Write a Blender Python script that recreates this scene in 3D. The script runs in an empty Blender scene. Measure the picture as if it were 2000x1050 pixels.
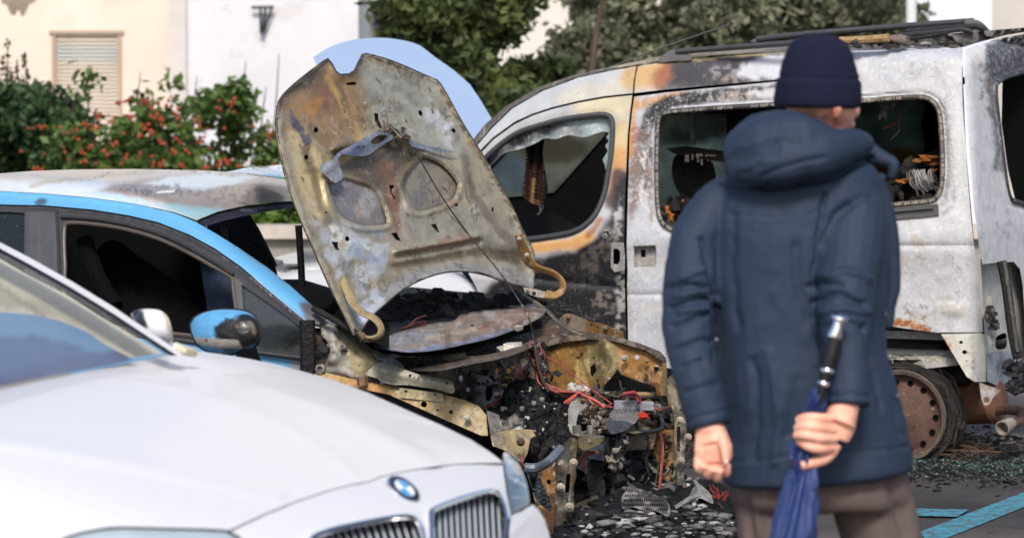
import bpy, bmesh, math, random
import numpy as np
from mathutils import Vector, noise as mnoise
from mathutils.geometry import delaunay_2d_cdt
random.seed(7); RNG = np.random.default_rng(7)
scene = bpy.context.scene; COL = scene.collection

# ------------------------------------------------------------ camera, sky, sun, exposure
FPX = 6667.0; CZ = 1.64; TILT = math.atan(365/FPX)
cd = bpy.data.cameras.new('camera'); cam = bpy.data.objects.new('camera', cd); COL.objects.link(cam)
cam.location = (0, 0, CZ); cam.rotation_euler = (math.pi/2-TILT, 0, 0)
cd.sensor_width = 36; cd.lens = FPX*36/2000; cd.clip_end = 2000; cd.clip_start = 0.1
cd.dof.use_dof = True; cd.dof.focus_distance = 12.4; cd.dof.aperture_fstop = 5.0
scene.camera = cam
SUN_EL, SUN_AZ = math.radians(43), math.radians(182)     # azimuth clockwise from +Y: behind the camera, a little to the right
w = bpy.data.worlds.new('World'); scene.world = w; w.use_nodes = True
nt = w.node_tree; sky = nt.nodes.new('ShaderNodeTexSky'); sky.sky_type = 'NISHITA'; sky.sun_disc = False
sky.sun_elevation = SUN_EL; sky.sun_rotation = SUN_AZ; sky.dust_density = 2.5; sky.air_density = 1.0
nt.links.new(sky.outputs[0], nt.nodes['Background'].inputs[0]); nt.nodes['Background'].inputs[1].default_value = 0.105
sl = bpy.data.lights.new('sun', 'SUN'); sl.energy = 2.2; sl.angle = math.radians(12); sl.color = (1, .94, .86)
so = bpy.data.objects.new('sun', sl); COL.objects.link(so)
sd = Vector((math.sin(SUN_AZ)*math.cos(SUN_EL), math.cos(SUN_AZ)*math.cos(SUN_EL), math.sin(SUN_EL)))
so.rotation_euler = sd.to_track_quat('Z', 'Y').to_euler()
scene.view_settings.view_transform = 'Standard'; scene.view_settings.look = 'None'
scene.view_settings.exposure = 0.8; scene.view_settings.gamma = 1
scene.cycles.max_bounces = 6

# ------------------------------------------------------------ pixel rays: a pixel of the 2000x1050 photo and a real surface give a real point
CT, ST = math.cos(TILT), math.sin(TILT)
def rays(px, py):
    px = np.asarray(px, float); py = np.asarray(py, float)
    k = (525-py)/FPX; x = (px-1000)/FPX
    y = CT + ST*k; z = -ST + CT*k
    return np.stack([x/y, np.ones_like(x), z/y], -1)
CAM = np.array([0, 0, CZ])
def P(px, py, Y): return Vector((CAM + rays(px, py)*Y).tolist())
def dsurf(*pts):                     # plane through three (px, py, Y) points
    a, b, c = [P(*q) for q in pts[:3]]
    n = (b-a).cross(c-a).normalized(); n_ = np.array(n); k = float(n.dot(a)) - n_@CAM
    def s(px, py):
        r = rays(px, py); return CAM + r*(k/(r@n_))[..., None]
    return s
def psurf(p0, n):
    n_ = np.array(n, float); k = float(np.dot(n_, p0)) - n_@CAM
    def s(px, py):
        r = rays(px, py); return CAM + r*(k/(r@n_))[..., None]
    return s
class Frame:                         # ground frame of a car: u forward, v sideways away from the camera
    def __init__(s, X, Y, h, l): s.o = np.array([X, Y]); s.h = np.array(h); s.l = np.array(l)
    def loc(s, p):
        d = p[..., :2]-s.o; return d@s.h, d@s.l, p[..., 2]
    def w(s, u, v, z):
        q = s.o + s.h*u + s.l*v; return Vector((q[0], q[1], z))
def smax(a, b, k):
    h = np.clip(.5+.5*(a-b)/k, 0, 1); return b+(a-b)*h + k*h*(1-h)
def isurf(fr, f, t0, t1, n=70):      # where each pixel's ray meets the body surface f(u,v,z)=0
    def s(px, py):
        r = rays(px, py); ts = np.linspace(t0, t1, n); best = None
        F = []
        for t in ts: F.append(f(*fr.loc(CAM+r*t)))
        F = np.array(F); neg = F < 0; hit = neg.any(0); i = neg.argmax(0); i = np.where(hit, np.maximum(i, 1), 1)
        lo = ts[i-1]; hi = ts[i]
        for _ in range(22):
            m = (lo+hi)/2; v = f(*fr.loc(CAM+r*m[..., None])) < 0
            hi = np.where(v, m, hi); lo = np.where(v, lo, m)
        t = np.where(hit, (lo+hi)/2, ts[F.argmin(0)])
        return CAM + r*t[..., None]
    return s
TH = math.radians(25)
H = (math.cos(TH), -math.sin(TH)); LT = (math.sin(TH), math.cos(TH)); HB = (-H[0], -H[1])

# ------------------------------------------------------------ colour and noise
def c(r, g, b, k=.80):
    f = lambda x: (x/255/12.92 if x/255 <= .04045 else ((x/255+.055)/1.055)**2.4)*k
    return np.array([f(r), f(g), f(b)])
_T = RNG.random((256, 256))
def vn(x, y):
    xi = np.floor(x).astype(int); yi = np.floor(y).astype(int); fx = x-xi; fy = y-yi
    fx = fx*fx*(3-2*fx); fy = fy*fy*(3-2*fy)
    g = lambda a, b: _T[a & 255, b & 255]
    return (g(xi, yi)*(1-fx)+g(xi+1, yi)*fx)*(1-fy)+(g(xi, yi+1)*(1-fx)+g(xi+1, yi+1)*fx)*fy
def fbm(x, y, o=4):
    s = 0; a = .5; t = 0
    for i in range(o): s = s+a*vn(x*2**i+17.3*i, y*2**i+5.1*i); t += a; a *= .55
    return s/t
def sst(a, b, x): t = np.clip((x-a)/(b-a), 0, 1); return t*t*(3-2*t)
def segd(X, Y, pts):
    d = np.full(X.shape, 1e9)
    for (x0, y0), (x1, y1) in zip(pts[:-1], pts[1:]):
        dx, dy = x1-x0, y1-y0; L = dx*dx+dy*dy+1e-9
        t = np.clip(((X-x0)*dx+(Y-y0)*dy)/L, 0, 1)
        d = np.minimum(d, np.hypot(X-x0-t*dx, Y-y0-t*dy))
    return d
def inside(X, Y, poly):
    r = np.zeros(np.shape(X), bool); n = len(poly)
    for i in range(n):
        x0, y0 = poly[i]; x1, y1 = poly[(i+1) % n]
        if y0 == y1: continue
        cnd = ((y0 > Y) != (y1 > Y)) & (X < (x1-x0)*(Y-y0)/(y1-y0)+x0); r ^= cnd
    return r
def M_blob(cx, cy, rx, ry, a=0, soft=.6):
    def m(X, Y):
        ca, sa = math.cos(math.radians(a)), math.sin(math.radians(a)); dx, dy = X-cx, Y-cy
        d = np.hypot((dx*ca+dy*sa)/rx, (-dx*sa+dy*ca)/ry); return 1-sst(1-soft/2, 1+soft/2, d)
    return m
def M_line(pts, wd, soft=.7):
    return lambda X, Y: 1-sst(wd*(1-soft), wd, segd(X, Y, pts))
def M_poly(pts, soft=4):
    def m(X, Y):
        d = segd(X, Y, list(pts)+[pts[0]]); d = np.where(inside(X, Y, pts), -d, d); return 1-sst(-soft, soft, d)
    return m
def M_all(): return lambda X, Y: np.ones(X.shape)
class Paint:                         # paint, soot, rust and ash of a panel: layers of patches with ragged borders
    def __init__(s, base): s.b = base; s.L = []
    def add(s, mask, col, a=1., warp=6, wf=.05, patch=0, pf=.08, gloss=None):
        s.L.append((mask, np.array(col), a, warp, wf, patch, pf)); return s
    def edge(s, outl, wd=4, col=None, a=.75):
        return s.add(M_line(list(outl)+[outl[0]], wd, .9), c(48, 40, 32) if col is None else col, a, 1.5, .15)
    def __call__(s, X, Y):
        out = np.tile(np.array(s.b)[None], (len(X), 1))
        for i, (m, col, a, wp, wf, pa, pf) in enumerate(s.L):
            o = i*13.7
            Xw = X+wp*3*(fbm(X*wf+o, Y*wf)-.5); Yw = Y+wp*3*(fbm(X*wf+o+40, Y*wf+9)-.5)
            k = m(Xw, Yw)*a
            if pa:
                nz = fbm(X*pf+o*3, Y*pf-o, 5); k = k*sst(.5+pa*.1-.07, .5+pa*.1+.07, nz + (k-.5)*.25)
            out = out*(1-k[:, None]) + col[None]*k[:, None]
        return out

# ------------------------------------------------------------ mesh builder
def crv(pts, n=6, closed=True):      # rounded outline through points
    out = []; N = len(pts); rng = range(N if closed else N-1)
    for i in rng:
        g = lambda k: np.array(pts[k % N] if closed else pts[min(max(k, 0), N-1)], float)
        p0, p1, p2, p3 = g(i-1), g(i), g(i+1), g(i+2)
        for j in range(n):
            t = j/n
            out.append(tuple(.5*(2*p1+(p2-p0)*t+(2*p0-5*p1+4*p2-p3)*t*t+(3*p1-p0-3*p2+p3)*t**3)))
    if not closed: out.append(tuple(pts[-1]))
    return out
def dense(pts, step, closed=True):
    out = []; N = len(pts)
    for i in range(N if closed else N-1):
        a = np.array(pts[i], float); b = np.array(pts[(i+1) % N], float); k = max(1, int(np.linalg.norm(b-a)/step))
        for j in range(k): out.append(tuple(a+(b-a)*j/k))
    if not closed: out.append(tuple(pts[-1]))
    return out
def ell(cx, cy, rx, ry, a=0, n=14):
    ca, sa = math.cos(math.radians(a)), math.sin(math.radians(a))
    return [(cx+rx*math.cos(t)*ca-ry*math.sin(t)*sa, cy+rx*math.cos(t)*sa+ry*math.sin(t)*ca) for t in [2*math.pi*i/n for i in range(n)]]
class MB:
    def __init__(s): s.v = []; s.f = []; s.c = []; s.n = 0
    def add(s, v, f, col=(.5, .5, .5)):
        v = np.asarray(v, float).reshape(-1, 3); s.v.append(v); s.f += [tuple(i+s.n for i in q) for q in f]
        col = np.asarray(col, float)
        s.c.append(np.tile(col, (len(v), 1)) if col.ndim == 1 else col); s.n += len(v); return s
    def sheet(s, outline, surf, col=(.5, .5, .5), holes=(), step=10, thick=.003, disp=None, back=None):
        out = dense(outline, step); hs = [dense(h, step*.8) for h in holes]
        O = np.array(out); x0, y0 = O.min(0); x1, y1 = O.max(0)
        gx, gy = np.meshgrid(np.arange(x0+step*.5, x1, step), np.arange(y0+step*.5, y1, step*.87)); gx[1::2] += step*.5
        gx = gx.ravel(); gy = gy.ravel(); ok = inside(gx, gy, out) & (segd(gx, gy, out+[out[0]]) > step*.45)
        for h in hs: ok &= ~inside(gx, gy, h) & (segd(gx, gy, h+[h[0]]) > step*.4)
        vs = list(out); ed = [(i, (i+1) % len(out)) for i in range(len(out))]
        for h in hs:
            b = len(vs); vs += h; ed += [(b+i, b+(i+1) % len(h)) for i in range(len(h))]
        vs += list(zip(gx[ok], gy[ok]))
        V, E, Fc, _, _, _ = delaunay_2d_cdt([Vector((float(a), float(b))) for a, b in vs], ed, [], 0, 1e-4)
        V = np.array([(a.x, a.y) for a in V]); Fc = np.array([tuple(q) for q in Fc])
        ce = V[Fc].mean(1); k = inside(ce[:, 0], ce[:, 1], out)
        for h in hs: k &= ~inside(ce[:, 0], ce[:, 1], h)
        Fc = Fc[k]; X, Y = V[:, 0], V[:, 1]
        p = surf(X, Y); r = p-CAM; r /= np.linalg.norm(r, axis=1)[:, None]
        if disp is not None: p = p - r*np.asarray(disp(X, Y))[:, None]
        cl = col(X, Y) if callable(col) else np.asarray(col, float)
        # pixel y grows downward: make faces look at the camera
        a, b, d = p[Fc[:, 0]], p[Fc[:, 1]], p[Fc[:, 2]]; nn = np.cross(b-a, d-a); fl = (nn*(a-CAM)).sum(1) > 0
        Fc[fl] = Fc[fl][:, ::-1]
        s.add(p, Fc.tolist(), cl)
        if thick:
            cnt = {}
            for t in Fc:
                for q in ((t[0], t[1]), (t[1], t[2]), (t[2], t[0])): cnt[q] = 1
            q = p + r*thick; n = len(p); v2 = np.concatenate([p, q])
            bf = [(int(t[2])+n, int(t[1])+n, int(t[0])+n) for t in Fc]
            bf += [(int(b_), int(a_), int(a_)+n, int(b_)+n) for a_, b_ in cnt if (b_, a_) not in cnt]
            bc = cl if back is None else back
            s.add(v2, bf, np.concatenate([cl, cl]) if (back is None and np.ndim(cl) == 2) else bc)
        return s
    def tube(s, pts, r, n=8, col=(.5, .5, .5), flat=None, cap=True):   # r: number or list; flat: squash factor across the first normal
        pts = [np.array(p, float) for p in pts]; N = len(pts)
        rr = r if hasattr(r, '__len__') else [r]*N
        V = []; up = None
        for i in range(N):
            t = pts[min(i+1, N-1)]-pts[max(i-1, 0)]; t = t/(np.linalg.norm(t)+1e-9)
            if up is None:
                up = np.array([0, 0, 1.]) if abs(t[2]) < .9 else np.array([0, 1., 0])
            a = np.cross(t, up); a /= np.linalg.norm(a)+1e-9; b = np.cross(a, t); up = b
            ra = rr[i]; rb = rr[i]
            if hasattr(ra, '__len__'): ra, rb = ra
            if flat: rb = ra*flat
            for k in range(n):
                an = 2*math.pi*k/n; V.append(pts[i]+a*math.cos(an)*ra+b*math.sin(an)*rb)
        Fq = [(i*n+k, i*n+(k+1) % n, (i+1)*n+(k+1) % n, (i+1)*n+k) for i in range(N-1) for k in range(n)]
        if cap: Fq += [tuple(range(n))[::-1], tuple((N-1)*n+k for k in range(n))]
        return s.add(V, [q[::-1] for q in Fq], col)
    def tpx(s, pts, r, n=8, col=(.5, .5, .5), sm=4, **k):             # tube through (px,py,Y)
        q = [tuple(P(*p)) for p in pts]
        if sm > 1 and len(q) > 2:
            rr = r if hasattr(r, '__len__') else None
            q2 = crv(q, sm, False)
            if rr: r = list(np.interp(np.linspace(0, len(q)-1, len(q2)), range(len(q)), rr))
            q = q2
        return s.tube(q, r, n, col, **k)
    def box(s, ce, sz, col=(.5, .5, .5), ax=None):
        ax = np.eye(3) if ax is None else np.array(ax, float); V = []
        for z in (-.5, .5):
            for y in (-.5, .5):
                for x in (-.5, .5): V.append(np.array(ce)+ax[0]*x*sz[0]+ax[1]*y*sz[1]+ax[2]*z*sz[2])
        return s.add(V, [(0, 2, 3, 1), (4, 5, 7, 6), (0, 1, 5, 4), (2, 6, 7, 3), (0, 4, 6, 2), (1, 3, 7, 5)], col)
    def rock(s, ce, sz, col=(.5, .5, .5), sub=1, rough=.35, seed=None):
        bm = bmesh.new(); bmesh.ops.create_icosphere(bm, subdivisions=sub, radius=1)
        o = Vector((random.random()*99, random.random()*99, 0)); V = []
        a = random.random()*6.28
        for q in bm.verts:
            d = 1+rough*2*mnoise.noise(q.co*1.7+o)
            x, y, z = q.co*d; x, y = x*math.cos(a)-y*math.sin(a), x*math.sin(a)+y*math.cos(a)
            V.append((ce[0]+x*sz[0], ce[1]+y*sz[1], ce[2]+z*sz[2]))
        Fq = [tuple(v.index for v in q.verts) for q in bm.faces]; bm.free(); return s.add(V, Fq, col)
    def lathe(s, p0, axis, prof, n=18, col=(.5, .5, .5)):             # prof: (distance along axis, radius)
        p0 = np.array(p0, float); ax = np.array(axis, float); ax /= np.linalg.norm(ax)
        a = np.cross(ax, [0, 0, 1.] if abs(ax[2]) < .9 else [0, 1., 0]); a /= np.linalg.norm(a); b = np.cross(ax, a)
        V = [p0+ax*d+(a*math.cos(2*math.pi*k/n)+b*math.sin(2*math.pi*k/n))*r for d, r in prof for k in range(n)]
        N = len(prof)
        Fq = [(i*n+k, i*n+(k+1) % n, (i+1)*n+(k+1) % n, (i+1)*n+k) for i in range(N-1) for k in range(n)]
        Fq += [tuple(range(n))[::-1], tuple((N-1)*n+k for k in range(n))]
        return s.add(V, Fq, col)
    def bolt(s, px, py, Y, r=.012, col=(.35, .34, .32)):
        p = P(px, py, Y); r *= .5; col = np.array(col)*.55; d = (Vector((0, 0, CZ))-p).normalized()
        s.lathe(p-d*.01, d, [(0, r*1.7), (.012, r*1.7), (.013, r), (.024, r), (.026, r*.7)], 8, col); return s
    def cards(s, ce, size, cols, rng=RNG, up=0.3):                    # leaf-shaped little faces
        n = len(ce); size = np.broadcast_to(size, (n,))
        d = rng.normal(size=(n, 3)); d /= np.linalg.norm(d, axis=1)[:, None]
        e = rng.normal(size=(n, 3)); e -= (e*d).sum(1)[:, None]*d; e /= np.linalg.norm(e, axis=1)[:, None]
        L = size[:, None]; V = np.stack([ce-d*L*.5, ce+e*L*.28, ce+d*L*.5, ce-e*L*.28], 1).reshape(-1, 3)
        Fq = [(4*i, 4*i+1, 4*i+2, 4*i+3) for i in range(n)]
        return s.add(V, Fq, np.repeat(cols, 4, 0))
    def build(s, name, mat, parent=None, smooth=35, **tags):
        me = bpy.data.meshes.new(name); V = np.concatenate(s.v); C_ = np.concatenate(s.c)
        off = np.array(parent['_o']) if parent is not None and '_o' in parent else np.zeros(3)
        me.from_pydata((V-off).tolist(), [], s.f)
        at = me.color_attributes.new('Col', 'FLOAT_COLOR', 'POINT')
        at.data.foreach_set('color', np.concatenate([C_, np.ones((len(C_), 1))], 1).ravel())
        if smooth:
            me.shade_smooth(); me.set_sharp_from_angle(angle=math.radians(smooth))
        me.materials.append(mat); o = bpy.data.objects.new(name, me); COL.objects.link(o)
        if parent is not None: o.parent = parent; o['_o'] = off.tolist()
        for k, v in tags.items(): o[k] = v
        return o
def thing(name, label, cat, loc, group=None):
    o = bpy.data.objects.new(name, None); COL.objects.link(o); o.location = loc; o['_o'] = list(loc)
    o['label'] = label; o['category'] = cat
    if group: o['group'] = group
    o.empty_display_size = .1
    return o

# ------------------------------------------------------------ materials
def mat(name, col=None, rough=.6, metal=0, var=.25, vs=6, speck=None, bump=.2, bs=40, spec=.5, coat=0, trans=None, stretch=None, ror=0, veins=None, clear=0):
    m = bpy.data.materials.new(name); m.use_nodes = True; N = m.node_tree.nodes; L = m.node_tree.links
    b = N['Principled BSDF']; tc = N.new('ShaderNodeTexCoord'); co = tc.outputs['Object']
    if stretch:
        mp = N.new('ShaderNodeMapping'); mp.inputs['Scale'].default_value = stretch; L.new(co, mp.inputs[0]); co = mp.outputs[0]
    if col is None:
        a = N.new('ShaderNodeAttribute'); a.attribute_name = 'Col'; cur = a.outputs['Color']
    else:
        a = N.new('ShaderNodeRGB'); a.outputs[0].default_value = (*[float(x) for x in col], 1); cur = a.outputs[0]
    def nz(scale, det=5, r=.6):
        n = N.new('ShaderNodeTexNoise'); n.inputs['Scale'].default_value = scale; n.inputs['Detail'].default_value = det
        n.inputs['Roughness'].default_value = r; L.new(co, n.inputs['Vector']); return n.outputs['Fac']
    if var:
        r = N.new('ShaderNodeMapRange'); r.inputs[1].default_value = .3; r.inputs[2].default_value = .7
        r.inputs[3].default_value = 1-var; r.inputs[4].default_value = 1+var*.6; L.new(nz(vs), r.inputs[0])
        mx = N.new('ShaderNodeVectorMath'); mx.operation = 'SCALE'; L.new(cur, mx.inputs[0]); L.new(r.outputs[0], mx.inputs['Scale']); cur = mx.outputs[0]
    for sp in (speck or []):            # (scale, threshold, colour, amount)
        sc, th, sc_col, am = sp; r = N.new('ShaderNodeMapRange'); r.inputs[1].default_value = th; r.inputs[2].default_value = th+.05
        r.inputs[4].default_value = am; L.new(nz(sc, 3), r.inputs[0])
        mx = N.new('ShaderNodeMix'); mx.data_type = 'RGBA'; L.new(r.outputs[0], mx.inputs[0]); L.new(cur, mx.inputs[6])
        mx.inputs[7].default_value = (*[float(x) for x in sc_col], 1); cur = mx.outputs[2]
    for sc, wd, vc, am in (veins or []):   # thin wandering lines: scratches, crazed paint, mineral trails
        n = N.new('ShaderNodeTexNoise'); n.inputs['Scale'].default_value = sc; n.inputs['Detail'].default_value = 6; n.inputs['Distortion'].default_value = 1.6; L.new(co, n.inputs['Vector'])
        a1 = N.new('ShaderNodeMath'); a1.operation = 'SUBTRACT'; a1.inputs[1].default_value = .5; L.new(n.outputs['Fac'], a1.inputs[0]); a2 = N.new('ShaderNodeMath'); a2.operation = 'ABSOLUTE'; L.new(a1.outputs[0], a2.inputs[0])
        r = N.new('ShaderNodeMapRange'); r.inputs[1].default_value = wd; r.inputs[2].default_value = 0; r.inputs[3].default_value = 0; r.inputs[4].default_value = 1; L.new(a2.outputs[0], r.inputs[0])
        g2 = N.new('ShaderNodeMapRange'); g2.inputs[1].default_value = .5; g2.inputs[2].default_value = .6; g2.inputs[4].default_value = am; L.new(nz(sc*.7+3, 2), g2.inputs[0])
        m_ = N.new('ShaderNodeMath'); m_.operation = 'MULTIPLY'; L.new(r.outputs[0], m_.inputs[0]); L.new(g2.outputs[0], m_.inputs[1])
        mx = N.new('ShaderNodeMix'); mx.data_type = 'RGBA'; L.new(m_.outputs[0], mx.inputs[0]); L.new(cur, mx.inputs[6]); mx.inputs[7].default_value = (*[float(x) for x in vc], 1); cur = mx.outputs[2]
    L.new(cur, b.inputs['Base Color']); b.inputs['Roughness'].default_value = rough; b.inputs['Metallic'].default_value = metal
    if ror:
        r = N.new('ShaderNodeMapRange'); r.inputs[3].default_value = max(.05, rough-ror); r.inputs[4].default_value = min(1, rough+ror)
        r.inputs[1].default_value = .3; r.inputs[2].default_value = .7; L.new(nz(vs*2.3), r.inputs[0]); L.new(r.outputs[0], b.inputs['Roughness'])
    b.inputs['Specular IOR Level'].default_value = spec; b.inputs['Coat Weight'].default_value = coat; b.inputs['Coat Roughness'].default_value = .04
    if bump:
        bp = N.new('ShaderNodeBump'); bp.inputs['Strength'].default_value = bump; bp.inputs['Distance'].default_value = .01
        L.new(nz(bs, 6, .65), bp.inputs['Height']); L.new(bp.outputs[0], b.inputs['Normal'])
    if clear:
        t = N.new('ShaderNodeBsdfTransparent'); ms = N.new('ShaderNodeMixShader'); ms.inputs[0].default_value = clear
        L.new(b.outputs[0], ms.inputs[1]); L.new(t.outputs[0], ms.inputs[2]); L.new(ms.outputs[0], N['Material Output'].inputs[0])
    if trans:
        t = N.new('ShaderNodeBsdfTranslucent'); L.new(cur, t.inputs[0]); ms = N.new('ShaderNodeMixShader'); ms.inputs[0].default_value = trans
        L.new(b.outputs[0], ms.inputs[1]); L.new(t.outputs[0], ms.inputs[2]); L.new(ms.outputs[0], N['Material Output'].inputs[0])
    return m
BLK = c(14, 14, 16); WHT = c(225, 225, 228)
MT = dict(
 wall=mat('plaster', None, .9, var=.12, vs=.9, bump=.4, bs=9, spec=.2, speck=[(.5, .56, c(190, 178, 164), .25), (2.5, .62, c(200, 190, 178), .3)]),
 concrete=mat('concrete', None, .9, var=.2, vs=5, bump=.3, bs=30, spec=.2, speck=[(60, .62, c(90, 88, 80), .5)]),
 asphalt=mat('asphalt', None, .8, var=.35, vs=3, bump=.6, bs=160, speck=[(120, .6, c(140, 135, 130), .5), (9, .6, c(30, 28, 27), .7)]),
 line=mat('road_paint', c(60, 148, 172, .75), .8, var=.35, vs=14, bump=.3, bs=120, speck=[(22, .53, c(80, 76, 74), .85), (70, .56, c(90, 86, 84), .8)]),
 leaf=mat('leaf', None, .55, var=.25, vs=3, bump=0, spec=.35, trans=.35),
 bark=mat('bark', c(75, 60, 48), .9, bump=.6, bs=30),
 plastic=mat('dark_plastic', None, .45, var=.15, vs=20, bump=.12, bs=200, ror=.12, speck=[(140, .66, c(120, 120, 120), .6)]),
 black=mat('soot_and_shade_black', c(9, 9, 10), .95, var=.2, vs=9, bump=.3, bs=40, spec=.1),
 cglass=mat('clear_windscreen', None, .04, var=0, bump=.02, bs=60, spec=1, coat=1, clear=.8),
 bonm=mat('scorched_bonnet', None, .42, metal=.15, var=.26, vs=16, bump=.4, bs=38, ror=.16, spec=.6, veins=[(11, .015, c(206, 200, 188), .5), (6, .03, c(60, 50, 40), .7)], speck=[(80, .68, c(70, 60, 50), .6), (60, .7, c(205, 200, 190), .5)]),
 mirp=mat('mirror_paint', None, .38, var=.12, vs=40, bump=.3, bs=90, coat=.1),
 dglass=mat('dark_glass', None, .12, var=.2, vs=9, bump=.05, bs=60, spec=.35, speck=[(110, .66, c(130, 135, 135), .6)]),
 white=mat('white_paint', None, .34, var=.03, vs=1.5, bump=0, coat=.16, spec=.5),
 sbon=mat('sky_tinted_silver_paint', None, .35, metal=.55, var=.03, vs=2, bump=.01, bs=5, coat=.6, speck=[(34, .70, c(60, 60, 80), .8)]),
 whood=mat('pale_hood_paint', None, .25, var=.03, vs=2, bump=.02, bs=5, coat=1, speck=[(34, .72, c(60, 60, 80), .8)]),
 glass=mat('windscreen_glass', None, .04, var=0, bump=.03, bs=90, spec=1.0, coat=1, speck=[(70, .74, c(150, 160, 160), .3)]),
 blue=mat('blue_paint', None, .28, var=.05, vs=9, bump=.04, bs=120, coat=.7, speck=[(150, .69, c(190, 220, 240), .25), (60, .72, c(30, 40, 60), .6)]),
 roof=mat('scorched_roof', None, .36, var=.10, vs=12, bump=.1, bs=150, coat=.25, stretch=(1, 1, 2.5), speck=[(70, .68, c(40, 40, 52), .85), (40, .70, c(60, 56, 60), .6)]),
 burnt=mat('burnt_steel', None, .5, metal=.1, var=.34, vs=20, veins=[(9, .02, c(214, 208, 196), .6), (14, .018, c(60, 48, 38), .7)], bump=.45, bs=45, ror=.18, speck=[(55, .63, c(60, 55, 48), .6), (90, .66, c(215, 212, 205), .45)]),
 ash=mat('ashed_paint', None, .65, var=.16, vs=14, veins=[(7, .014, c(120, 116, 112), .5), (22, .03, c(236, 236, 238), .28)], bump=.3, bs=130, spec=.35, speck=[(18, .57, c(166, 172, 182), .35), (48, .56, c(226, 227, 230), .3), (75, .62, c(150, 148, 145), .3), (140, .64, c(235, 235, 235), .3), (95, .71, c(70, 66, 62), .6)]),
 sootp=mat('sooted_paint', None, .42, var=.16, vs=10, bump=.22, bs=110, spec=.5, ror=.15, veins=[(9, .016, c(150, 138, 128), .4)], speck=[(60, .66, c(120, 108, 100), .45), (130, .67, c(225, 222, 220), .5), (100, .69, c(30, 29, 30), .7)]),
 char=mat('char', None, .6, var=.5, vs=30, bump=.8, bs=60, ror=.2, spec=.3, speck=[(70, .69, c(120, 120, 122), .4)]),
 debris=mat('debris', None, .7, var=.5, vs=30, bump=.7, bs=90, spec=.25),
 rubber=mat('wires', None, .6, var=.2, vs=40, bump=.2, bs=90),
 chrome=mat('chrome', c(225, 225, 230, 1), .12, metal=1, var=0, bump=0),
 skin=mat('skin', None, .5, var=.12, vs=25, bump=.15, bs=150, spec=.4),
 jacket=mat('jacket_cloth', c(42, 58, 82, .60), .7, var=.10, vs=5, bump=.10, bs=420, spec=.3),
 knit=mat('knit', c(27, 30, 52, .85), .95, var=.15, vs=20, bump=.5, bs=260, spec=.15),
 cord=mat('trouser_cloth', c(104, 92, 90, .85), .9, var=.2, vs=9, bump=.3, bs=180, spec=.1, stretch=(3, 3, .5)),
 nyl2=mat('reflection_sheet', None, .4, var=.1, vs=9, bump=.1, bs=30),
 nylon=mat('umbrella_nylon', c(34, 56, 112, .8), .5, var=.15, vs=15, bump=.15, bs=60),
 lens=mat('headlamp_lens', None, .1, var=.1, vs=8, bump=0, spec=.6, coat=.3),
 tglass=mat('sooty_glass', None, .3, var=.3, vs=7, bump=.1, bs=40, trans=.95, speck=[(60, .68, c(30, 32, 30), .7)]),
 rust=mat('rusty_steel', None, .8, var=.35, vs=14, bump=.5, bs=70, speck=[(40, .62, c(40, 30, 26), .7), (70, .66, c(190, 150, 120), .5)]),
)
# ============================================================ SETTING: ground, markings, walls, buildings, plants
mb = MB()
def gcol(X, Y): return None
n = 90; xs = np.concatenate([np.linspace(-400, -6, 14), np.linspace(-5, 5, 90), np.linspace(6, 400, 14)]); ys = np.concatenate([np.linspace(-60, 9, 12), np.linspace(9.2, 20, 110), np.linspace(22, 600, 16)])
GX, GY = np.meshgrid(xs, ys); gx = GX.ravel(); gy = GY.ravel()
soot = np.clip(sst(3.2, 1.0, np.hypot((gx-1.0)/1.7, gy-14.0))*1.1 - .5*fbm(gx*2.5, gy*2.5), 0, 1)
base = c(118, 108, 104)[None]*(.75+.5*fbm(gx*1.5, gy*1.5, 5))[:, None]
base = base*(1-.0*gx[:, None]); pl_ = (np.hypot((gx-2.1)/.2, (gy-15.7)/.35) < 1+.5*fbm(gx*9, gy*9))[:, None]; gc = base*(1-soot[:, None])+c(22, 21, 22)[None]*soot[:, None]
nx = len(xs); Fq = [(j*nx+i, j*nx+i+1, (j+1)*nx+i+1, (j+1)*nx+i) for j in range(len(ys)-1) for i in range(nx-1)]
gc = np.where(pl_, c(176, 172, 170), gc); mb.add(np.stack([gx, gy, np.zeros_like(gx)], 1), Fq, gc); mb.build('ground', MT['asphalt'], kind='structure')
gsurf = psurf((0, 0, .004), (0, 0, 1))
mb = MB(); mb.sheet([(1795, 1038), (1995, 962), (2030, 950), (2060, 965), (1850, 1049), (1815, 1058)], gsurf, c(40, 165, 200), step=12, thick=0)
gs2 = psurf((0, 0, .008), (0, 0, 1)); mb.sheet([(1700, 990), (1892, 994), (1870, 1008), (1700, 1004)], gs2, c(40, 165, 200), step=12, thick=0)
mb.build('parking_line', MT['line'], kind='structure')
# low concrete wall behind the cars
lw = thing('low_wall', 'long low grey concrete wall with flat capping behind the burnt cars', 'wall', (0, 24, 0))
mb = MB(); mb.box((-3, 24.15, .27), (26, .25, .54), c(150, 148, 140)); mb.build('wall_body', MT['concrete'], lw)
mb = MB(); mb.box((-3, 24.12, .585), (26.1, .34, .09), c(196, 186, 176)); mb.build('capping', MT['concrete'], lw)
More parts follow.
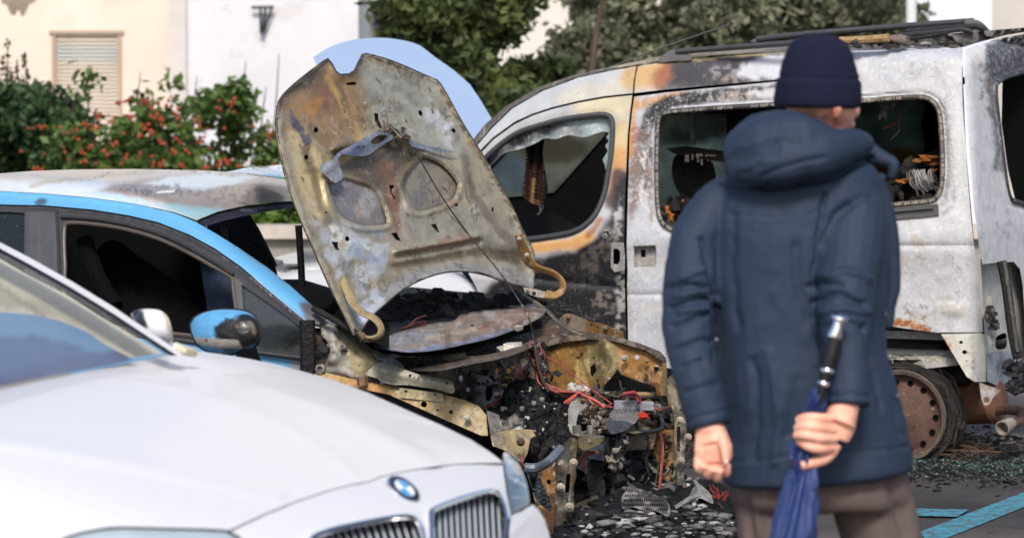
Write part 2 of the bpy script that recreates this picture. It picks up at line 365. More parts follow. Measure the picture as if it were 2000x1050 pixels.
# cream house
def wallmb(px0, px1, y_top, Y, depth, col, holes=(), zlow=0):
    mb = MB(); a = P(px0, 0, Y).x; b = P(px1, 0, Y).x
    return a, b
YB = 33.0
ppm = FPX/YB
def BX(px): return P(px, 0, YB).x
def BZ(py): return P(1000, py, YB).z
ch = thing('cream_house', 'cream rendered house with a closed roller shutter window, left edge of the scene', 'house', (BX(0), YB, 0))
mb = MB(); x0, x1, xa, xb = BX(-900), BX(334), BX(104), BX(234); zt = 7.2; za = BZ(67); zb = BZ(235)
colw = c(236, 220, 206); C2 = YB+.9
for (a, b, z0, z1) in ((x0, xa, 0, zt), (xb, x1, 0, zt), (xa, xb, 0, zb), (xa, xb, za, zt)): mb.box(((a+b)/2, YB+.15, (z0+z1)/2), (b-a, .3, z1-z0), colw)
mb.box(((x0+x1)/2, YB+3.2, zt/2), (x1-x0, 5.8, zt), colw)
mb.build('wall', MT['wall'], ch, smooth=0)
mb = MB(); s_ = dsurf((0, 0, YB-.004), (100, 0, YB-.004), (0, 100, YB-.004-.0003)); 
mb.sheet(crv([(0, -30), (75, -20), (66, 5), (58, 8), (52, 20), (44, 33), (36, 20), (28, 30), (20, 26), (12, 10), (4, 6)], 4), s_, c(150, 138, 125), step=6, thick=.006)
mb.build('plaster_patch', MT['concrete'], ch)
wn = MB(); wn.box(((xa+xb)/2, YB+.01, za+.02), (xb-xa+.08, .07, .035), c(186, 168, 152))
for x in (xa, xb): wn.box((x, YB+.01, (za+zb)/2), (.035, .05, za-zb-.02), c(190, 165, 145))
wf = wn.build('window', MT['wall'], ch, smooth=0)
sh = MB(); k = 22
for i in range(k):
    z = za-(i+.5)*(za-zb)/k; sh.tube([(xa+.02, YB+.03, z), (xb-.02, YB+.03, z)], (za-zb)/k*.5, 8, c(240, 232, 218, 1) if not 2 < i < 7 else c(222, 228, 228, 1), flat=.5)
sh.build('roller_shutter', MT['wall'], wf)
# white house with bracket
wh = thing('white_house', 'plain white rendered house wall carrying a dark metal bracket', 'house', (BX(500), YB, 0))
mb = MB(); x2 = BX(336); x3 = BX(702); Yw = YB-.25
mb.box(((x2+x3)/2, YB+3, 3.7), (x3-x2, 6.5, 7.4), c(222, 222, 228)); mb.build('wall', MT['wall'], wh, smooth=0)
mb = MB(); mb.box((BX(353), YB-.29, 3.6), (.16, .07, 7.0), c(212, 206, 204)); mb.build('corner_strip', MT['wall'], wh, smooth=0)
mb = MB(); Yk = YB-.33
mb.tpx([(491, 15, Yk), (535, 14, Yk)], .017, 6, c(50, 55, 60), 1)
for q in (((509, 15), (509, 62)), ((519, 14), (513, 62)), ((531, 14), (515, 64))): mb.tpx([(*q[0], Yk-.01), (*q[1], Yk+.02)], .012, 6, c(45, 50, 55), 1)
mb.rock(P(512, 62, Yk), (.028, .02, .022), c(40, 44, 48))
mb.build('bracket', MT['plastic'], wh)
# apartment block with balcony and awning
ap = thing('apartment_building', 'white apartment block with balcony slab and grey awning behind the leafy tree', 'apartment block', (BX(900), YB+2, 0))
Yp = YB+3.5; X_ = lambda px: P(px, 0, Yp).x; Z_ = lambda py: P(1000, py, Yp).z
mb = MB(); mb.box(((X_(780)+X_(1600))/2, Yp+3, 7), (X_(1600)-X_(780), 6, 14), c(226, 222, 214)); mb.box((X_(740), Yp+3.4, 4), (X_(790)-X_(700), 6, 8), c(190, 172, 156)); mb.build('wall', MT['wall'], ap, smooth=0)
mb = MB(); mb.box((X_(742), Yp-.3, (Z_(-60)+Z_(28))/2), (X_(800)-X_(690), 1.2, Z_(-60)-Z_(28)), c(222, 222, 228)); mb.build('balcony', MT['wall'], ap, smooth=0)
mb = MB(); mb.sheet([(690, 30), (712, 34), (742, 54), (690, 60)], dsurf((700, 30, Yp-.2), (740, 30, Yp-.2), (700, 60, Yp-1.0)), c(110, 125, 145), step=8, thick=.02); mb.build('awning', MT['plastic'], ap)
mb = MB()
for px in (1110, 1190, 1290):
    mb.box((X_(px), Yp-.02, 5.2), (1.1, .08, 1.3), c(70, 78, 85))
mb.build('window', MT['glass'], ap, smooth=0)
pb = thing('pale_building', 'pale bluish white building beyond the lamp post', 'building', (P(1860, 0, 38.5).x, 38.5, 0))
mb = MB(); a, b = P(1660, 0, 38.5).x, P(1938, 0, 38.5).x; mb.box(((a+b)/2, 41.5, 5), (b-a, 6, 10), c(226, 230, 245)); mb.build('wall', MT['wall'], pb, smooth=0)
mb = MB(); [mb.box((P(1700+100*i, 0, 38.5).x, 38.48, 6.2), (.9, .06, 1.2), c(80, 90, 100)) for i in range(3)]; mb.build('window', MT['glass'], pb, smooth=0)
bb = thing('beige_building', 'beige grey building corner at the right edge beyond the van', 'building', (P(2000, 0, 40).x, 40, 0))
mb = MB(); a, b = P(1925, 0, 40).x, P(2700, 0, 40).x; mb.box(((a+b)/2, 43, 5), (b-a, 6, 10), c(205, 200, 192)); mb.build('wall', MT['wall'], bb, smooth=0)
mb = MB(); [mb.box((P(2100+120*i, 0, 40).x, 39.98, 4.5), (1.0, .06, 1.3), c(80, 85, 90)) for i in range(3)]; mb.build('window', MT['glass'], bb, smooth=0)
lp = thing('lamp_post', 'white round lamp post standing behind the silver van', 'lamp post', (P(1780, 0, 24).x, 24, 0))
mb = MB(); xx = P(1780, 0, 24).x; mb.tube([(xx, 24, 0), (xx, 24, 1.2), (xx, 24, 3), (xx, 24, 6.5)], [.05, .04, .036, .03], 16, c(215, 220, 225)); mb.build('pole', MT['wall'], lp)
mb = MB(); mb.tube([(xx, 24, 6.5), (xx, 23.6, 6.7), (xx, 23.0, 6.75)], [.03, .06, .05], 10, c(150, 150, 150)); mb.build('lamp_head', MT['plastic'], lp)

# ---- plants: leaves gathered in clumps
def crown(mbx, clumps, Y, dy, per, size, colA, colB, rng=RNG, berries=0):
    ce = []; cs = []
    for (px, py, rx, ry, dens) in clumps:
        k = int(per*dens); base = np.array(P(px, py, Y+rng.uniform(-dy, dy)))
        s = FPX/Y; nsub = max(4, int(14*dens)); sub = rng.normal(size=(nsub, 3))*np.array([rx/s*.55, min(rx/s, dy+.5)*.5, ry/s*.55])
        idx = rng.integers(0, nsub, k); sp = max(.05, min(rx, ry)/s*.26)
        pts = base+sub[idx]+rng.normal(size=(k, 3))*sp
        tone = rng.random(nsub)[idx]*.7+rng.random(k)*.3
        ce.append(pts); cs.append(colA[None]*(1-tone[:, None])+colB[None]*tone[:, None])
    ce = np.concatenate(ce); cs = np.concatenate(cs); ok = ce[:, 2] > .05
    mbx.cards(ce[ok], rng.uniform(.6, 1.3, ok.sum())*size, cs[ok], rng)
def twigs(mbx, segs, r=.012):
    for s in segs: mbx.tpx([q for q in s], [r*1.4-(r*1.1)*i/(len(s)-1) for i in range(len(s))], 5, c(75, 62, 52), 3)
G1, G2 = c(40, 66, 32, .95), c(112, 138, 70, .95)
# dense dark bush, left
t = thing('shrub', 'dense dark green bush with tall thin tips at the left edge', 'bush', (P(30, 300, 27.5).x, 27.5, 0))
mb = MB(); cl = [(RNG.uniform(-160, 110), RNG.uniform(205, 400), 55, 40, 1) for _ in range(26)]+[(-60+i*45, 200-max(0, 30-i*6)+RNG.uniform(-6, 12), 30, 26, .6) for i in range(4)]
cl += [(150, 260, 40, 35, .7), (170, 310, 45, 35, .8)]
crown(mb, cl, 27.5, .5, 620, .075, c(30, 54, 32, .95), c(78, 104, 62, .95))
for px, top in ((15, 75), (33, 120), (48, 105), (22, 140), (70, 150), (95, 160), (5, 110)):
    k = 60; tt = RNG.random(k); pts = np.array([tuple(P(px+RNG.normal()*(2+5*q), top+q*(215-top), 27.5)) for q in tt]); mb.cards(pts, RNG.uniform(.03, .06, k), np.tile(c(60, 80, 45), (k, 1)))
mb.build('foliage', MT['leaf'], t, smooth=0)
mb = MB(); twigs(mb, [[(20, 560, 27.5), (15, 400, 27.5), (15, 75, 27.5)], [(60, 560, 27.5), (70, 350, 27.5), (48, 105, 27.5)], [(120, 560, 27.5), (110, 350, 27.5), (95, 160, 27.5)], [(-40, 560, 27.5), (-60, 300, 27.5)]]); mb.build('stem', MT['bark'], t)
# berry shrub
t = thing('berry_shrub', 'loose green shrub dotted with orange red berries against the white wall', 'bush', (P(330, 300, 27).x, 27, 0))
mb = MB(); cl = []
for _ in range(46):
    px = RNG.uniform(110, 530); top = np.interp(px, [110, 200, 300, 420, 480, 530], [250, 235, 225, 190, 215, 260]); cl.append((px, RNG.uniform(top, 350), 26, 20, .36*(1.3 if px < 330 else .6)))
cl += [(460, 175, 22, 14, .3), (430, 195, 25, 16, .4), (470, 205, 20, 14, .3), (275, 190, 14, 14, .12), (165, 170, 10, 22, .12), (340, 160, 8, 20, .08)]
cl += [(RNG.uniform(100, 700), RNG.uniform(355, 470), 34, 30, .8) for _ in range(34)]
crown(mb, cl, 27, .4, 420, .085, G1, G2)
mb.build('foliage', MT['leaf'], t, smooth=0)
mb = MB()
for (px, py, Y) in [(480, 120, 0), (545, 105, 0), (275, 140, 0), (180, 150, 0), (440, 165, 0), (520, 170, 0), (385, 150, 0), (300, 190, 0), (150, 180, 0)]:
    bx = 330+(px-330)*.8; twigs(mb, [[(bx, 580, 27), (px*.5+bx*.5-6, 380, 27), (px-8, 230, 27), (px, py, 27)]], .01)
mb.build('stem', MT['bark'], t)
mb = MB()
for _ in range(95):
    px = RNG.normal(330, 120) if _ % 4 else RNG.uniform(60, 560); py = RNG.uniform(190, 345) if px > 230 else RNG.uniform(225, 345)
    if px > 545 or px < 20: continue
    for q in range(RNG.integers(1, 5)):
        mb.rock(P(px+RNG.normal()*5, py+RNG.normal()*4, 26.45), (.015, .015, .015), c(190, 78, 40, .6) if RNG.random() < .6 else c(150, 60, 38, .6), 1, .1)
mb.build('berries', MT['rubber'], t, kind='stuff')
# trees
def tree(name, label, trunk, clumps, Y, dy, per, size, cA, cB, seg):
    t = thing(name, label, 'tree', (P(trunk[0][0], trunk[0][1], Y).x, Y, 0)); b0 = P(trunk[0][0], 500, Y)
    mb = MB(); crown(mb, clumps, Y, dy, per, size, cA, cB); mb.build('crown', MT['leaf'], t, smooth=0)
    mb = MB(); q = [(b0.x, Y, 0)]+[tuple(P(a, b, Y)) for a, b in trunk]
    mb.tube(crv(q, 4, False), list(np.linspace(.13, .04, 4*(len(q)-1)+1)), 10, c(75, 60, 48))
    for s in seg: mb.tpx([(a, b, Y+RNG.uniform(-dy, dy)*.4*(i > 0)) for i, (a, b) in enumerate(s)], [.05-.04*i/(len(s)-1) for i in range(len(s))], 6, c(75, 62, 50), 3)
    mb.build('trunk', MT['bark'], t)
rg = RNG.uniform
cl = [(rg(775, 1010), rg(-120, 250), 32, 26, .7) for _ in range(46)]+[(rg(870, 1010), rg(190, 330), 36, 30, 1) for _ in range(16)]+[(rg(1000, 1150), rg(150, 300), 30, 26, .6) for _ in range(14)]+[(rg(1000, 1040), rg(-50, 60), 26, 16, .5) for _ in range(4)]+[(768, 20, 14, 20, .4), (775, 50, 12, 14, .3)]
tree('leafy_tree', 'bright green leafy tree standing behind the raised pale bonnet', [(905, 300), (900, 150), (890, 20), (880, -150)], cl, 26.5, .8, 720, .095, c(40, 58, 32, .95), c(108, 122, 70, .9),
     [[(903, 200), (960, 120), (1000, 30)], [(900, 180), (840, 110), (800, 20)], [(905, 250), (980, 210), (1060, 170)], [(895, 100), (940, 40), (960, -60)], [(1130, 330), (1150, 200), (1165, 60), (1190, -40)], [(1140, 300), (1100, 230), (1080, 200)]])
cl = [(rg(1120, 1800), rg(-80, 140), 46, 34, .9) for _ in range(66)]+[(rg(1090, 1300), rg(90, 230), 40, 30, .8) for _ in range(12)]+[(rg(1300, 1740), rg(-160, 40), 50, 30, .9) for _ in range(16)]
tree('olive_tree', 'wide grey green olive tree spreading above the roof rails of the van', [(1450, 350), (1450, 200), (1440, 60), (1430, -100)], cl, 29.0, 1.0, 620, .085, c(66, 76, 56, 1), c(160, 162, 134, 1),
     [[(1450, 250), (1350, 120), (1200, 20)], [(1450, 220), (1550, 120), (1700, 10)], [(1445, 180), (1480, 60), (1500, -80)], [(1450, 240), (1280, 160), (1180, 100)]])
cl = [(rg(495, 640), rg(385, 470), 26, 26, .8) for _ in range(10)]+[(rg(560, 800), rg(345, 470), 34, 30, .7) for _ in range(14)]
t = thing('hedge_bush', 'bright green bush just over the concrete wall, seen through the blue car windscreen', 'bush', (P(550, 400, 25.5).x, 25.5, 0))
mb = MB(); crown(mb, cl, 25.5, .3, 500, .07, c(50, 80, 25, .8), c(130, 165, 60, .8)); mb.build('foliage', MT['leaf'], t, smooth=0)
mb = MB(); twigs(mb, [[(560, 590, 25.5), (555, 430, 25.5)], [(620, 590, 25.5), (640, 420, 25.5)], [(700, 590, 25.5), (690, 400, 25.5)]]); mb.build('stem', MT['bark'], t)
# ============================================================ BURNT SILVER VAN (faces left and away from the camera)
VF = Frame(1.98, 14.65, HB, LT)
def f_van(u, v, z):
    side = .17*np.clip(z-.98, 0, 9)**1.35 - .025*np.exp(-((z-.95)/.12)**2) - v + .05*np.clip(u-3.3, 0, 9)**2
    rear = -u + .10*np.clip(z-1.0, 0, 9)
    roof = z-(1.765+.05*np.sin(np.clip(v/1.6, 0, 1)*math.pi)) + .10*np.clip(u-1.5, 0, 9)**1.6
    ws = (u-2.95)*.55 + (z-1.30)*.83
    return smax(smax(smax(side, rear, .10), roof, .09), ws, .12)
VS = isurf(VF, f_van, 14.0, 18.5)
def VI(d): return isurf(VF, lambda u, v, z: f_van(u, v, z)+d, 14.0, 18.9)      # d metres inside the skin
rt = VF.w(1.5, .8, 0)
van = thing('burnt_van', 'silver grey van burnt out, ash white rear, with roof rails and empty windows', 'van', tuple(rt))
dk = c(34, 34, 37); ashw = c(214, 212, 210, .9); cream = c(214, 200, 158); orange = c(204, 148, 88); red = c(140, 72, 52); tan = c(178, 160, 148)
pf = Paint(c(186, 186, 190))
pf.add(M_line([(1150, 205), (1250, 200)], 44), cream, .7).add(M_line([(1212, 250), (1206, 330)], 30), c(214, 190, 140), .9)
pf.add(M_line([(1212, 300), (1200, 370)], 26, .9), c(205, 150, 92), .9, 4).add(M_line([(1210, 340), (1196, 395)], 20), c(96, 72, 66), 1, 4)
pf.add(M_poly([(1030, 505), (1062, 500), (1120, 492), (1165, 462), (1192, 420), (1200, 360), (1230, 330), (1230, 700), (1010, 740), (900, 600)], 9), dk, 1, 4)
pf.add(M_line([(990, 492), (1070, 482), (1120, 475), (1150, 460)], 16, .6), c(232, 178, 112), .95, 3).add(M_line([(1150, 462), (1172, 430)], 10), c(170, 110, 70), .8, 3)
pf.add(M_blob(1206, 430, 14, 42), c(178, 174, 172), .9, 8, .06, 1, .09).add(M_blob(1190, 470, 22, 40), c(120, 110, 106), .9, 8, .06, 1, .15)
pf.add(M_line([(1214, 530), (1212, 640)], 16), c(170, 168, 166), .9, 8, .06, 1, .12).add(M_poly([(1060, 500), (1190, 470), (1220, 560), (1130, 560), (1060, 540)], 14), c(96, 88, 84), .75, 10, .04, 1.8, .05)
pf.add(M_blob(1180, 590, 30, 30), c(130, 120, 114), .8, 8, .05, 1.2, .1).add(M_poly([(1070, 590), (1200, 590), (1200, 660), (1070, 660)], 8), c(24, 24, 26), .9, 3, .1, 1.2, .13)
DOOR1 = [(905, 335), (938, 300), (965, 272), (1005, 243), (1040, 226), (1080, 213), (1130, 201), (1180, 192), (1235, 186), (1231, 215), (1226, 262), (1223, 330), (1220, 400), (1219, 480), (1220, 560), (1223, 660), (1224, 745), (1015, 745), (960, 640), (930, 560), (880, 470), (860, 400)]
WIN1 = crv([(945, 312), (975, 284), (1010, 260), (1050, 246), (1100, 233), (1150, 226), (1180, 224), (1194, 231), (1197, 252), (1194, 300), (1187, 345), (1180, 380), (1165, 415), (1145, 438), (1120, 452), (1090, 459), (1040, 466), (980, 470), (925, 455), (895, 400), (910, 355)], 4)
hnd = [(1198, 486), (1206, 485), (1211, 491), (1211, 510), (1206, 516), (1198, 515)]
mb = MB(); mb.sheet(DOOR1, VS, pf, [WIN1, hnd, ell(1184, 458, 3, 3.4)], step=5, thick=.012,
    disp=lambda X, Y: -.006*np.exp(-((segd(X, Y, WIN1+[WIN1[0]])-5)/4)**2)+.003*fbm(X*.03, Y*.03)-.01*np.exp(-((Y-560-.1*(X-1200))/6)**2), back=c(30, 30, 32))
d1 = mb.build('front_door', MT['sootp'], van)
def ring(mbx, poly, surf, r, col, off=0, closed=True):
    q = np.array(poly); p = surf(q[:, 0], q[:, 1]); p = p-rays(q[:, 0], q[:, 1])*off
    pts = [tuple(a) for a in p]
    if closed: pts.append(pts[0])
    mbx.tube(pts, r, 8, col, cap=not closed)
mb = MB(); ring(mb, dense(WIN1, 12), VS, .013, c(64, 65, 68)); mb.build('window_seal', MT['plastic'], d1)
mb = MB(); mb.sheet([(1193, 476), (1200, 472), (1218, 474), (1221, 500), (1220, 528), (1200, 531), (1193, 522)], VI(-.007), c(150, 148, 146), [hnd], step=4, thick=.006); mb.bolt(1209, 478, 15.4, .008).bolt(1209, 524, 15.4, .008)
mb.lathe(P(1184, 458, 15.27), (-.1, -1, .1), [(0, .021), (.012, .021), (.014, .016), (.004, .012), (-.01, .004)], 18, c(60, 60, 60)); mb.build('door_handle', MT['ash'], d1)
# melted laminated glass rag on top of the front window and shards at its rear edge
mb = MB(); mb.sheet(crv([(985, 285), (1020, 262), (1060, 249), (1110, 236), (1160, 229), (1188, 229), (1194, 236), (1194, 258), (1178, 257), (1160, 262), (1140, 268), (1110, 264), (1085, 272), (1065, 270), (1045, 280), (1020, 290), (985, 300), (965, 318), (950, 332), (960, 305)], 3), VI(.03),
    Paint(c(158, 174, 176)).add(M_line([(940, 330), (1010, 272), (1080, 250)], 22), c(72, 72, 76), .95, 6, .05).add(M_blob(1110, 255, 30, 12), c(120, 122, 126), .8), step=5, thick=.004, disp=lambda X, Y: .03*np.sin(X*.11)*np.clip((Y-240)/40, 0, 1))
mb.sheet([(1195, 255), (1188, 262), (1184, 268), (1189, 276), (1182, 285), (1187, 295), (1177, 312), (1181, 322), (1184, 334), (1190, 330), (1194, 290)], VI(.02), c(120, 140, 138), step=5, thick=.004)
mb.build('shattered_glass', MT['ash'], d1)
# cant rail above the doors
pc = Paint(c(186, 190, 197)).add(M_line([(1100, 190), (1235, 165)], 24), c(205, 200, 180), .7)
pc.add(M_line([(1240, 150), (1300, 140)], 40), c(200, 162, 108), .95, 6).add(M_line([(1290, 160), (1310, 130)], 26), c(160, 95, 66), .9, 6)
pc.add(M_poly([(1300, 100), (1560, 80), (1560, 175), (1290, 178), (1312, 150)], 14), c(62, 60, 64), 1, 8)
pc.add(M_line([(1325, 117), (1480, 104), (1540, 98)], 7), c(196, 176, 128), .8, 2)
pc.add(M_poly([(1370, 165), (1400, 145), (1530, 128), (1530, 160), (1370, 172)], 8), c(150, 135, 128), .9, 6, .08, 1.2, .12)
pc.add(M_poly([(1436, 145), (1460, 122), (1520, 108), (1560, 105), (1560, 150), (1470, 158)], 6), c(206, 208, 216), 1, 5, .08)
pc.add(M_poly([(1365, 135), (1430, 125), (1440, 145), (1370, 155)], 8), c(150, 150, 156), .8, 8, .08, 1, .1)
mb = MB(); mb.sheet([(872, 362), (902, 320), (935, 281), (960, 252), (1000, 213), (1060, 178), (1130, 152), (1200, 137), (1243, 130), (1237, 160), (1236, 182), (1180, 188), (1130, 197), (1080, 209), (1040, 222), (1005, 238), (963, 268), (935, 296), (900, 333)], VI(-.004), pc, step=5, thick=.01)
mb.sheet([(1246, 130), (1300, 121), (1350, 116), (1450, 108), (1530, 102), (1600, 100), (1600, 150), (1515, 156), (1400, 166), (1300, 175), (1239, 182), (1240, 160)], VI(-.004), pc, step=5, thick=.01)
mb.build('roof_side', MT['sootp'], van)
# sliding door and rear quarter
pd = Paint(c(188, 190, 197, .8))
pd.add(M_line([(1235, 190), (1230, 300)], 17, .9), orange, .95, 4).add(M_line([(1240, 205), (1330, 186)], 13), c(200, 148, 92), .9, 4).add(M_line([(1244, 250), (1240, 330)], 12), c(150, 80, 66), .8, 6)
pd.add(M_line([(1262, 360), (1262, 250), (1275, 215), (1310, 198), (1400, 186), (1530, 178)], 17, .5), dk, .98, 4)
pd.add(M_poly([(1225, 330), (1262, 240), (1275, 330), (1250, 400), (1226, 440)], 9), c(122, 106, 100), .9, 6, .08)
pd.add(M_line([(1255, 300), (1252, 400)], 9), c(215, 212, 212), .9, 6, .06, 1, .12).add(M_line([(1269, 320), (1272, 430)], 6), c(140, 118, 104), .8, 3, .1)
pd.add(M_poly([(1390, 180), (1540, 165), (1540, 195), (1390, 200)], 6), c(168, 154, 146), .9, 6, .08, 1, .12).add(M_blob(1500, 182, 40, 9), c(208, 210, 214), .95)
pd.add(M_blob(1270, 600, 22, 12), c(205, 200, 185), .5).add(M_blob(1260, 520, 60, 20), c(215, 215, 220), .7, 12, .03)
pd.add(M_line([(1228, 560), (1232, 640)], 6), c(170, 150, 135), .7)
DOOR2 = [(1239, 189), (1300, 181), (1400, 171), (1515, 160), (1578, 155), (1578, 740), (1228, 740), (1227, 660), (1225, 560), (1226, 530), (1224, 480), (1226, 400), (1228, 330), (1230, 262), (1235, 215)]
WIN2 = crv([(1285, 240), (1292, 225), (1312, 218), (1400, 211), (1470, 207), (1535, 204), (1548, 215), (1550, 300), (1545, 410), (1530, 428), (1400, 444), (1330, 450), (1305, 444), (1290, 428), (1284, 390), (1283, 300)], 4)
pock = [(1236, 480), (1280, 478), (1283, 484), (1283, 516), (1277, 523), (1238, 524)]
mb = MB(); mb.sheet(DOOR2, VS, pd, [WIN2, pock], step=5, thick=.012, disp=lambda X, Y: .003*fbm(X*.04, Y*.04)-.008*np.exp(-((segd(X, Y, WIN2+[WIN2[0]])-9)/3)**2)-.008*np.exp(-((Y-575)/5)**2)+.006*sst(445, 475, Y), back=c(30, 30, 32))
d2 = mb.build('sliding_door', MT['ash'], van)
mb = MB(); mb.sheet(pock, VI(.03), c(176, 172, 166), [[(1252, 487), (1261, 487), (1261, 502), (1252, 502)]], step=5, thick=.004)
for a, b in ((1236, 480), (1283, 500), (1260, 524)): pass
mb.tpx([(1260, 512, 15.36), (1280, 516, 15.36)], .006, 6, c(150, 130, 100), 1).tpx([(1268, 505, 15.35), (1268, 520, 15.35)], .008, 6, c(70, 68, 66), 1).tpx([(1244, 485, 15.36), (1246, 520, 15.36)], .006, 6, c(120, 118, 115), 1)
mb.tpx([(1281, 488, 15.36), (1280, 512, 15.36)], .006, 6, c(90, 86, 80), 1)
ring(mb, dense(pock, 8), VS, .005, c(190, 190, 192)); mb.build('door_handle', MT['ash'], d2)
def serrated(mbx, poly, surf, colr, tick, skip=0):
    q = dense(poly, 2.3); ring(mbx, q[::3], surf, .012, colr); qa = np.array(q); p = surf(qa[:, 0], qa[:, 1]); p = p-rays(qa[:, 0], qa[:, 1])*.013
    cx, cy = qa.mean(0)
    for i in range(0, len(q), 1):
        d = p[(i+1) % len(p)]-p[i-1]; d /= np.linalg.norm(d)+1e-9
        nrm = np.cross(d, rays(*q[i])); nrm /= np.linalg.norm(nrm); ax = [d, nrm, np.cross(d, nrm)]
        if fbm(np.array([i*.11]), np.array([1.]))[0] > .36 and (i*7919) % 13 < 12: mbx.box(p[i], (.0024, .010+.006*((i*37) % 5)/5, .004), tick if (i*31) % 7 else c(90, 80, 74), ax)
mb = MB(); serrated(mb, WIN2, VS, c(66, 62, 60), c(178, 174, 168)); mb.build('window_seal', MT['burnt'], d2)
pq = Paint(c(194, 194, 196, .8)).add(M_blob(1760, 135, 90, 22), c(190, 195, 205), .8, 12, .03, 1, .06).add(M_blob(1800, 135, 40, 10), c(160, 164, 172), .9, 8, .05, 1, .1)
pq.add(M_poly([(1640, 95), (1890, 90), (1890, 112), (1640, 118)], 5), c(176, 182, 194), .7, 5)
pq.add(M_blob(1870, 440, 12, 60), c(172, 178, 190), .7, 12, .03, 1, .06).add(M_blob(1858, 605, 34, 14, 5), c(186, 182, 172), .8, 3, .05).add(M_blob(1845, 582, 18, 4), c(176, 172, 160), .7, 3)
pq.add(M_blob(1760, 505, 30, 6), c(190, 178, 165), .7, 8).add(M_blob(1790, 470, 14, 10), c(186, 176, 160), .7, 8).add(M_line([(1720, 628), (1775, 632), (1812, 645)], 9, .4), c(150, 88, 38), 1, 4, .1).add(M_blob(1785, 625, 30, 14), c(196, 168, 128), .8, 5, .1, 1, .15)
pq.add(M_blob(1790, 608, 26, 16), c(120, 116, 112), .8, 8, .1, 1.3, .15).add(M_blob(1895, 610, 12, 14), c(150, 148, 144), .6, 8, .1, 1.2, .15).add(M_line([(1845, 190), (1860, 300), (1862, 400), (1840, 420)], 5), c(150, 146, 142), .7, 4)
pq.add(M_line([(1830, 200), (1848, 230), (1853, 330), (1848, 395), (1820, 412)], 6, .8), c(140, 138, 136), .7, 3)
QUART = [(1583, 101), (1700, 98), (1880, 94), (1879, 130), (1880, 200), (1884, 260), (1889, 330), (1896, 420), (1905, 500), (1913, 560), (1920, 648), (1830, 649), (1790, 644), (1735, 636), (1583, 636)]
WIN3 = crv([(1610, 205), (1700, 196), (1780, 190), (1812, 192), (1830, 208), (1837, 235), (1841, 300), (1840, 355), (1833, 380), (1815, 392), (1730, 401), (1615, 414), (1602, 400), (1600, 220)], 4)
mb = MB(); mb.sheet(QUART, VS, pq, [WIN3], step=5, thick=.012, disp=lambda X, Y: .006*fbm(X*.04, Y*.05)-.012*np.exp(-((segd(X, Y, WIN3+[WIN3[0]])-8)/3)**2)+.012*np.exp(-(((X-1858)/26)**2+((Y-605)/12)**2))-.008*np.exp(-((Y-480)/5)**2), back=c(30, 30, 32))
qd = mb.build('rear_side_panel', MT['ash'], van)
mb = MB(); serrated(mb, WIN3, VS, c(84, 76, 70), c(176, 168, 156)); mb.build('window_seal', MT['burnt'], qd)
mb = MB(); mb.sheet([(1600, 418), (1832, 398), (1834, 420), (1800, 424), (1600, 440)], VI(-.014), c(70, 68, 66), [[(1600, 428), (1822, 407), (1824, 414), (1600, 434)]], step=7, thick=.012)
mb.sheet([(1600, 428), (1822, 407), (1824, 414), (1600, 434)], VI(-.004), c(28, 28, 30), step=8, thick=.004); mb.build('trim_rail', MT['plastic'], qd)
# roof skin with burnt top
pr = Paint(c(92, 88, 86)).add(M_poly([(1200, 150), (1300, 118), (1500, 100), (1500, 80), (1200, 100)], 8), c(150, 140, 125), .8, 8).add(M_blob(1900, 66, 60, 10), c(104, 100, 104), .9).add(M_blob(1800, 84, 120, 8), c(54, 54, 60), .9, 6, .06)
mb = MB(); mb.sheet([(870, 358), (900, 317), (934, 278), (958, 250), (998, 211), (1058, 176), (1128, 150), (1200, 134), (1300, 116), (1420, 106), (1600, 99), (1880, 93), (1905, 85), (1960, 70), (2030, 58), (2090, 70), (2080, 60), (2030, 52), (1940, 59), (1850, 66), (1740, 76), (1600, 84), (1450, 92), (1300, 109), (1190, 131), (1125, 145), (1050, 171), (985, 210), (945, 245), (915, 285), (880, 335)], VI(.008), pr, step=6, thick=.01)
mb.build('roof', MT['burnt'], van)
# inner black structure behind the gaps, and the floor
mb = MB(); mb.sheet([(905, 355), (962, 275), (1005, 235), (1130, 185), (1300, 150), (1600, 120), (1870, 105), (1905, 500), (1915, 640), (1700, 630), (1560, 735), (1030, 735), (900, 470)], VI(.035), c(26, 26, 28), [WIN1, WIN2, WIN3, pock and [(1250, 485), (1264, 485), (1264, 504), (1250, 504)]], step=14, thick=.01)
# far side with its windows, floor and bulkhead
def VFar(d): return isurf(VF, lambda u, v, z: d-v, 14.0, 20.0)
FW1 = [(948, 345), (990, 300), (1070, 262), (1130, 240), (1190, 240), (1182, 264), (1082, 376), (985, 386), (950, 380)]
FW2 = [(1262, 225), (1345, 222), (1420, 222), (1420, 392), (1262, 398)]
FW3 = crv([(1668, 180), (1797, 182), (1800, 240), (1806, 290), (1788, 330), (1755, 352), (1668, 352)], 3)
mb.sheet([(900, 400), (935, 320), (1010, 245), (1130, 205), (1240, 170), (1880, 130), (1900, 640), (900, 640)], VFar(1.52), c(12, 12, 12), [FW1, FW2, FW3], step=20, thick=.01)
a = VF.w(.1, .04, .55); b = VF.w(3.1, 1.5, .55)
pts = [VF.w(.1, .06, .52), VF.w(3.2, .06, .52), VF.w(3.2, 1.5, .52), VF.w(.1, 1.5, .52)]; mb.add([tuple(p) for p in pts]+[tuple(p-Vector((0, 0, .04))) for p in pts], [(0, 1, 2, 3), (7, 6, 5, 4), (0, 4, 5, 1), (1, 5, 6, 2), (2, 6, 7, 3), (3, 7, 4, 0)], c(15, 15, 16))
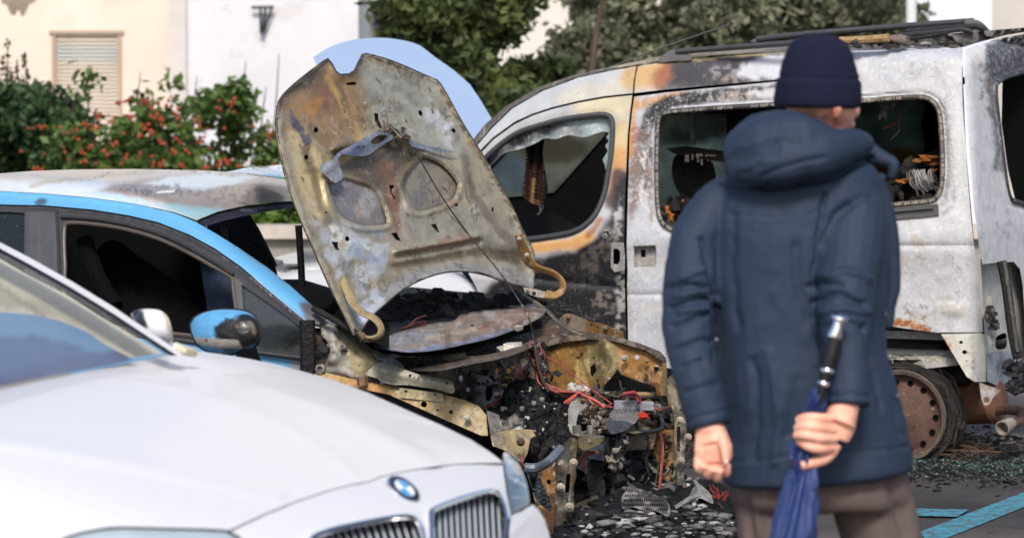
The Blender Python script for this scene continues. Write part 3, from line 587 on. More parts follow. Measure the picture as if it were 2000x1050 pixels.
pts = [VF.w(.12, .3, 1.66), VF.w(1.8, .3, 1.60), VF.w(1.8, 1.45, 1.60), VF.w(.12, 1.45, 1.68)]; mb.add([tuple(p) for p in pts]+[tuple(p-Vector((0, 0, .03))) for p in pts], [(0, 1, 2, 3), (7, 6, 5, 4), (0, 4, 5, 1), (1, 5, 6, 2), (2, 6, 7, 3), (3, 7, 4, 0)], c(15, 15, 16))
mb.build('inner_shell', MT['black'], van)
mb = MB()
mb.sheet(FW1, VFar(1.50), Paint(c(168, 170, 146)).add(M_blob(1000, 340, 50, 40), c(130, 148, 152), .9).add(M_blob(1080, 290, 70, 30), c(96, 82, 56), .8).add(M_line([(1180, 262), (1085, 375)], 9), c(176, 172, 150), .7, 2), step=9, thick=0)
mb.build('far_window_glass', MT['tglass'], van); mb = MB()
mb.sheet(FW2, VFar(1.50), Paint(c(146, 164, 150)).add(M_blob(1340, 240, 110, 44), c(30, 34, 30), .95).add(M_all(), c(84, 92, 78), .6, 12, .02, .8, .02), step=9, thick=0)
mb.build('far_window_glass', MT['tglass'], van); mb = MB()
mb.sheet(FW3, VFar(1.50), Paint(c(122, 136, 126)).add(M_all(), c(84, 96, 86), .6, 12, .02, .6, .02).add(M_blob(1760, 330, 60, 40), c(112, 98, 44), .9).add(M_blob(1700, 200, 50, 24), c(66, 82, 80), .6), step=9, thick=.004)
mb.build('far_window_glass', MT['tglass'], van, label='sooty greenish far side window glass')
# hanging and seated burnt things inside
Yi = 15.75
mb = MB(); mb.sheet(crv([(1030, 255), (1062, 262), (1060, 300), (1066, 340), (1070, 372), (1064, 388), (1056, 402), (1048, 400), (1036, 395), (1018, 378), (1024, 350), (1026, 300)], 4), dsurf((1040, 260, 15.7), (1070, 260, 15.75), (1040, 400, 15.7)), Paint(c(64, 44, 36)).add(M_line([(1042, 350), (1038, 390)], 5), c(196, 150, 106), .9, 2).add(M_blob(1045, 395, 10, 6), c(170, 120, 90), .8).add(M_blob(1045, 280, 20, 40), c(14, 12, 12), .95), step=4, thick=.03, disp=lambda X, Y: .03*np.sin(X*.35+Y*.02))
mb.tpx([(1052, 398, 15.7), (1056, 412, 15.7), (1050, 420, 15.7)], .006, 5, c(70, 70, 70)).tpx([(1060, 400, 15.7), (1060, 410, 15.7)], .004, 5, c(60, 60, 60))
mb.build('melted_trim', MT['char'], van)
st = MB(); st.sheet(crv([(1318, 305), (1340, 298), (1380, 300), (1398, 340), (1395, 400), (1375, 420), (1345, 400), (1322, 370), (1312, 335)], 4), dsurf((1320, 300, 15.95), (1400, 300, 16.0), (1320, 400, 15.9)), c(34, 34, 36), step=8, thick=.09)
st.sheet([(960, 470), (1010, 420), (1080, 410), (1130, 440), (1150, 480), (960, 500)], dsurf((960, 470, 16.2), (1100, 470, 16.0), (960, 400, 16.2)), c(14, 14, 16), step=12, thick=.2)
st.sheet([(1690, 395), (1690, 372), (1800, 352), (1812, 352), (1812, 392)], dsurf((1690, 390, 15.2), (1812, 390, 15.0), (1690, 350, 15.2)), c(16, 16, 17), step=12, thick=.1)
for _ in range(90):
    x = RNG.uniform(1290, 1420); y = RNG.uniform(395, 455); st.rock(P(x, y, RNG.uniform(15.6, 15.9)), RNG.uniform(.02, .05, 3), random.choice([c(30, 28, 28), c(60, 54, 50), c(96, 86, 80), c(20, 20, 20)]), 1, .5)
for _ in range(90):
    x = RNG.uniform(1725, 1835); y = 395-RNG.uniform(0, 1)*np.interp(x, [1725, 1770, 1800, 1835], [30, 75, 85, 95]); st.rock(P(x, y, RNG.uniform(14.95, 15.3)), RNG.uniform(.015, .04, 3), random.choice([c(22, 21, 22), c(44, 40, 38), c(18, 18, 18), c(60, 50, 40)]), 1, .5)
for x, y, s_ in ((1815, 308, .035), (1800, 314, .03), (1825, 320, .02), (1822, 332, .02), (1768, 352, .03), (1760, 356, .02)): st.rock(P(x, y, 14.98), (s_, s_*.8, s_*.4), c(150, 92, 44), 2, .7)
for x, y in ((1306, 412), (1312, 420), (1335, 398), (1342, 420)): st.rock(P(x, y, 15.6), (.012, .012, .02), c(190, 122, 40), 2, .7)
st.build('burnt_seat', MT['debris'], van, kind='stuff')
mb = MB()
for i in range(70):
    x = RNG.normal(1796, 11); y = 330+abs(RNG.normal())*8; mb.tpx([(x, y, 14.95), (x+RNG.normal()*4+4, y+12, 14.94), (x+RNG.normal()*5+12, y+RNG.uniform(18, 42), 14.95)], .0013, 4, random.choice([c(190, 190, 190), c(130, 130, 130), c(90, 88, 86)]), 2)
for i in range(26):
    x = RNG.uniform(1335, 1400); mb.tpx([(x, 300+abs(x-1365)*.1, 15.7), (x, 306+RNG.exponential(7), 15.7)], .004, 4, c(200, 196, 180), 1)
mb.build('fibre_tufts', MT['rubber'], van, kind='stuff')
mb = MB(); mb.sheet([(1300, 290), (1340, 285), (1420, 296), (1420, 318), (1385, 312), (1350, 306), (1315, 300)], dsurf((1300, 290, 15.8), (1400, 290, 15.8), (1300, 310, 15.7)), c(60, 52, 46), step=6, thick=.03, disp=lambda X, Y: .05*fbm(X*.1, Y*.1))
mb.tpx([(1356, 215, 15.6), (1352, 240, 15.6), (1354, 282, 15.6)], .012, 6, c(90, 90, 90))
mb.build('torn_headliner', MT['debris'], van); mb = MB(); mb.sheet(crv([(1716, 198), (1752, 196), (1750, 206), (1742, 212), (1733, 214), (1731, 234), (1724, 226), (1718, 236), (1716, 226), (1722, 212)], 3), dsurf((1716, 200, 15.2), (1750, 200, 15.2), (1716, 230, 15.2)), c(126, 126, 128), step=4, thick=.01, disp=lambda X, Y: .04*fbm(X*.1, Y*.1))
mb.build('torn_headliner', MT['debris'], van); mb = MB(); mb.tpx([(1758, 196, 15.15), (1760, 222, 15.15), (1750, 240, 15.15), (1726, 252, 15.15)], .006, 6, c(110, 66, 44)).tpx([(1754, 240, 15.15), (1757, 255, 15.15), (1740, 272, 15.15)], .002, 4, c(150, 120, 90))
mb.build('hanging_wire', MT['debris'], van, kind='stuff')
# rear door with window opening, exposed rear corner
pg = Paint(c(198, 200, 204, .9)).add(M_poly([(1922, 84), (2040, 60), (2100, 60), (2100, 140), (1965, 146), (1946, 172), (1950, 260), (1952, 330), (1942, 330), (1938, 240), (1930, 150)], 6), c(58, 60, 70), .95, 8, .05).add(M_blob(1925, 170, 16, 60, -10), c(134, 118, 108), .9, 8, .06, 1, .12)
pg.add(M_poly([(1884, 96), (1926, 90), (1922, 118), (1905, 130), (1890, 120)], 4), c(214, 212, 212), .95, 4).add(M_line([(1990, 110), (2040, 90)], 15), c(44, 40, 40), .8).add(M_blob(1962, 430, 14, 50), c(150, 156, 170), .7, 10, .04, 1, .08).add(M_line([(1948, 180), (1960, 330), (1985, 398), (2040, 412)], 8), c(70, 74, 84), .8, 4)
REAR = [(1886, 97), (1900, 90), (1960, 74), (2035, 60), (2072, 64), (2096, 78), (2103, 110), (2105, 560), (2098, 700), (2010, 700), (2003, 640), (1998, 560), (1992, 525), (1980, 511), (1950, 512), (1919, 516), (1912, 480), (1902, 400), (1894, 300), (1888, 220), (1884, 150)]
WIN4 = crv([(1944, 175), (1952, 158), (1975, 147), (2040, 132), (2070, 132), (2080, 150), (2082, 385), (2070, 402), (2030, 404), (1985, 394), (1970, 380), (1960, 320), (1950, 240)], 4)
mb = MB(); mb.sheet(REAR, VI(-.006), pg, [WIN4], step=5, thick=.015, disp=lambda X, Y: .004*fbm(X*.04, Y*.05)-.015*np.exp(-((segd(X, Y, WIN4+[WIN4[0]])-9)/4)**2), back=c(30, 30, 32)); rd = mb.build('rear_door', MT['ash'], van)
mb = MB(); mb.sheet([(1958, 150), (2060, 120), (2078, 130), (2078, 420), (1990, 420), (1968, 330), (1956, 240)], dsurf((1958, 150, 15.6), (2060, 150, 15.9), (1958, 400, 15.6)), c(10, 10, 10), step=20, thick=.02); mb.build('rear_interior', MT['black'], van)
mb = MB(); ring(mb, dense(WIN4, 12), VI(-.004), .012, c(56, 58, 66)); mb.build('window_seal', MT['burnt'], rd)
mb = MB(); Yr = 14.72
mb.sheet([(1915, 505), (2010, 500), (2012, 730), (1930, 745), (1922, 640)], VI(.05), Paint(c(186, 184, 180)).add(M_blob(1932, 640, 14, 30), c(90, 90, 92), .8), [crv([(1927, 582), (1935, 578), (1936, 598), (1928, 600)], 3), crv([(1946, 658), (1960, 650), (1966, 655), (1965, 678), (1950, 682), (1944, 676)], 3)], step=6, thick=.01, disp=lambda X, Y: .02*fbm(X*.05, Y*.02), back=c(60, 60, 60))
mb.sheet([(1927, 702), (1930, 690), (1955, 684), (1975, 688), (1985, 712), (2012, 735), (2012, 768), (1985, 768), (1928, 744)], VI(-.01), Paint(c(150, 156, 168)).add(M_blob(1968, 720, 22, 20), c(70, 74, 84), .8), step=5, thick=.012, disp=lambda X, Y: .02*fbm(X*.06, Y*.06))
mb.sheet([(1838, 652), (1915, 650), (1932, 655), (1938, 668), (1928, 700), (1926, 745), (1904, 745), (1888, 735), (1872, 708), (1855, 680)], VI(-.004), Paint(c(204, 202, 190)).add(M_line([(1840, 660), (1858, 682)], 6), c(190, 130, 60), .9).add(M_line([(1900, 655), (1908, 745)], 5), c(160, 158, 152), .6), [ell(1877, 668, 4, 3), ell(1884, 687, 5, 4), ell(1888, 704, 1.5, 1.5), ell(1900, 705, 1.5, 1.5), ell(1900, 718, 1.5, 1.5)], step=5, thick=.008)
mb.sheet([(1912, 746), (1955, 762), (1940, 775), (1932, 790), (1922, 792), (1917, 780)], dsurf((1912, 746, 14.75), (1955, 760, 14.75), (1920, 790, 14.75)), c(150, 140, 130), [ell(1927, 780, 6, 6)], step=5, thick=.008)
mb.build('rear_corner_structure', MT['ash'], van)
mb = MB(); mb.tpx([(1956, 510, 14.72), (1966, 560, 14.72), (1976, 640, 14.72), (1988, 700, 14.72)], .022, 8, c(34, 34, 36))
for i in range(60):
    t = i/60; mb.box(P(1962+t*26, 512+t*176, 14.69), (.014, .004, .004), c(110, 108, 106))
for _ in range(40): mb.rock(P(1930+RNG.normal()*5+_*.3, 598+_*1.1, 14.68), RNG.uniform(.006, .018, 3), random.choice([c(30, 30, 32), c(90, 84, 80), c(60, 56, 54)]), 1, .5)
for _ in range(30): mb.rock(P(RNG.uniform(1970, 2020), RNG.uniform(712, 762), 14.6), RNG.uniform(.01, .035, 3), c(36, 37, 42), 1, .4)
mb.build('burnt_harness', MT['char'], van, kind='stuff')
mb = MB(); mb.sheet([(1560, 640), (1842, 648), (1862, 684), (1874, 712), (1750, 726), (1740, 702), (1560, 700)], VI(.10), Paint(c(168, 166, 162)).add(M_line([(1740, 698), (1860, 700)], 6), c(140, 132, 100), .8), [[(1744, 702), (1800, 702), (1770, 716), (1746, 722)]], step=7, thick=.03, disp=lambda X, Y: .03*sst(692, 700, Y))
for x in (1785, 1830): mb.tpx([(x, 655, 14.9), (x, 695, 14.9)], .003, 5, c(110, 108, 104), 1)
mb.build('rear_beam', MT['ash'], van)
# underbody, silencer, tail pipe
mb = MB(); pts = [VF.w(.1, .25, .42), VF.w(3.9, .15, .42), VF.w(3.9, 1.55, .42), VF.w(.1, 1.55, .42)]; mb.add([tuple(p) for p in pts]+[tuple(p-Vector((0, 0, .1))) for p in pts], [(0, 1, 2, 3), (7, 6, 5, 4), (0, 4, 5, 1), (1, 5, 6, 2), (2, 6, 7, 3), (3, 7, 4, 0)], c(24, 24, 26)); mb.build('underbody', MT['char'], van)
mb = MB(); a = P(1852, 785, 15.1); b = P(1955, 782, 14.95); ax = b-a; L = ax.length
mb.lathe(a, ax, [(-.02, .03), (0, .085), (.012, .098), (.06, .100), (.065, .104), (.075, .100), (L-.04, .100), (L-.03, .104), (L-.01, .09), (L, .05)], 26, c(122, 82, 62))
mb.tpx([(1950, 800, 14.9), (1975, 800, 14.85), (1996, 805, 14.8), (1992, 822, 14.75), (1970, 828, 14.65)], .022, 10, c(90, 66, 56))
mb.build('silencer', MT['rust'], van)
mb = MB(); a = P(1975, 826, 14.66); b = P(1947, 842, 14.55); mb.lathe(a, b-a, [(0, .026), (.03, .03), (.085, .034), (.086, .028), (.03, .024)], 18, c(150, 140, 130)); mb.build('tail_pipe', MT['burnt'], van)
mb = MB(); mb.rock(P(1700, 760, 15.0), (.3, .05, .05), c(20, 20, 20)); mb.tpx([(1790, 760, 15.05), (1830, 745, 15.0), (1870, 750, 15.0)], .015, 6, c(60, 52, 46)); mb.tpx([(1845, 735, 14.9), (1828, 750, 14.9), (1810, 735, 14.9), (1822, 725, 14.9)], .004, 5, c(90, 80, 70))
mb.build('suspension', MT['char'], van)
# wheels: steel rim, black discs standing in for its dark holes, remains of the tyre wires
def van_wheel(u, side=0):
    ce = VF.w(u, side+.10, .185); ax = -Vector((LT[0], LT[1], 0)); 
    t = bpy.data.objects.new('wheel', None)
    mb = MB(); mb.lathe(ce-ax*.02, ax, [(-.1, .20), (.05, .20), (.052, .235), (.02, .24), (-.02, .235), (-.08, .24), (-.1, .225)], 40, c(48, 46, 45))
    wh_ = mb.build('wheel', MT['char'], van)
    mb = MB(); N = 40
    fr = np.array([H[0], H[1], 0.]); upz = np.array([0, 0, 1.]); axn = np.array(ax)
    rows = [(.06, .205), (.075, .20), (.07, .185), (.035, .175), (.03, .155), (.045, .12), (.05, .06), (.06, .045), (.06, 0.001)]
    V = [np.array(ce)+axn*d+(fr*math.cos(2*math.pi*k/N)+upz*math.sin(2*math.pi*k/N))*r for d, r in rows for k in range(N)]
    Fq = []
    for i in range(len(rows)-1):
        for k in range(N):
            Fq.append((i*N+k, i*N+(k+1) % N, (i+1)*N+(k+1) % N, (i+1)*N+k))
    cc = np.array([c(92, 66, 56) if r < .18 else c(96, 84, 74) for d, r in rows for k in range(N)])
    mb.add(V, Fq, cc); rm_ = mb.build('rim', MT['rust'], wh_)
    mb = MB()
    for k in range(14):
        an = 6.283*k/14; mb.lathe(np.array(ce)+axn*.030+(fr*math.cos(an)+upz*math.sin(an))*.148, axn, [(0, .013), (.012, .0125), (.0125, .009), (.006, .008)], 12, c(4, 4, 4))
    mb.build('rim_hole_discs', MT['black'], rm_, kind='stuff')
    mb = MB()
    for i in range(150):
        a0 = RNG.uniform(0, 6.28); r0 = RNG.uniform(.195, .26); off = RNG.uniform(-.07, .07); q = []
        for j in range(7):
            an = a0+j*RNG.uniform(.12, .2); rr = r0+.012*math.sin(j+i)
            q.append(tuple(np.array(ce)+axn*(off+.01*math.sin(j*2+i))+(fr*math.cos(an)+upz*math.sin(an))*rr))
        q = [p for p in q if p[2] > .01]
        if len(q) > 2: mb.tube(q, .0014, 4, random.choice([c(60, 52, 46), c(40, 36, 34), c(90, 76, 64), c(28, 26, 25)]))
    mb.build('tyre_wires', MT['rubber'], wh_)
van_wheel(.33); van_wheel(3.2)
# front end: wing panel, raised bonnet
mb = MB(); pw = Paint(c(206, 208, 212)).add(M_blob(940, 560, 14, 30), c(70, 70, 74), .9)
mb.sheet(crv([(470, 520), (535, 503), (580, 492), (640, 487), (740, 490), (840, 505), (905, 522), (934, 545), (941, 575), (941, 600), (930, 640), (700, 700), (520, 660), (450, 580)], 5), isurf(VF, lambda u, v, z: smax(.02-v+.12*np.clip(z-.55, 0, 9)**1.5, (z-.78)+.25*(u-2.9)**2*.6, .12), 14.0, 19.0), pw, step=9, thick=.01); mb.build('front_wing', MT['whood'], van)
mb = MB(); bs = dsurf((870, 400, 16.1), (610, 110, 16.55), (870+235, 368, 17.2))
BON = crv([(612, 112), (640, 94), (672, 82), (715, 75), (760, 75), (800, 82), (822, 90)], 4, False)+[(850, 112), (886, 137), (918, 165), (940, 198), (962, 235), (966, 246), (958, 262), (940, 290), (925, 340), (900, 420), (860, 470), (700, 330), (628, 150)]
mb.sheet(BON, bs, c(206, 226, 252, 1), step=10, thick=.02, disp=lambda X, Y: .03*np.sin((X-600)/350*3.14)-.012*sst(-6, 6, (X-885)-(Y-137)*.75)+.00*X); mb.build('raised_bonnet', MT['sbon'], van, label='raised pale bonnet of the van, tinted with the blue of the sky')  # blue sky reflection tinted into the silver base colour
mb = MB(); mb.sheet([(935, 290), (905, 330), (862, 392), (850, 470), (960, 600), (1060, 700), (1060, 560), (1000, 440), (900, 400)], VI(.06), c(40, 40, 42), step=14, thick=.01); mb.tpx([(1000, 212, 16.1), (965, 242, 16.15), (930, 285, 16.15), (880, 350, 16.1)], .012, 6, c(40, 42, 44)); mb.build('front_bulkhead', MT['char'], van)
# roof rails and aerial
def rail(name, pts, r, foot, lab):
    mb = MB(); mb.tpx(pts, r, 10, c(66, 66, 68), 4, flat=.8); q = mb.build(name, MT['plastic'], van); 
    for o in foot:
        m2 = MB(); m2.sheet(crv(o[0], 4), dsurf((o[0][0][0], 0, o[1]), (o[0][0][0]+50, 0, o[1]-.05), (o[0][0][0], 99, o[1])), c(84, 84, 86), step=6, thick=.05); m2.c = [a_*1.5 for a_ in m2.c]; m2.build('rail_foot', MT['plastic'], q)
rail('roof_rail', [(1322, 101, 15.35), (1400, 95, 15.25), (1500, 88, 15.1), (1610, 80, 14.95)], .017, [([(1284, 121), (1292, 110), (1305, 101), (1318, 97), (1328, 104), (1344, 105), (1350, 117), (1320, 119)], 15.38)], '')
rail('roof_rail', [(1480, 77, 16.3), (1600, 65, 16.1), (1760, 52, 15.9), (1900, 42, 15.7)], .020, [([(1466, 82), (1480, 74), (1496, 72), (1500, 82)], 16.35), ([(1885, 39), (1902, 38), (1918, 44), (1930, 56), (1934, 62), (1905, 62), (1888, 52)], 15.68)], '')
mb = MB(); mb.tpx([(1770, 62, 15.8), (1850, 56, 15.6), (1905, 52, 15.5), (1925, 60, 15.5)], .014, 8, c(52, 52, 55)); mb.tpx([(1750, 70, 15.6), (1840, 62, 15.45), (1880, 58, 15.4), (1900, 64, 15.4)], .012, 8, c(60, 60, 62)); mb.tpx([(1690, 84, 15.3), (1780, 76, 15.2), (1850, 66, 15.1)], .009, 8, c(40, 40, 42))
for _ in range(60): mb.rock(P(RNG.uniform(1640, 1880), RNG.uniform(80, 92), 14.95), RNG.uniform(.004, .02, 3)*np.array([1.6, 1, .5]), random.choice([c(40, 40, 42), c(96, 88, 80), c(150, 140, 130)]), 1, .5)
mb.build('roof_debris', MT['char'], van, kind='stuff')
mb = MB(); mb.tpx([(1150, 148, 15.8), (1280, 98, 15.5), (1428, 47, 15.1)], .0035, 6, c(110, 108, 104)); mb.rock(P(1428, 46, 15.1), (.012, .006, .006), c(50, 50, 50)); mb.build('aerial', MT['plastic'], van)
o = MB(); o.tpx([(1640, 80, 15.0), (1690, 78, 14.95), (1736, 74, 14.9)], .018, 8, c(170, 140, 100), 3); o.build('charred_batten', MT['debris'], None, label='scorched yellowish batten lying on the van roof beside the grey rock', category='batten')
o = MB(); o.rock(P(1757, 77, 14.95), (.05, .04, .022), c(124, 112, 106), 2, .3); o.build('rubble_piece', MT['debris'], None, label='grey lump of rubble on the van roof right of the scorched batten', category='rubble')
# ============================================================ BURNT BLUE HATCHBACK (faces right and towards the camera)
BF = Frame(-.735, 12.9, H, LT)
def f_blue(u, v, z):
    side = .30*np.clip(z-.72, 0, 9)**1.25 - .02*np.exp(-((z-.60)/.1)**2) - v
    roof = z-(1.255+.05*np.sin(np.clip(v/1.5, 0, 1)*math.pi)) + .10*(u+1.75)**2*.9*(u > -1.75)
    ws = (z-.80)+(u-.02)*.56 + .12*(np.clip(v, 0, 1.5)-.75)**2
    return smax(smax(side, roof, .10), ws, .05)
BS = isurf(BF, f_blue, 11.6, 15.5)
def BI(d): return isurf(BF, lambda u, v, z: f_blue(u, v, z)+d, 11.6, 15.8)
blue = thing('burnt_blue_car', 'light blue hatchback with burnt bare front end and raised scorched bonnet', 'car', tuple(BF.w(-.6, .7, 0)))
skyb = c(96, 166, 216); pale = c(206, 214, 222)
ROOF = [(-520, 372), (-420, 352), (-250, 346), (-30, 341), (60, 334), (140, 331), (260, 330), (380, 332), (450, 336), (520, 345), (575, 352), (590, 392), (540, 394), (480, 401), (425, 413), (384, 430), (340, 414), (270, 399), (180, 386), (90, 378), (0, 373), (-30, 373), (-250, 377), (-420, 390), (-520, 420)]
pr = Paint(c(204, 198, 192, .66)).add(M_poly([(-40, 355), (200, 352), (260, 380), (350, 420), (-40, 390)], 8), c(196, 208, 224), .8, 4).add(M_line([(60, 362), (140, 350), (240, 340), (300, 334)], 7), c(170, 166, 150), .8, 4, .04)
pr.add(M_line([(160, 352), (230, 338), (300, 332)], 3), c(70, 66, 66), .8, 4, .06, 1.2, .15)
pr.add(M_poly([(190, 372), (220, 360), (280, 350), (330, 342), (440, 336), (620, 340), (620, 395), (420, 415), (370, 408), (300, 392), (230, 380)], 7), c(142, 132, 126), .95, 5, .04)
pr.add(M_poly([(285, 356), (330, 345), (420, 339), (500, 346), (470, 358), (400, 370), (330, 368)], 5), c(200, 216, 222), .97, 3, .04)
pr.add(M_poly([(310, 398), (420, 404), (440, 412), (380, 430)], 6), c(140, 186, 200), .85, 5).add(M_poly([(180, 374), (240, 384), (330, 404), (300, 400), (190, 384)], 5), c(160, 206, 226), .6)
pr.add(M_poly([(200, 372), (250, 358), (340, 352), (380, 372), (520, 358), (600, 362), (600, 380), (430, 396), (330, 388), (250, 378)], 6), c(58, 52, 60), .62, 5, .05, .9, .17)
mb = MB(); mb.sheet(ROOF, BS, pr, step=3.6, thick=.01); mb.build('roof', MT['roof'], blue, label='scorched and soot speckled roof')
mb = MB(); mb.sheet([(440, 336), (480, 328), (540, 322), (580, 320), (590, 350), (530, 345), (480, 338)], isurf(BF, lambda u, v, z: z-1.285-.03*np.sin((v-1.2)*5), 13.5, 17.5), Paint(c(188, 204, 222)).add(M_line([(515, 344), (590, 351)], 3), skyb, 1, 0), step=6, thick=.02)
mb.build('far_roof_edge', MT['blue'], blue)
RAIL = [(-520, 424), (-420, 393), (-250, 379), (-30, 374), (0, 374), (90, 379), (180, 387), (270, 400), (340, 416), (382, 433), (420, 455), (470, 486), (520, 520), (565, 556), (610, 596), (640, 622), (622, 634), (592, 622), (560, 596), (520, 562), (470, 520), (420, 485), (370, 458), (310, 434), (250, 420), (180, 409), (90, 401), (0, 399), (-30, 399), (-250, 404), (-400, 420), (-500, 460)]
prl = Paint(skyb).add(M_line([(540, 520), (640, 610)], 14), c(110, 150, 150), .7).add(M_line([(470, 482), (530, 522), (580, 562), (660, 628)], 9, .9), c(56, 52, 56), .95, 3, .05).add(M_blob(80, 394, 12, 8, -20), c(60, 70, 84), .9, 2, .2)
prl.add(M_poly([(585, 590), (640, 590), (650, 640), (600, 640)], 6), c(88, 84, 84), .95, 3)
prl.add(M_line([(-30, 380), (120, 386), (260, 404)], 6), c(110, 186, 238), .4)
mb = MB(); mb.sheet(RAIL, BI(-.006), prl, step=4, thick=.012, disp=lambda X, Y: 0*X); mb.build('roof_rail_panel', MT['blue'], blue)
# black frame round the door windows
FR = [(-480, 462), (-400, 422), (-250, 406), (-30, 400), (0, 400), (90, 402), (180, 410), (250, 421), (310, 435), (370, 459), (420, 486), (470, 521), (520, 563), (560, 597), (598, 628), (602, 700), (590, 705), (480, 688), (340, 662), (100, 640), (-30, 620), (-470, 600)]
WA = [(-370, 450), (-300, 425), (-40, 414), (20, 414), (48, 416), (46, 560), (-40, 545), (-370, 540)]
WB = crv([(126, 445), (140, 435), (180, 437), (240, 446), (310, 466), (370, 494), (420, 522), (452, 541), (456, 560), (460, 648), (400, 656), (340, 652), (230, 640), (134, 600), (127, 520)], 4)
WC = [(472, 556), (500, 574), (560, 616), (592, 642), (590, 688), (540, 684), (480, 672)]
pfr = Paint(c(58, 58, 62)).add(M_poly([(50, 412), (110, 412), (116, 700), (44, 700)], 2), c(74, 74, 80), 1, 0).add(M_poly([(455, 540), (474, 552), (482, 680), (460, 680)], 2), c(92, 92, 94), 1, 0)
def dfr(X, Y): return .004*((X > 50) & (X < 76)) + .002*((X >= 76) & (X < 108)) + .006*np.exp(-((segd(X, Y, [(-30, 403), (90, 406), (180, 414), (250, 426), (310, 440), (370, 464), (420, 491), (470, 526), (520, 568), (600, 634)])-0)/3.5)**2)
mb = MB(); mb.sheet(FR, BI(.006), pfr, [WA, WB, WC], step=5, thick=.02, disp=dfr); fr_ = mb.build('door_frame', MT['plastic'], blue)
mb = MB(); ring(mb, dense(WB, 10), BI(.008), .009, c(84, 76, 70)); q = [(118, 424), (135, 424), (200, 430), (270, 444), (330, 464), (400, 500), (456, 536)]; ring(mb, crv(q, 4, False), BI(-.004), .006, c(40, 40, 42), closed=False); ring(mb, [(110, 412), (113, 470), (116, 560)], BI(-.002), .005, c(30, 30, 30), closed=False)
mb.build('window_seal', MT['plastic'], fr_)
mb = MB(); mb.sheet(WA, BI(.018), c(30, 36, 38), step=12, thick=.004); mb.build('window_glass', MT['dglass'], fr_); mb = MB(); mb.sheet(WC, BI(.018), Paint(c(66, 70, 74)).add(M_blob(540, 660, 60, 26), c(22, 24, 23), .9), step=6, thick=.004); mb.build('window_glass', MT['dglass'], fr_)
# door skin below the windows and exposed front pillar
mb = MB(); mb.sheet([(-560, 600), (-470, 602), (-30, 622), (100, 645), (340, 664), (480, 690), (602, 706), (602, 735), (604, 1060), (-30, 1040), (-520, 960), (-580, 800)], BI(-.004), Paint(skyb).add(M_poly([(560, 690), (610, 690), (610, 760), (572, 760)], 8), c(140, 150, 155), .95, 4), step=10, thick=.02); mb.build('door', MT['blue'], blue)
mb = MB(); mb.tpx([(-30, 622, 13.5), (200, 650, 13.3), (340, 662, 13.15), (480, 684, 13.0), (600, 699, 12.88)], .018, 8, c(60, 60, 62), 3, flat=.6); mb.build('waist_strip', MT['plastic'], blue)
# wing mirror
mb = MB(); Ym = 12.75
MO = crv([(373, 640), (376, 625), (390, 614), (415, 606), (445, 604), (475, 607), (496, 616), (505, 632), (507, 655), (502, 672), (488, 680), (470, 682), (450, 692), (425, 690), (400, 682), (383, 668)], 4)
ms = dsurf((373, 650, 12.72), (505, 650, 12.60), (400, 700, 12.68))
def md(X, Y): return .11*np.sqrt(np.clip(1-(np.abs(X-440)/69)**2.4-(np.abs(Y-646)/44)**2.4, 0, 1))
pm = Paint(skyb).add(M_poly([(422, 668), (418, 640), (440, 622), (462, 620), (470, 612), (500, 616), (515, 640), (512, 690), (450, 700)], 4), c(26, 24, 26), 1, 4, .12).add(M_line([(488, 630), (498, 650)], 7), c(120, 108, 96), .8, 4, .1)
pm.add(M_poly([(370, 656), (400, 660), (430, 661), (465, 664), (475, 682), (420, 680), (385, 672)], 1.5), c(176, 172, 168), 1, 1, .1).add(M_blob(403, 664, 3, 3), c(110, 30, 40), 1, 0).add(M_line([(376, 668), (400, 684), (450, 692), (470, 688)], 4), c(26, 26, 28), 1, 0)
mb.sheet(MO, ms, pm, step=3.5, thick=.02, disp=lambda X, Y: md(X, Y)+.006*fbm(X*.1, Y*.1)*(X > 430), back=c(20, 20, 20)); mm = mb.build('wing_mirror', MT['mirp'], blue)
mb = MB(); ring(mb, dense(MO, 10), ms, .006, c(22, 22, 24)); mb.sheet([(455, 686), (500, 678), (508, 700), (520, 715), (470, 708)], dsurf((455, 686, 12.75), (520, 686, 12.75), (480, 710, 12.8)), c(24, 24, 26), step=6, thick=.05); mb.build('mirror_arm', MT['plastic'], mm)
# windscreen frame: header, far pillar, hanging strip, dashboard
mb = MB(); mb.sheet([(384, 431), (425, 414), (480, 402), (540, 395), (600, 390), (600, 404), (540, 410), (480, 421), (440, 430), (400, 442)], BI(.012), Paint(c(40, 42, 56)).add(M_line([(470, 412), (600, 396)], 3), c(80, 92, 120), .8, 1), step=5, thick=.02); 
mb.sheet([(400, 436), (450, 425), (485, 418), (500, 440), (520, 480), (538, 520), (545, 548), (470, 500), (420, 470)], isurf(BF, lambda u, v, z: 1.30-v, 11.6, 16), c(12, 12, 14), step=8, thick=.03)
mb.tpx([(484, 417, 14.1), (505, 450, 14.1), (540, 520, 14.1)], .006, 6, c(70, 72, 80), 2)
mb.tpx([(432, 430, 13.6), (440, 458, 13.6), (442, 480, 13.6)], .012, 6, c(60, 66, 84), 3)
mb.tpx([(583, 440, 13.4), (587, 500, 13.4), (590, 560, 13.4)], .014, 6, c(16, 16, 18), 3, flat=.5).tpx([(563, 403, 13.6), (564, 424, 13.6)], .005, 5, c(20, 20, 20), 1)
mb.build('windscreen_frame', MT['char'], blue)
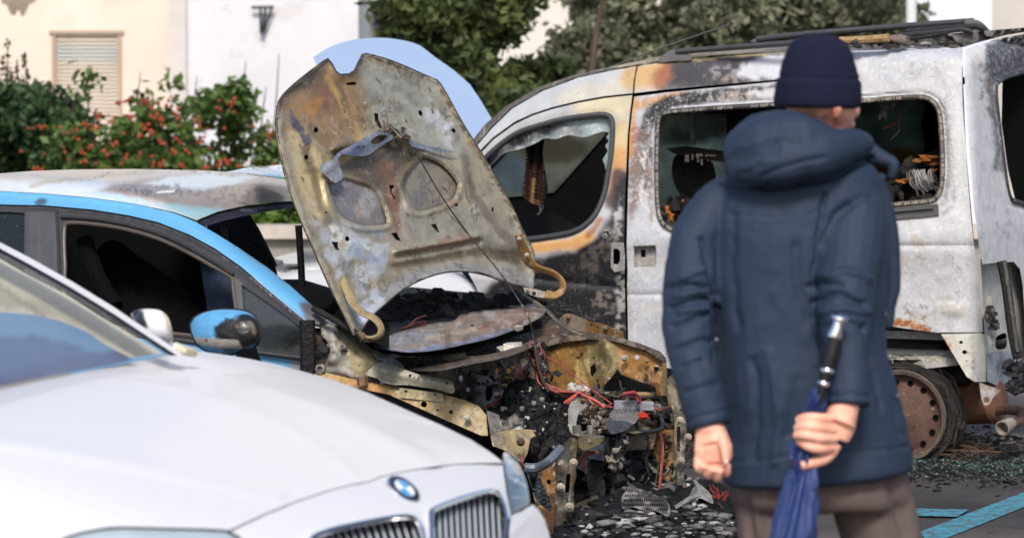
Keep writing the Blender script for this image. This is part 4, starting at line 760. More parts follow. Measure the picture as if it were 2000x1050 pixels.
# interior: dark lining, seats, blue-grey panel
mb = MB()
def BFar(d): return isurf(BF, lambda u, v, z: d-v, 11.6, 17)
mb.sheet([(-340, 400), (-60, 380), (300, 410), (395, 436), (470, 500), (500, 560), (560, 610), (560, 760), (-340, 760)], BFar(1.28), c(10, 10, 11), step=18, thick=.02)
pts = [BF.w(-3.2, .1, .3), BF.w(.9, .1, .3), BF.w(.9, 1.35, .3), BF.w(-3.2, 1.35, .3)]; mb.add([tuple(p) for p in pts]+[tuple(p-Vector((0, 0, .06))) for p in pts], [(0, 1, 2, 3), (7, 6, 5, 4), (0, 4, 5, 1), (1, 5, 6, 2), (2, 6, 7, 3), (3, 7, 4, 0)], c(14, 14, 14))
mb.sheet([(-40, 385), (110, 388), (112, 640), (-40, 640)], BI(.22), c(12, 12, 12), step=20, thick=.01)
mb.sheet(crv([(196, 480), (230, 470), (270, 500), (330, 540), (380, 590), (395, 640), (260, 660), (210, 600), (180, 530)], 3), dsurf((200, 500, 13.9), (300, 500, 13.8), (200, 600, 13.7)), c(26, 24, 24), step=8, thick=.1, disp=lambda X, Y: .08*fbm(X*.04, Y*.04))
mb.tpx([(165, 470, 13.6), (190, 540, 13.5), (225, 600, 13.4)], .035, 8, c(60, 48, 46), 3); mb.tpx([(178, 536, 13.35), (183, 560, 13.35)], .006, 5, c(190, 200, 195), 1)
mb.build('burnt_interior', MT['black'], blue)
mb = MB(); mb.sheet([(390, 508), (455, 545), (458, 645), (420, 650), (404, 600)], dsurf((400, 520, 13.6), (455, 545, 13.5), (410, 640, 13.4)), c(30, 36, 60), step=6, thick=.02, disp=lambda X, Y: .05*fbm(X*.06, Y*.06)); mb.build('door_card', MT['jacket'], blue)
mb = MB(); mb.sheet([(540, 545), (590, 545), (640, 560), (700, 590), (760, 600), (760, 680), (660, 640), (600, 590)], dsurf((560, 560, 14.0), (700, 590, 13.9), (600, 600, 13.4)), c(9, 9, 10), step=8, thick=.04, disp=lambda X, Y: .1*fbm(X*.05, Y*.05))
mb.tpx([(700, 550, 13.6), (640, 610, 13.2), (620, 620, 13.2)], .02, 8, c(40, 40, 42)); mb.build('dashboard', MT['black'], blue)

# ---- raised, heat stained bonnet seen from below
HN, HFa, HT = (700, 662, 12.75), (1062, 575, 13.9), (690, 110, 13.45)
hs = dsurf(HN, HFa, HT)
HOUT = [(543, 205), (552, 188), (572, 168), (600, 145), (625, 126), (640, 116)]
HOUT = crv(HOUT, 3, False)+[(648, 126), (655, 140), (664, 147), (682, 146), (693, 139), (700, 124), (708, 108)]+crv([(716, 106), (750, 115), (790, 130), (830, 148), (853, 158), (864, 172), (880, 200), (905, 245), (940, 300), (975, 360), (1000, 405), (1020, 450), (1036, 478), (1044, 510), (1042, 545), (1040, 566)], 3, False)
HOUT += crv([(1030, 562), (1000, 555), (960, 540), (925, 531), (880, 529), (835, 540), (790, 562), (755, 590), (722, 620), (703, 650)], 3, False)+crv([(690, 652), (675, 620), (645, 560), (610, 480), (580, 410), (560, 350), (545, 290), (539, 240)], 3, False)
r1 = crv([(641, 362), (646, 358), (672, 352), (706, 361), (733, 376), (745, 400), (755, 430), (750, 438), (716, 440), (688, 434), (660, 414)], 2)
r2 = crv([(794, 346), (820, 312), (836, 309), (866, 325), (890, 352), (893, 366), (884, 388), (850, 404), (818, 412), (804, 400), (792, 366)], 2)
def hd(X, Y):
    e = segd(X, Y, HOUT+[HOUT[0]]); d = .012*(1-sst(2, 9, e)) - .012*sst(7, 20, e)
    for r_ in (r1, r2):
        q = segd(X, Y, r_+[r_[0]]); d += .016*np.exp(-((q-8)/5)**2)-.012*np.exp(-(q/3)**2)
    bow = segd(X, Y, [(655, 290), (690, 285), (740, 262), (790, 270), (830, 300)])
    d += .03*np.exp(-(bow/9)**2)
    hole = [(640, 300), (660, 350), (740, 430), (790, 330), (840, 300), (770, 262), (690, 270)]
    q = segd(X, Y, hole+[hole[0]]); q = np.where(inside(X, Y, hole), -q, q); d -= .022*(1-sst(-12, 5, q))
    d += .03*np.exp(-((segd(X, Y, [(775, 490), (890, 470), (935, 460)]))/6)**2)-.02*np.exp(-((segd(X, Y, [(775, 502), (890, 483), (935, 473)]))/5)**2)                      # cross rib
    d -= .03*np.exp(-((segd(X, Y, [(770, 525), (850, 508), (930, 492), (1000, 500), (1035, 520)]))/12)**2)    # valley at the rear edge
    d += .018*np.exp(-((segd(X, Y, [(600, 260), (635, 330), (640, 420), (690, 500), (740, 540)]))/10)**2)
    d += .018*np.exp(-((segd(X, Y, [(900, 300), (915, 380), (960, 440), (1010, 480)]))/12)**2)
    d += .014*np.exp(-((segd(X, Y, [(760, 300), (775, 380), (790, 430), (800, 470)]))/16)**2)           # central spine
    d -= .010*np.exp(-((segd(X, Y, [(668, 160), (690, 240), (702, 268)]))/5)**2) + .008*np.exp(-((segd(X, Y, [(722, 150), (760, 210), (800, 250)]))/6)**2)
    d += .012*(fbm(X*.012, Y*.012, 3)-.5)+.010*(fbm(X*.045, Y*.045, 4)-.5)
    return d
ph = Paint(c(158, 148, 122))
ph.add(M_poly([(545, 200), (640, 118), (700, 120), (720, 250), (600, 300), (545, 260)], 18), c(150, 118, 76), .9, 10, .03).add(M_blob(640, 185, 40, 28, 30), c(128, 92, 68), .85, 12, .04).add(M_blob(615, 205, 30, 12, -30), c(176, 124, 58), .8, 10, .05)
ph.add(M_line([(640, 150), (680, 230), (700, 270)], 9), c(190, 152, 84), .8, 4).add(M_blob(590, 165, 40, 10, -35), c(70, 60, 50), .6, 8, .05)
ph.add(M_poly([(700, 120), (850, 165), (930, 300), (820, 300), (740, 240)], 16), c(160, 158, 142), .9, 10, .03).add(M_poly([(820, 190), (860, 210), (890, 250), (880, 290), (840, 250)], 10), c(206, 204, 206), .9, 8, .05, .7, .05).add(M_line([(860, 165), (910, 250), (950, 320)], 10), c(160, 140, 104), .7, 6)
ph.add(M_poly([(560, 260), (600, 250), (650, 310), (640, 420), (610, 430), (570, 330)], 12), c(196, 178, 128), .9, 6, .04).add(M_poly([(640, 300), (690, 275), (800, 300), (830, 300), (820, 320), (760, 330), (740, 370), (680, 340)], 8), c(112, 98, 70), .95, 8, .05)
ph.add(M_poly(r1, 4), c(138, 134, 136), .97, 2).add(M_blob(715, 400, 18, 30, 30), c(168, 164, 160), .7, 8, .05).add(M_poly(r2, 4), c(150, 142, 128), .97, 2).add(M_blob(820, 380, 16, 20), c(120, 118, 122), .6, 8, .05)
ph.add(M_line([(748, 320), (772, 400), (785, 460)], 16), c(146, 104, 76), .9, 8, .04).add(M_line([(770, 380), (800, 460)], 8), c(120, 76, 56), .7, 5).add(M_blob(730, 320, 40, 20, 30), c(130, 96, 74), .8, 8, .05)
ph.add(M_poly([(620, 430), (690, 440), (760, 470), (760, 520), (720, 560), (700, 640), (680, 600), (640, 520), (600, 430)], 14), c(186, 190, 190), .95, 12, .03, .5, .03).add(M_blob(650, 460, 22, 26, 20), c(222, 222, 216), .9, 10, .05, .8, .06).add(M_blob(720, 500, 45, 22, 25), c(152, 162, 176), .8, 10, .04, 1, .04)
ph.add(M_blob(700, 480, 26, 18, 25), c(214, 216, 216), .9, 10, .05, 1, .07).add(M_poly([(640, 380), (700, 430), (780, 455), (760, 480), (660, 450)], 9), c(140, 148, 158), .7, 8, .04, 1, .05)
ph.add(M_poly([(780, 420), (940, 400), (1010, 440), (1030, 500), (900, 480), (790, 480)], 12), c(156, 150, 132), .95, 10, .03).add(M_blob(870, 470, 70, 10, -8), c(150, 118, 90), .7, 8, .05, 1, .05).add(M_line([(780, 495), (870, 480), (920, 470)], 5), c(120, 84, 62), .8, 3)
ph.add(M_line([(775, 522), (850, 506), (930, 492), (1010, 505)], 13, .8), c(96, 82, 62), .85, 5, .05).add(M_blob(985, 500, 40, 12, 8), c(90, 76, 52), .7, 6)
ph.add(M_line([(740, 585), (800, 545), (880, 522), (960, 528), (1040, 552)], 16, .5), c(150, 148, 142), .95, 5, .05).add(M_blob(720, 600, 20, 40, 35), c(196, 202, 210), .9, 8, .05, .8, .05).add(M_poly([(950, 510), (1040, 520), (1040, 562), (960, 540)], 6), c(172, 168, 158), .8, 8, .05, 1, .06)
ph.add(M_line([(545, 215), (542, 260), (560, 350), (600, 460), (650, 570), (690, 645)], 9, .4), c(196, 182, 148), .95, 3, .05).add(M_line([(610, 250), (600, 300), (622, 380), (640, 430)], 12), c(112, 98, 74), .75, 6, .05).add(M_line([(905, 310), (925, 380), (975, 450), (1015, 490)], 12), c(110, 98, 80), .7, 6, .05).add(M_line([(700, 300), (640, 290), (600, 250)], 9), c(120, 100, 72), .6, 6).add(M_line([(556, 225), (556, 290), (575, 360)], 6), c(150, 128, 96), .8, 6, .06, 1, .1)
ph.add(M_line([(575, 235), (590, 260), (600, 280)], 9, .5), c(70, 76, 90), .95, 5, .08).add(M_blob(571, 222, 5, 10, -20), c(90, 90, 96), .8).add(M_blob(830, 150, 60, 14, 25), c(176, 172, 156), .6, 10, .05)
ph.add(M_line([(640, 118), (668, 148), (690, 144), (708, 110)], 5), c(56, 48, 40), .8, 3, .08).add(M_line([(718, 108), (790, 132), (852, 160), (900, 240), (975, 362), (1030, 470)], 4.5, .4), c(84, 68, 44), .85, 3, .1, .6, .2).add(M_line([(541, 230), (552, 190), (640, 118)], 4.5, .5), c(50, 42, 38), .85, 2, .1)
ph.add(M_all(), c(196, 190, 172), .45, 14, .02, 2.3, .02).add(M_all(), c(84, 76, 62), .5, 14, .02, 1.9, .022).add(M_all(), c(156, 112, 72), .4, 14, .02, 2.3, .018)
ph.add(M_poly([(650, 300), (690, 280), (770, 270), (800, 300), (812, 322), (780, 400), (760, 400), (740, 372), (690, 345), (660, 350)], 10), c(92, 80, 60), .8, 8, .04).add(M_line([(745, 262), (775, 300), (800, 305)], 16), c(60, 54, 46), .7, 6).add(M_line([(756, 330), (770, 400), (775, 440)], 13), c(132, 92, 68), .75, 6)
RX = lambda x, y: (520+x*.3, 60+y*.3)
hh = [ell(617, 254, 4.5, 5.5), ell(598, 307, 4, 5), ell(821, 221, 3.5, 6, -20), ell(886, 255, 3.5, 5, -30), ell(678, 466, 4, 5, -20), ell(962, 409, 2, 5), ell(891, 400, 3, 3), ell(636, 415, 2.2, 2.2),
      [(676, 162), (690, 160), (697, 162), (694, 166), (678, 167)], [(731, 221), (738, 222), (739, 232), (742, 240), (746, 248), (743, 252), (737, 246), (732, 236)], [(760, 362), (768, 361), (770, 365), (765, 370), (766, 377), (773, 388), (769, 389), (762, 376)],
      [(647, 472), (660, 472), (660, 482), (663, 489), (656, 488)], [(764, 455), (775, 454), (778, 462), (783, 470), (774, 469)], [(841, 438), (851, 437), (854, 444), (858, 455), (850, 450)], [(733, 147), (735, 152), (745, 163), (744, 164), (735, 154)]]
mb = MB(); mb.sheet(HOUT, hs, lambda X, Y: ph(X, Y)*np.array([.92, .93, 1.0]), hh+[r1, r2], step=3.4, thick=.004, disp=hd); 
bon = mb.build('raised_bonnet', MT['bonm'], blue, smooth=60, label='raised scorched bonnet, underside stained ochre, white and grey')
mb = MB(); mb.sheet([(x+(x-790)*.0, y) for x, y in HOUT], (lambda f: (lambda X, Y: f(X, Y)+rays(X, Y)*.05))(hs), Paint(c(64, 60, 56)).add(M_poly(r1, 6), c(128, 124, 126, .75), 1, 0).add(M_poly(r2, 6), c(138, 130, 118, .75), 1, 0).add(M_blob(715, 400, 20, 30, 30), c(170, 166, 162), .7, 8, .05).add(M_blob(822, 380, 16, 20), c(104, 102, 106), .7, 8, .05).add(M_line([(700, 402), (708, 425)], 3), c(150, 116, 92), .9, 1).add(M_line([(852, 370), (860, 382)], 4), c(150, 120, 92), .9, 1).add(M_all(), c(170, 166, 160), .5, 8, .03, 1.8, .05), step=5, thick=.004, disp=lambda X, Y: .04*(1-sst(0, 14, segd(X, Y, HOUT+[HOUT[0]])))+.004*fbm(X*.05, Y*.05)); mb.build('bonnet_outer_skin', MT['bonm'], bon)
mb = MB(); ring(mb, [(x, y) for x, y in dense(HOUT, 8) if True], lambda X, Y: hs(X, Y)-rays(X, Y)*.002, .0055, c(66, 54, 42)); mb.build('folded_edge', MT['burnt'], bon)
def on_h(px, py, off=.02): 
    q = hs(np.array([float(px)]), np.array([float(py)]))[0]; r = rays(px, py); return tuple(q-r*(off+float(hd(np.array([float(px)]), np.array([float(py)]))[0])))
mb = MB(); BR = crv([(625, 330), (632, 318), (650, 312), (660, 298), (690, 282), (715, 268), (738, 258), (760, 262), (768, 270), (752, 280), (735, 292), (715, 304), (690, 304), (668, 302), (660, 316), (670, 344), (655, 357), (638, 345)], 3)
mb.sheet(BR, (lambda X, Y: hs(X, Y)-rays(X, Y)*.045), Paint(c(112, 120, 140)).add(M_blob(650, 335, 20, 20), c(150, 154, 164), .9).add(M_blob(690, 296, 22, 8, -20), c(70, 84, 120), .8), [crv([(724, 276), (738, 264), (756, 264), (755, 270), (740, 280), (730, 282)], 3), ell(700, 287, 3, 2), ell(710, 286, 2.6, 2), ell(648, 334, 2, 2), ell(655, 326, 1.5, 1.5)], step=3.5, thick=.006, disp=lambda X, Y: .02*np.exp(-((segd(X, Y, [(640, 330), (690, 290), (750, 262)]))/12)**2))
mb.sheet([(795, 272), (830, 283), (870, 292), (893, 298), (870, 297), (820, 291), (800, 284)], (lambda X, Y: hs(X, Y)-rays(X, Y)*.04), c(110, 118, 136), step=4, thick=.004)
mb.build('bonnet_brace', MT['burnt'], bon)
mb = MB()
for px, py, s_ in ((770, 255, 9), (782, 262, 8), (795, 268, 9), (762, 247, 6), (788, 252, 6), (757, 262, 5), (780, 272, 6)):
    q = on_h(px, py, .03); mb.box(q, (s_/500*1.6, s_/500, s_/500*1.1), random.choice([c(64, 52, 44), c(80, 70, 62), c(44, 40, 38)]), np.array([[.9, .1, -.4], [0, 1, 0], [.4, 0, .9]]))
for k in range(14):
    a = on_h(748+k*3.3, 236+k*2.6, .03); b = on_h(748+k*3.3+RNG.normal()*10, 244+k*2.4+RNG.normal()*8, .05); mb.tube([a, b], .0035, 5, c(96, 84, 72))
mb.tube([on_h(744, 222, .02), on_h(752, 216, .03), on_h(757, 228, .03), on_h(760, 244, .03)], .003, 6, c(120, 112, 96))
mb.build('bonnet_latch', MT['burnt'], bon)
mb = MB(); rod = [on_h(797, 276, .05), on_h(822, 315, .06), on_h(870, 395, .06), on_h(925, 470, .06), tuple(P(975, 530, 13.0)), tuple(P(1028, 610, 12.8)), tuple(P(1040, 650, 12.8)), tuple(P(1043, 668, 12.8))]
mb.tube(crv(rod, 4, False), .003, 6, c(52, 50, 48)); mb.build('prop_rod', MT['burnt'], bon)
mb = MB()
for a, b in [(655+i*9, 170+i*12) for i in range(0)]: pass
for (x, y) in [(669, 215), (695, 208), (711, 205), (744, 200), (759, 199), (775, 199), (790, 235), (772, 236), (709, 248), (725, 247), (685, 255), (837, 175), (588, 350), (612, 424), (842, 217), (843, 205)]:
    q = np.array(on_h(x, y, .0)); nr = np.array([0, -1, .1]); mb.lathe(q, nr, [(-.006, .011), (.0005, .010), (.001, .007), (-.002, .005)], 12, c(112, 104, 86))
mb.build('spot_dimple', MT['burnt'], bon, kind='stuff')
# hinges (gooseneck arms)
mb = MB(); yel = c(156, 138, 100); mb.tpx([(664, 533, 12.86), (676, 562, 12.80), (690, 592, 12.74), (708, 610, 12.70), (732, 622, 12.68), (744, 640, 12.68), (740, 656, 12.68), (722, 662, 12.68), (704, 658, 12.68)], [.014, .016, .02, .02, .019, .018, .018, .018, .02], 10, yel, 5, flat=.45)
mb.rock(P(706, 656, 12.66), (.02, .02, .02), c(110, 92, 60)); mb.build('bonnet_hinge', MT['burnt'], bon)
mb = MB(); mb.tpx([(1012, 458, 13.55), (1024, 490, 13.6), (1034, 512, 13.62), (1052, 524, 13.64), (1078, 532, 13.66), (1097, 548, 13.66), (1098, 566, 13.66), (1084, 576, 13.66), (1066, 574, 13.68)], [.016, .026, .024, .02, .018, .017, .017, .018, .02], 10, c(150, 116, 68), 5, flat=.45)
mb.bolt(1014, 466, 13.53, .011, c(210, 205, 200)).bolt(1029, 498, 13.57, .011, c(210, 205, 200)); mb.sheet([(1022, 561), (1040, 563), (1068, 570), (1072, 582), (1050, 580), (1026, 572)], dsurf((1022, 560, 13.7), (1070, 570, 13.7), (1040, 580, 13.68)), c(130, 120, 110), [ell(1043, 573, 4, 4)], step=4, thick=.006); mb.bolt(1030, 566, 13.67, .01)
mb.build('bonnet_hinge', MT['burnt'], bon)

# ---- scuttle panel, dark bay behind it, screen pillar base
scs = dsurf((740, 675, 12.72), (1060, 605, 13.85), (800, 615, 13.6))
SC = crv([(728, 672), (760, 655), (800, 642), (850, 630), (885, 626), (905, 610), (950, 600), (1000, 590), (1040, 592), (1062, 598), (1068, 606), (1052, 622), (1010, 642), (960, 660), (900, 674), (850, 684), (800, 688), (770, 685), (740, 680)], 4)
ps = Paint(c(132, 118, 106)).add(M_poly([(890, 610), (1060, 596), (1050, 625), (930, 650), (880, 640)], 8), c(146, 104, 78), .8, 8, .04, .6, .05).add(M_blob(800, 660, 60, 10, -10), c(128, 132, 146), .8, 6, .05).add(M_line([(740, 684), (800, 688), (900, 674), (1000, 646)], 8, .5), c(124, 136, 168), .95, 3, .05).add(M_line([(830, 660), (930, 640)], 5), c(190, 170, 140), .7, 5).add(M_all(), c(180, 176, 172), .7, 8, .03, 1.9, .06).add(M_all(), c(90, 66, 50), .7, 8, .02, 1.7, .05)  # bluish line puts the light on the front lip into the colour
ps.edge(SC, 3); mb = MB(); mb.sheet(SC, scs, ps, [ell(752, 666, 4, 1.5), ell(922, 635, 4, 1.5)], step=4, thick=.01, disp=lambda X, Y: .04*np.sin((Y+X*.22-820)*.12)*.3+.012*fbm(X*.05, Y*.08)); mb.build('scuttle_panel', MT['burnt'], blue)
mb = MB(); mb.sheet([(870, 640), (875, 628), (910, 618), (960, 610), (1010, 611), (950, 616), (905, 630)], dsurf((870, 640, 13.5), (1010, 612, 13.9), (940, 600, 13.9)), c(140, 132, 120), step=5, thick=.012)
mb.sheet(crv([(752, 618), (765, 610), (790, 608), (815, 620), (795, 626), (770, 632)], 3), dsurf((752, 620, 13.6), (815, 620, 13.8), (780, 632, 13.5)), c(110, 106, 104), step=5, thick=.01)
mb.build('wiper_linkage', MT['burnt'], blue)
mb = MB()
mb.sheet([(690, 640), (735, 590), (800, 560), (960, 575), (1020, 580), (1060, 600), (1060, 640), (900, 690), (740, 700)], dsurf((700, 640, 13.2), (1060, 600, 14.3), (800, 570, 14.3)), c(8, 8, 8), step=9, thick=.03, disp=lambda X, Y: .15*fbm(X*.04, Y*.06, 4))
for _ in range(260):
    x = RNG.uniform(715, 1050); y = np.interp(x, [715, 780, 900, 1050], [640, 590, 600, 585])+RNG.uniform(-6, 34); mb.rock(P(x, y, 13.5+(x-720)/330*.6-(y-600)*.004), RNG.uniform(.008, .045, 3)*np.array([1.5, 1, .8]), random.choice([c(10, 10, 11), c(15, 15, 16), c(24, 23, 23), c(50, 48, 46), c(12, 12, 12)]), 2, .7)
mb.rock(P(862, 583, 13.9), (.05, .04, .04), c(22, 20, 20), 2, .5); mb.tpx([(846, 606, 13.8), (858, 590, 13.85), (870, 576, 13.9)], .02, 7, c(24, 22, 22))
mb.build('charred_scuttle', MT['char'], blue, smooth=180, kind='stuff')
mb = MB(); 
for _ in range(26):
    x = RNG.uniform(740, 800); y = 668-(x-740)*.45+RNG.normal()*5; mb.tpx([(x, y, 13.2), (x+15, y-6+RNG.normal()*4, 13.25), (x+34, y-14+RNG.normal()*4, 13.3)], .003, 5, c(96, 42, 38), 3)
mb.build('wiring', MT['rubber'], blue, kind='stuff')
# pillar base / inner wing, near side
PB = crv([(596, 590), (612, 600), (650, 625), (700, 655), (722, 668), (736, 690), (748, 716), (744, 734), (716, 736), (700, 742), (660, 728), (630, 730), (608, 722), (604, 712), (616, 700), (632, 694), (640, 670), (628, 655), (626, 640), (612, 632)], 3)
pp = Paint(c(176, 172, 164)).add(M_poly([(595, 590), (640, 600), (640, 635), (615, 632)], 5), c(206, 204, 204), .95, 4).add(M_poly([(664, 668), (730, 672), (745, 730), (690, 735), (680, 700)], 6), c(180, 168, 124), .9, 5).add(M_line([(645, 620), (725, 668)], 5), c(56, 50, 48), .9, 3).add(M_blob(640, 690, 14, 20), c(120, 114, 112), .7, 8, .06, 1, .08).add(M_all(), c(130, 124, 112), .6, 8, .03, 2, .07)
pp.edge(PB, 5); mb = MB(); mb.sheet(PB, BI(.03), pp, [ell(672, 679, 4.5, 4.5), ell(626, 720, 5, 5)], step=4, thick=.03, disp=lambda X, Y: .03*fbm(X*.03, Y*.03)+.03*np.exp(-((segd(X, Y, [(650, 640), (650, 700)]))/12)**2), back=c(60, 56, 50)); mb.build('windscreen_pillar_base', MT['burnt'], blue)
mb = MB(); mb.sheet([(598, 640), (628, 640), (640, 670), (628, 700), (604, 712), (598, 740)], BI(.06), c(70, 52, 50), step=6, thick=.01, disp=lambda X, Y: .03*fbm(X*.1, Y*.1))
mb.tpx([(612, 602, 12.9), (660, 628, 12.8), (712, 660, 12.72)], .012, 7, c(40, 36, 34), 3); mb.tpx([(600, 625, 12.85), (602, 700, 12.85), (600, 735, 12.85)], .03, 8, c(16, 16, 18), 3, flat=.6)
for x, y in ((631, 683), (622, 693)): mb.rock(P(x, y, 12.85), (.03, .02, .02), c(30, 28, 28))
mb.build('hinge_post', MT['char'], blue)
mb = MB(); mb.lathe(P(671, 679, 12.84), (-.1, -1, .1), [(0, .014), (.01, .014), (.011, .008), (.02, .008)], 14, c(70, 66, 62)); mb.build('mount', MT['burnt'], blue); mb = MB(); mb.lathe(P(627, 720, 12.84), (-.3, -1, .1), [(0, .02), (.012, .02), (.012, .01), (-.01, .008)], 16, c(100, 94, 88)); mb.build('mount', MT['burnt'], blue)
# upper wing rail + lower rail, near side
ns = dsurf((700, 735, 12.78), (955, 840, 12.42), (700, 800, 12.72))
ochre = c(178, 150, 100); greyy = c(172, 166, 142)
mb = MB()
mb.sheet(crv([(730, 715), (745, 707), (770, 712), (810, 728), (850, 736), (880, 743), (888, 758), (882, 768), (850, 760), (800, 752), (760, 750), (735, 738), (714, 730)], 3), (lambda X, Y: ns(X, Y)-rays(X, Y)*.06), Paint(c(176, 172, 150)).add(M_line([(735, 738), (800, 752), (880, 766)], 4), c(120, 116, 104), .8, 2).add(M_all(), c(196, 194, 184), .6, 8, .03, 2, .07), [ell(801, 733, 2.5, 3), ell(818, 738, 1.5, 3), ell(872, 748, 2.5, 3)], step=4, thick=.02, disp=lambda X, Y: .03*np.exp(-((segd(X, Y, [(745, 722), (880, 752)]))/11)**2))
mb.sheet([(780, 756), (865, 768), (866, 785), (782, 776)], (lambda X, Y: ns(X, Y)-rays(X, Y)*.04), c(170, 158, 118), [ell(793, 764, 3, 3), ell(850, 770, 2.5, 2.5)], step=5, thick=.012)
mb.sheet([(600, 725), (640, 728), (700, 742), (760, 752), (860, 768), (905, 780), (935, 792), (950, 810), (953, 850), (940, 850), (860, 815), (760, 770), (640, 745)], ns, Paint(c(184, 156, 106)).add(M_blob(720, 760, 50, 12, 15), c(196, 140, 84), .8, 8, .05).add(M_poly([(880, 780), (950, 800), (950, 850), (900, 840)], 8), c(186, 170, 134), .8, 6).add(M_all(), c(204, 196, 172), .6, 8, .03, 2, .06).add(M_all(), c(120, 92, 56), .6, 8, .03, 2.4, .08), [ell(828, 789, 6, 6), ell(881, 804, 4, 4), ell(855, 800, 3, 2)], step=4, thick=.02, disp=lambda X, Y: .02*fbm(X*.03, Y*.04)+.02*sst(0, 8, Y-(752+(X-760)*.2)))
mb.bolt(913, 816, 12.42, .016, c(210, 205, 195)); mb.tpx([(707, 735, 12.7), (708, 752, 12.7)], .02, 6, c(130, 104, 78), 1)
mb.build('wing_rail', MT['burnt'], blue)
mb = MB(); mb.sheet([(722, 672), (735, 676), (760, 690), (790, 715), (785, 722), (750, 706), (735, 700)], (lambda X, Y: ns(X, Y)+rays(X, Y)*.0), c(112, 118, 132), [ell(748, 690, 3, 2), ell(738, 682, 2, 2)], step=4, thick=.01); mb.build('corner_brace', MT['burnt'], blue)

# ---- engine bay: bulkhead, far inner wing and strut tower
bk = dsurf((800, 700, 13.5), (1050, 690, 13.95), (900, 800, 13.3))
pbk = Paint(c(104, 98, 86)).add(M_poly([(925, 735), (975, 735), (990, 800), (930, 800)], 8), c(176, 176, 178), .9, 6, .06).add(M_all(), c(60, 50, 38), .8, 8, .03, 1.2, .04).add(M_blob(880, 740, 30, 30), c(150, 140, 124), .7, 10, .05, 1, .06).add(M_blob(820, 700, 60, 12, -5), c(104, 90, 58), .7, 8, .05)
mb = MB(); mb.sheet([(760, 690), (860, 720), (930, 712), (1000, 690), (1062, 668), (1080, 800), (960, 860), (880, 800), (800, 740)], bk, pbk, [ell(955, 766, 7, 17, 5), ell(965, 742, 4, 4), ell(935, 748, 4, 5), ell(900, 738, 4, 6), ell(914, 760, 4, 4)], step=5, thick=.01, disp=lambda X, Y: .08*fbm(X*.03, Y*.03))
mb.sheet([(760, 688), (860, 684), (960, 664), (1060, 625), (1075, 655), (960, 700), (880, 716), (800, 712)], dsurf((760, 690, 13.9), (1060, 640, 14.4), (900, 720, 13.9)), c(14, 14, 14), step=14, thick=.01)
mb.build('bulkhead', MT['burnt'], blue)
mb = MB(); mb.sheet(crv([(795, 722), (850, 712), (905, 698), (960, 690), (1010, 676), (1060, 655), (1070, 662), (1010, 690), (960, 704), (900, 714), (860, 724)], 3), dsurf((800, 720, 12.9), (1060, 655, 13.6), (900, 690, 13.4)), Paint(c(92, 74, 52)).add(M_all(), c(40, 34, 30), .8, 8, .03, 1, .05), step=4, thick=.015, disp=lambda X, Y: .03*fbm(X*.05, Y*.05))
for x, y, s_ in ((892, 694, .03), (905, 702, .025), (915, 703, .02), (895, 705, .02), (978, 682, .02), (1000, 676, .03), (1010, 640, .015), (990, 680, .015)): mb.rock(P(x, y, 13.0), (s_*1.3, s_, s_*.8), c(190, 184, 172), 1, .5)
mb.rock(P(865, 735, 12.95), (.06, .05, .05), c(120, 110, 104), 2, .3)
mb.build('bay_ledge', MT['burnt'], blue)
fs = dsurf((1060, 660, 13.9), (1300, 700, 13.35), (1060, 760, 13.8))
gold = c(148, 110, 60); gd2 = c(126, 116, 76)
APR = [(1066, 668), (1100, 660), (1150, 658), (1180, 656), (1215, 664), (1260, 678), (1285, 690), (1300, 702), (1300, 772), (1282, 772), (1280, 756), (1268, 750), (1248, 745), (1212, 730), (1207, 720), (1196, 735), (1180, 752), (1172, 790), (1166, 800), (1140, 790), (1100, 770), (1070, 760)]
pa = Paint(gold).add(M_poly([(1145, 665), (1200, 660), (1208, 715), (1190, 740), (1160, 745), (1148, 700)], 5), gd2, .92, 4).add(M_poly([(1120, 700), (1150, 700), (1152, 750), (1124, 745)], 5), c(180, 160, 104), .8, 4).add(M_poly([(1060, 660), (1090, 660), (1080, 690), (1062, 780)], 8), c(70, 50, 28), .9, 5).add(M_line([(1090, 668), (1150, 664)], 8), c(150, 136, 124), .8, 5, .06, .8, .1)
pa.add(M_blob(1165, 770, 12, 20), c(104, 100, 100), .9, 5).add(M_poly([(1212, 675), (1300, 700), (1290, 755), (1215, 728)], 5), c(172, 126, 70), .8, 4).add(M_line([(1262, 742), (1285, 752)], 7), c(90, 62, 48), .8, 4).add(M_all(), c(96, 66, 34), .7, 8, .03, 2.0, .06).add(M_all(), c(220, 190, 130), .6, 8, .03, 2.6, .1)
def da(X, Y):
    d = .05*np.exp(-((segd(X, Y, [(1180, 665), (1195, 705), (1185, 735), (1170, 790)]))/16)**2)+.012*fbm(X*.05, Y*.04)
    q = [(1125, 700), (1135, 695), (1150, 740), (1152, 752), (1126, 745)]; s = segd(X, Y, q+[q[0]]); d -= .02*(1-sst(-3, 2, np.where(inside(X, Y, q), -s, s)))
    return d-.03*(X < 1208)*0
pa.edge(APR, 6, c(70, 46, 26), .7); mb = MB(); mb.sheet(APR, fs, pa, [ell(1136, 691, 2.8, 3), ell(1244, 697, 5, 4.5), ell(1282, 719, 5, 7), [(1153, 716), (1162, 709), (1165, 722), (1157, 736), (1154, 730)], ell(1160, 698, 2, 3)]+[ell(1158+i*6, 676-i*1.2, .9, 1) for i in range(5)], step=4, thick=.015, disp=da, back=c(50, 38, 24))
mb.bolt(1220, 699, 13.45, .018, c(190, 180, 160)).bolt(1264, 705, 13.36, .01, gold).bolt(1262, 729, 13.36, .01, gold).bolt(1105, 736, 13.8, .012, gold); iw = mb.build('inner_wing', MT['burnt'], blue, label='ochre scorched inner wing and strut tower')
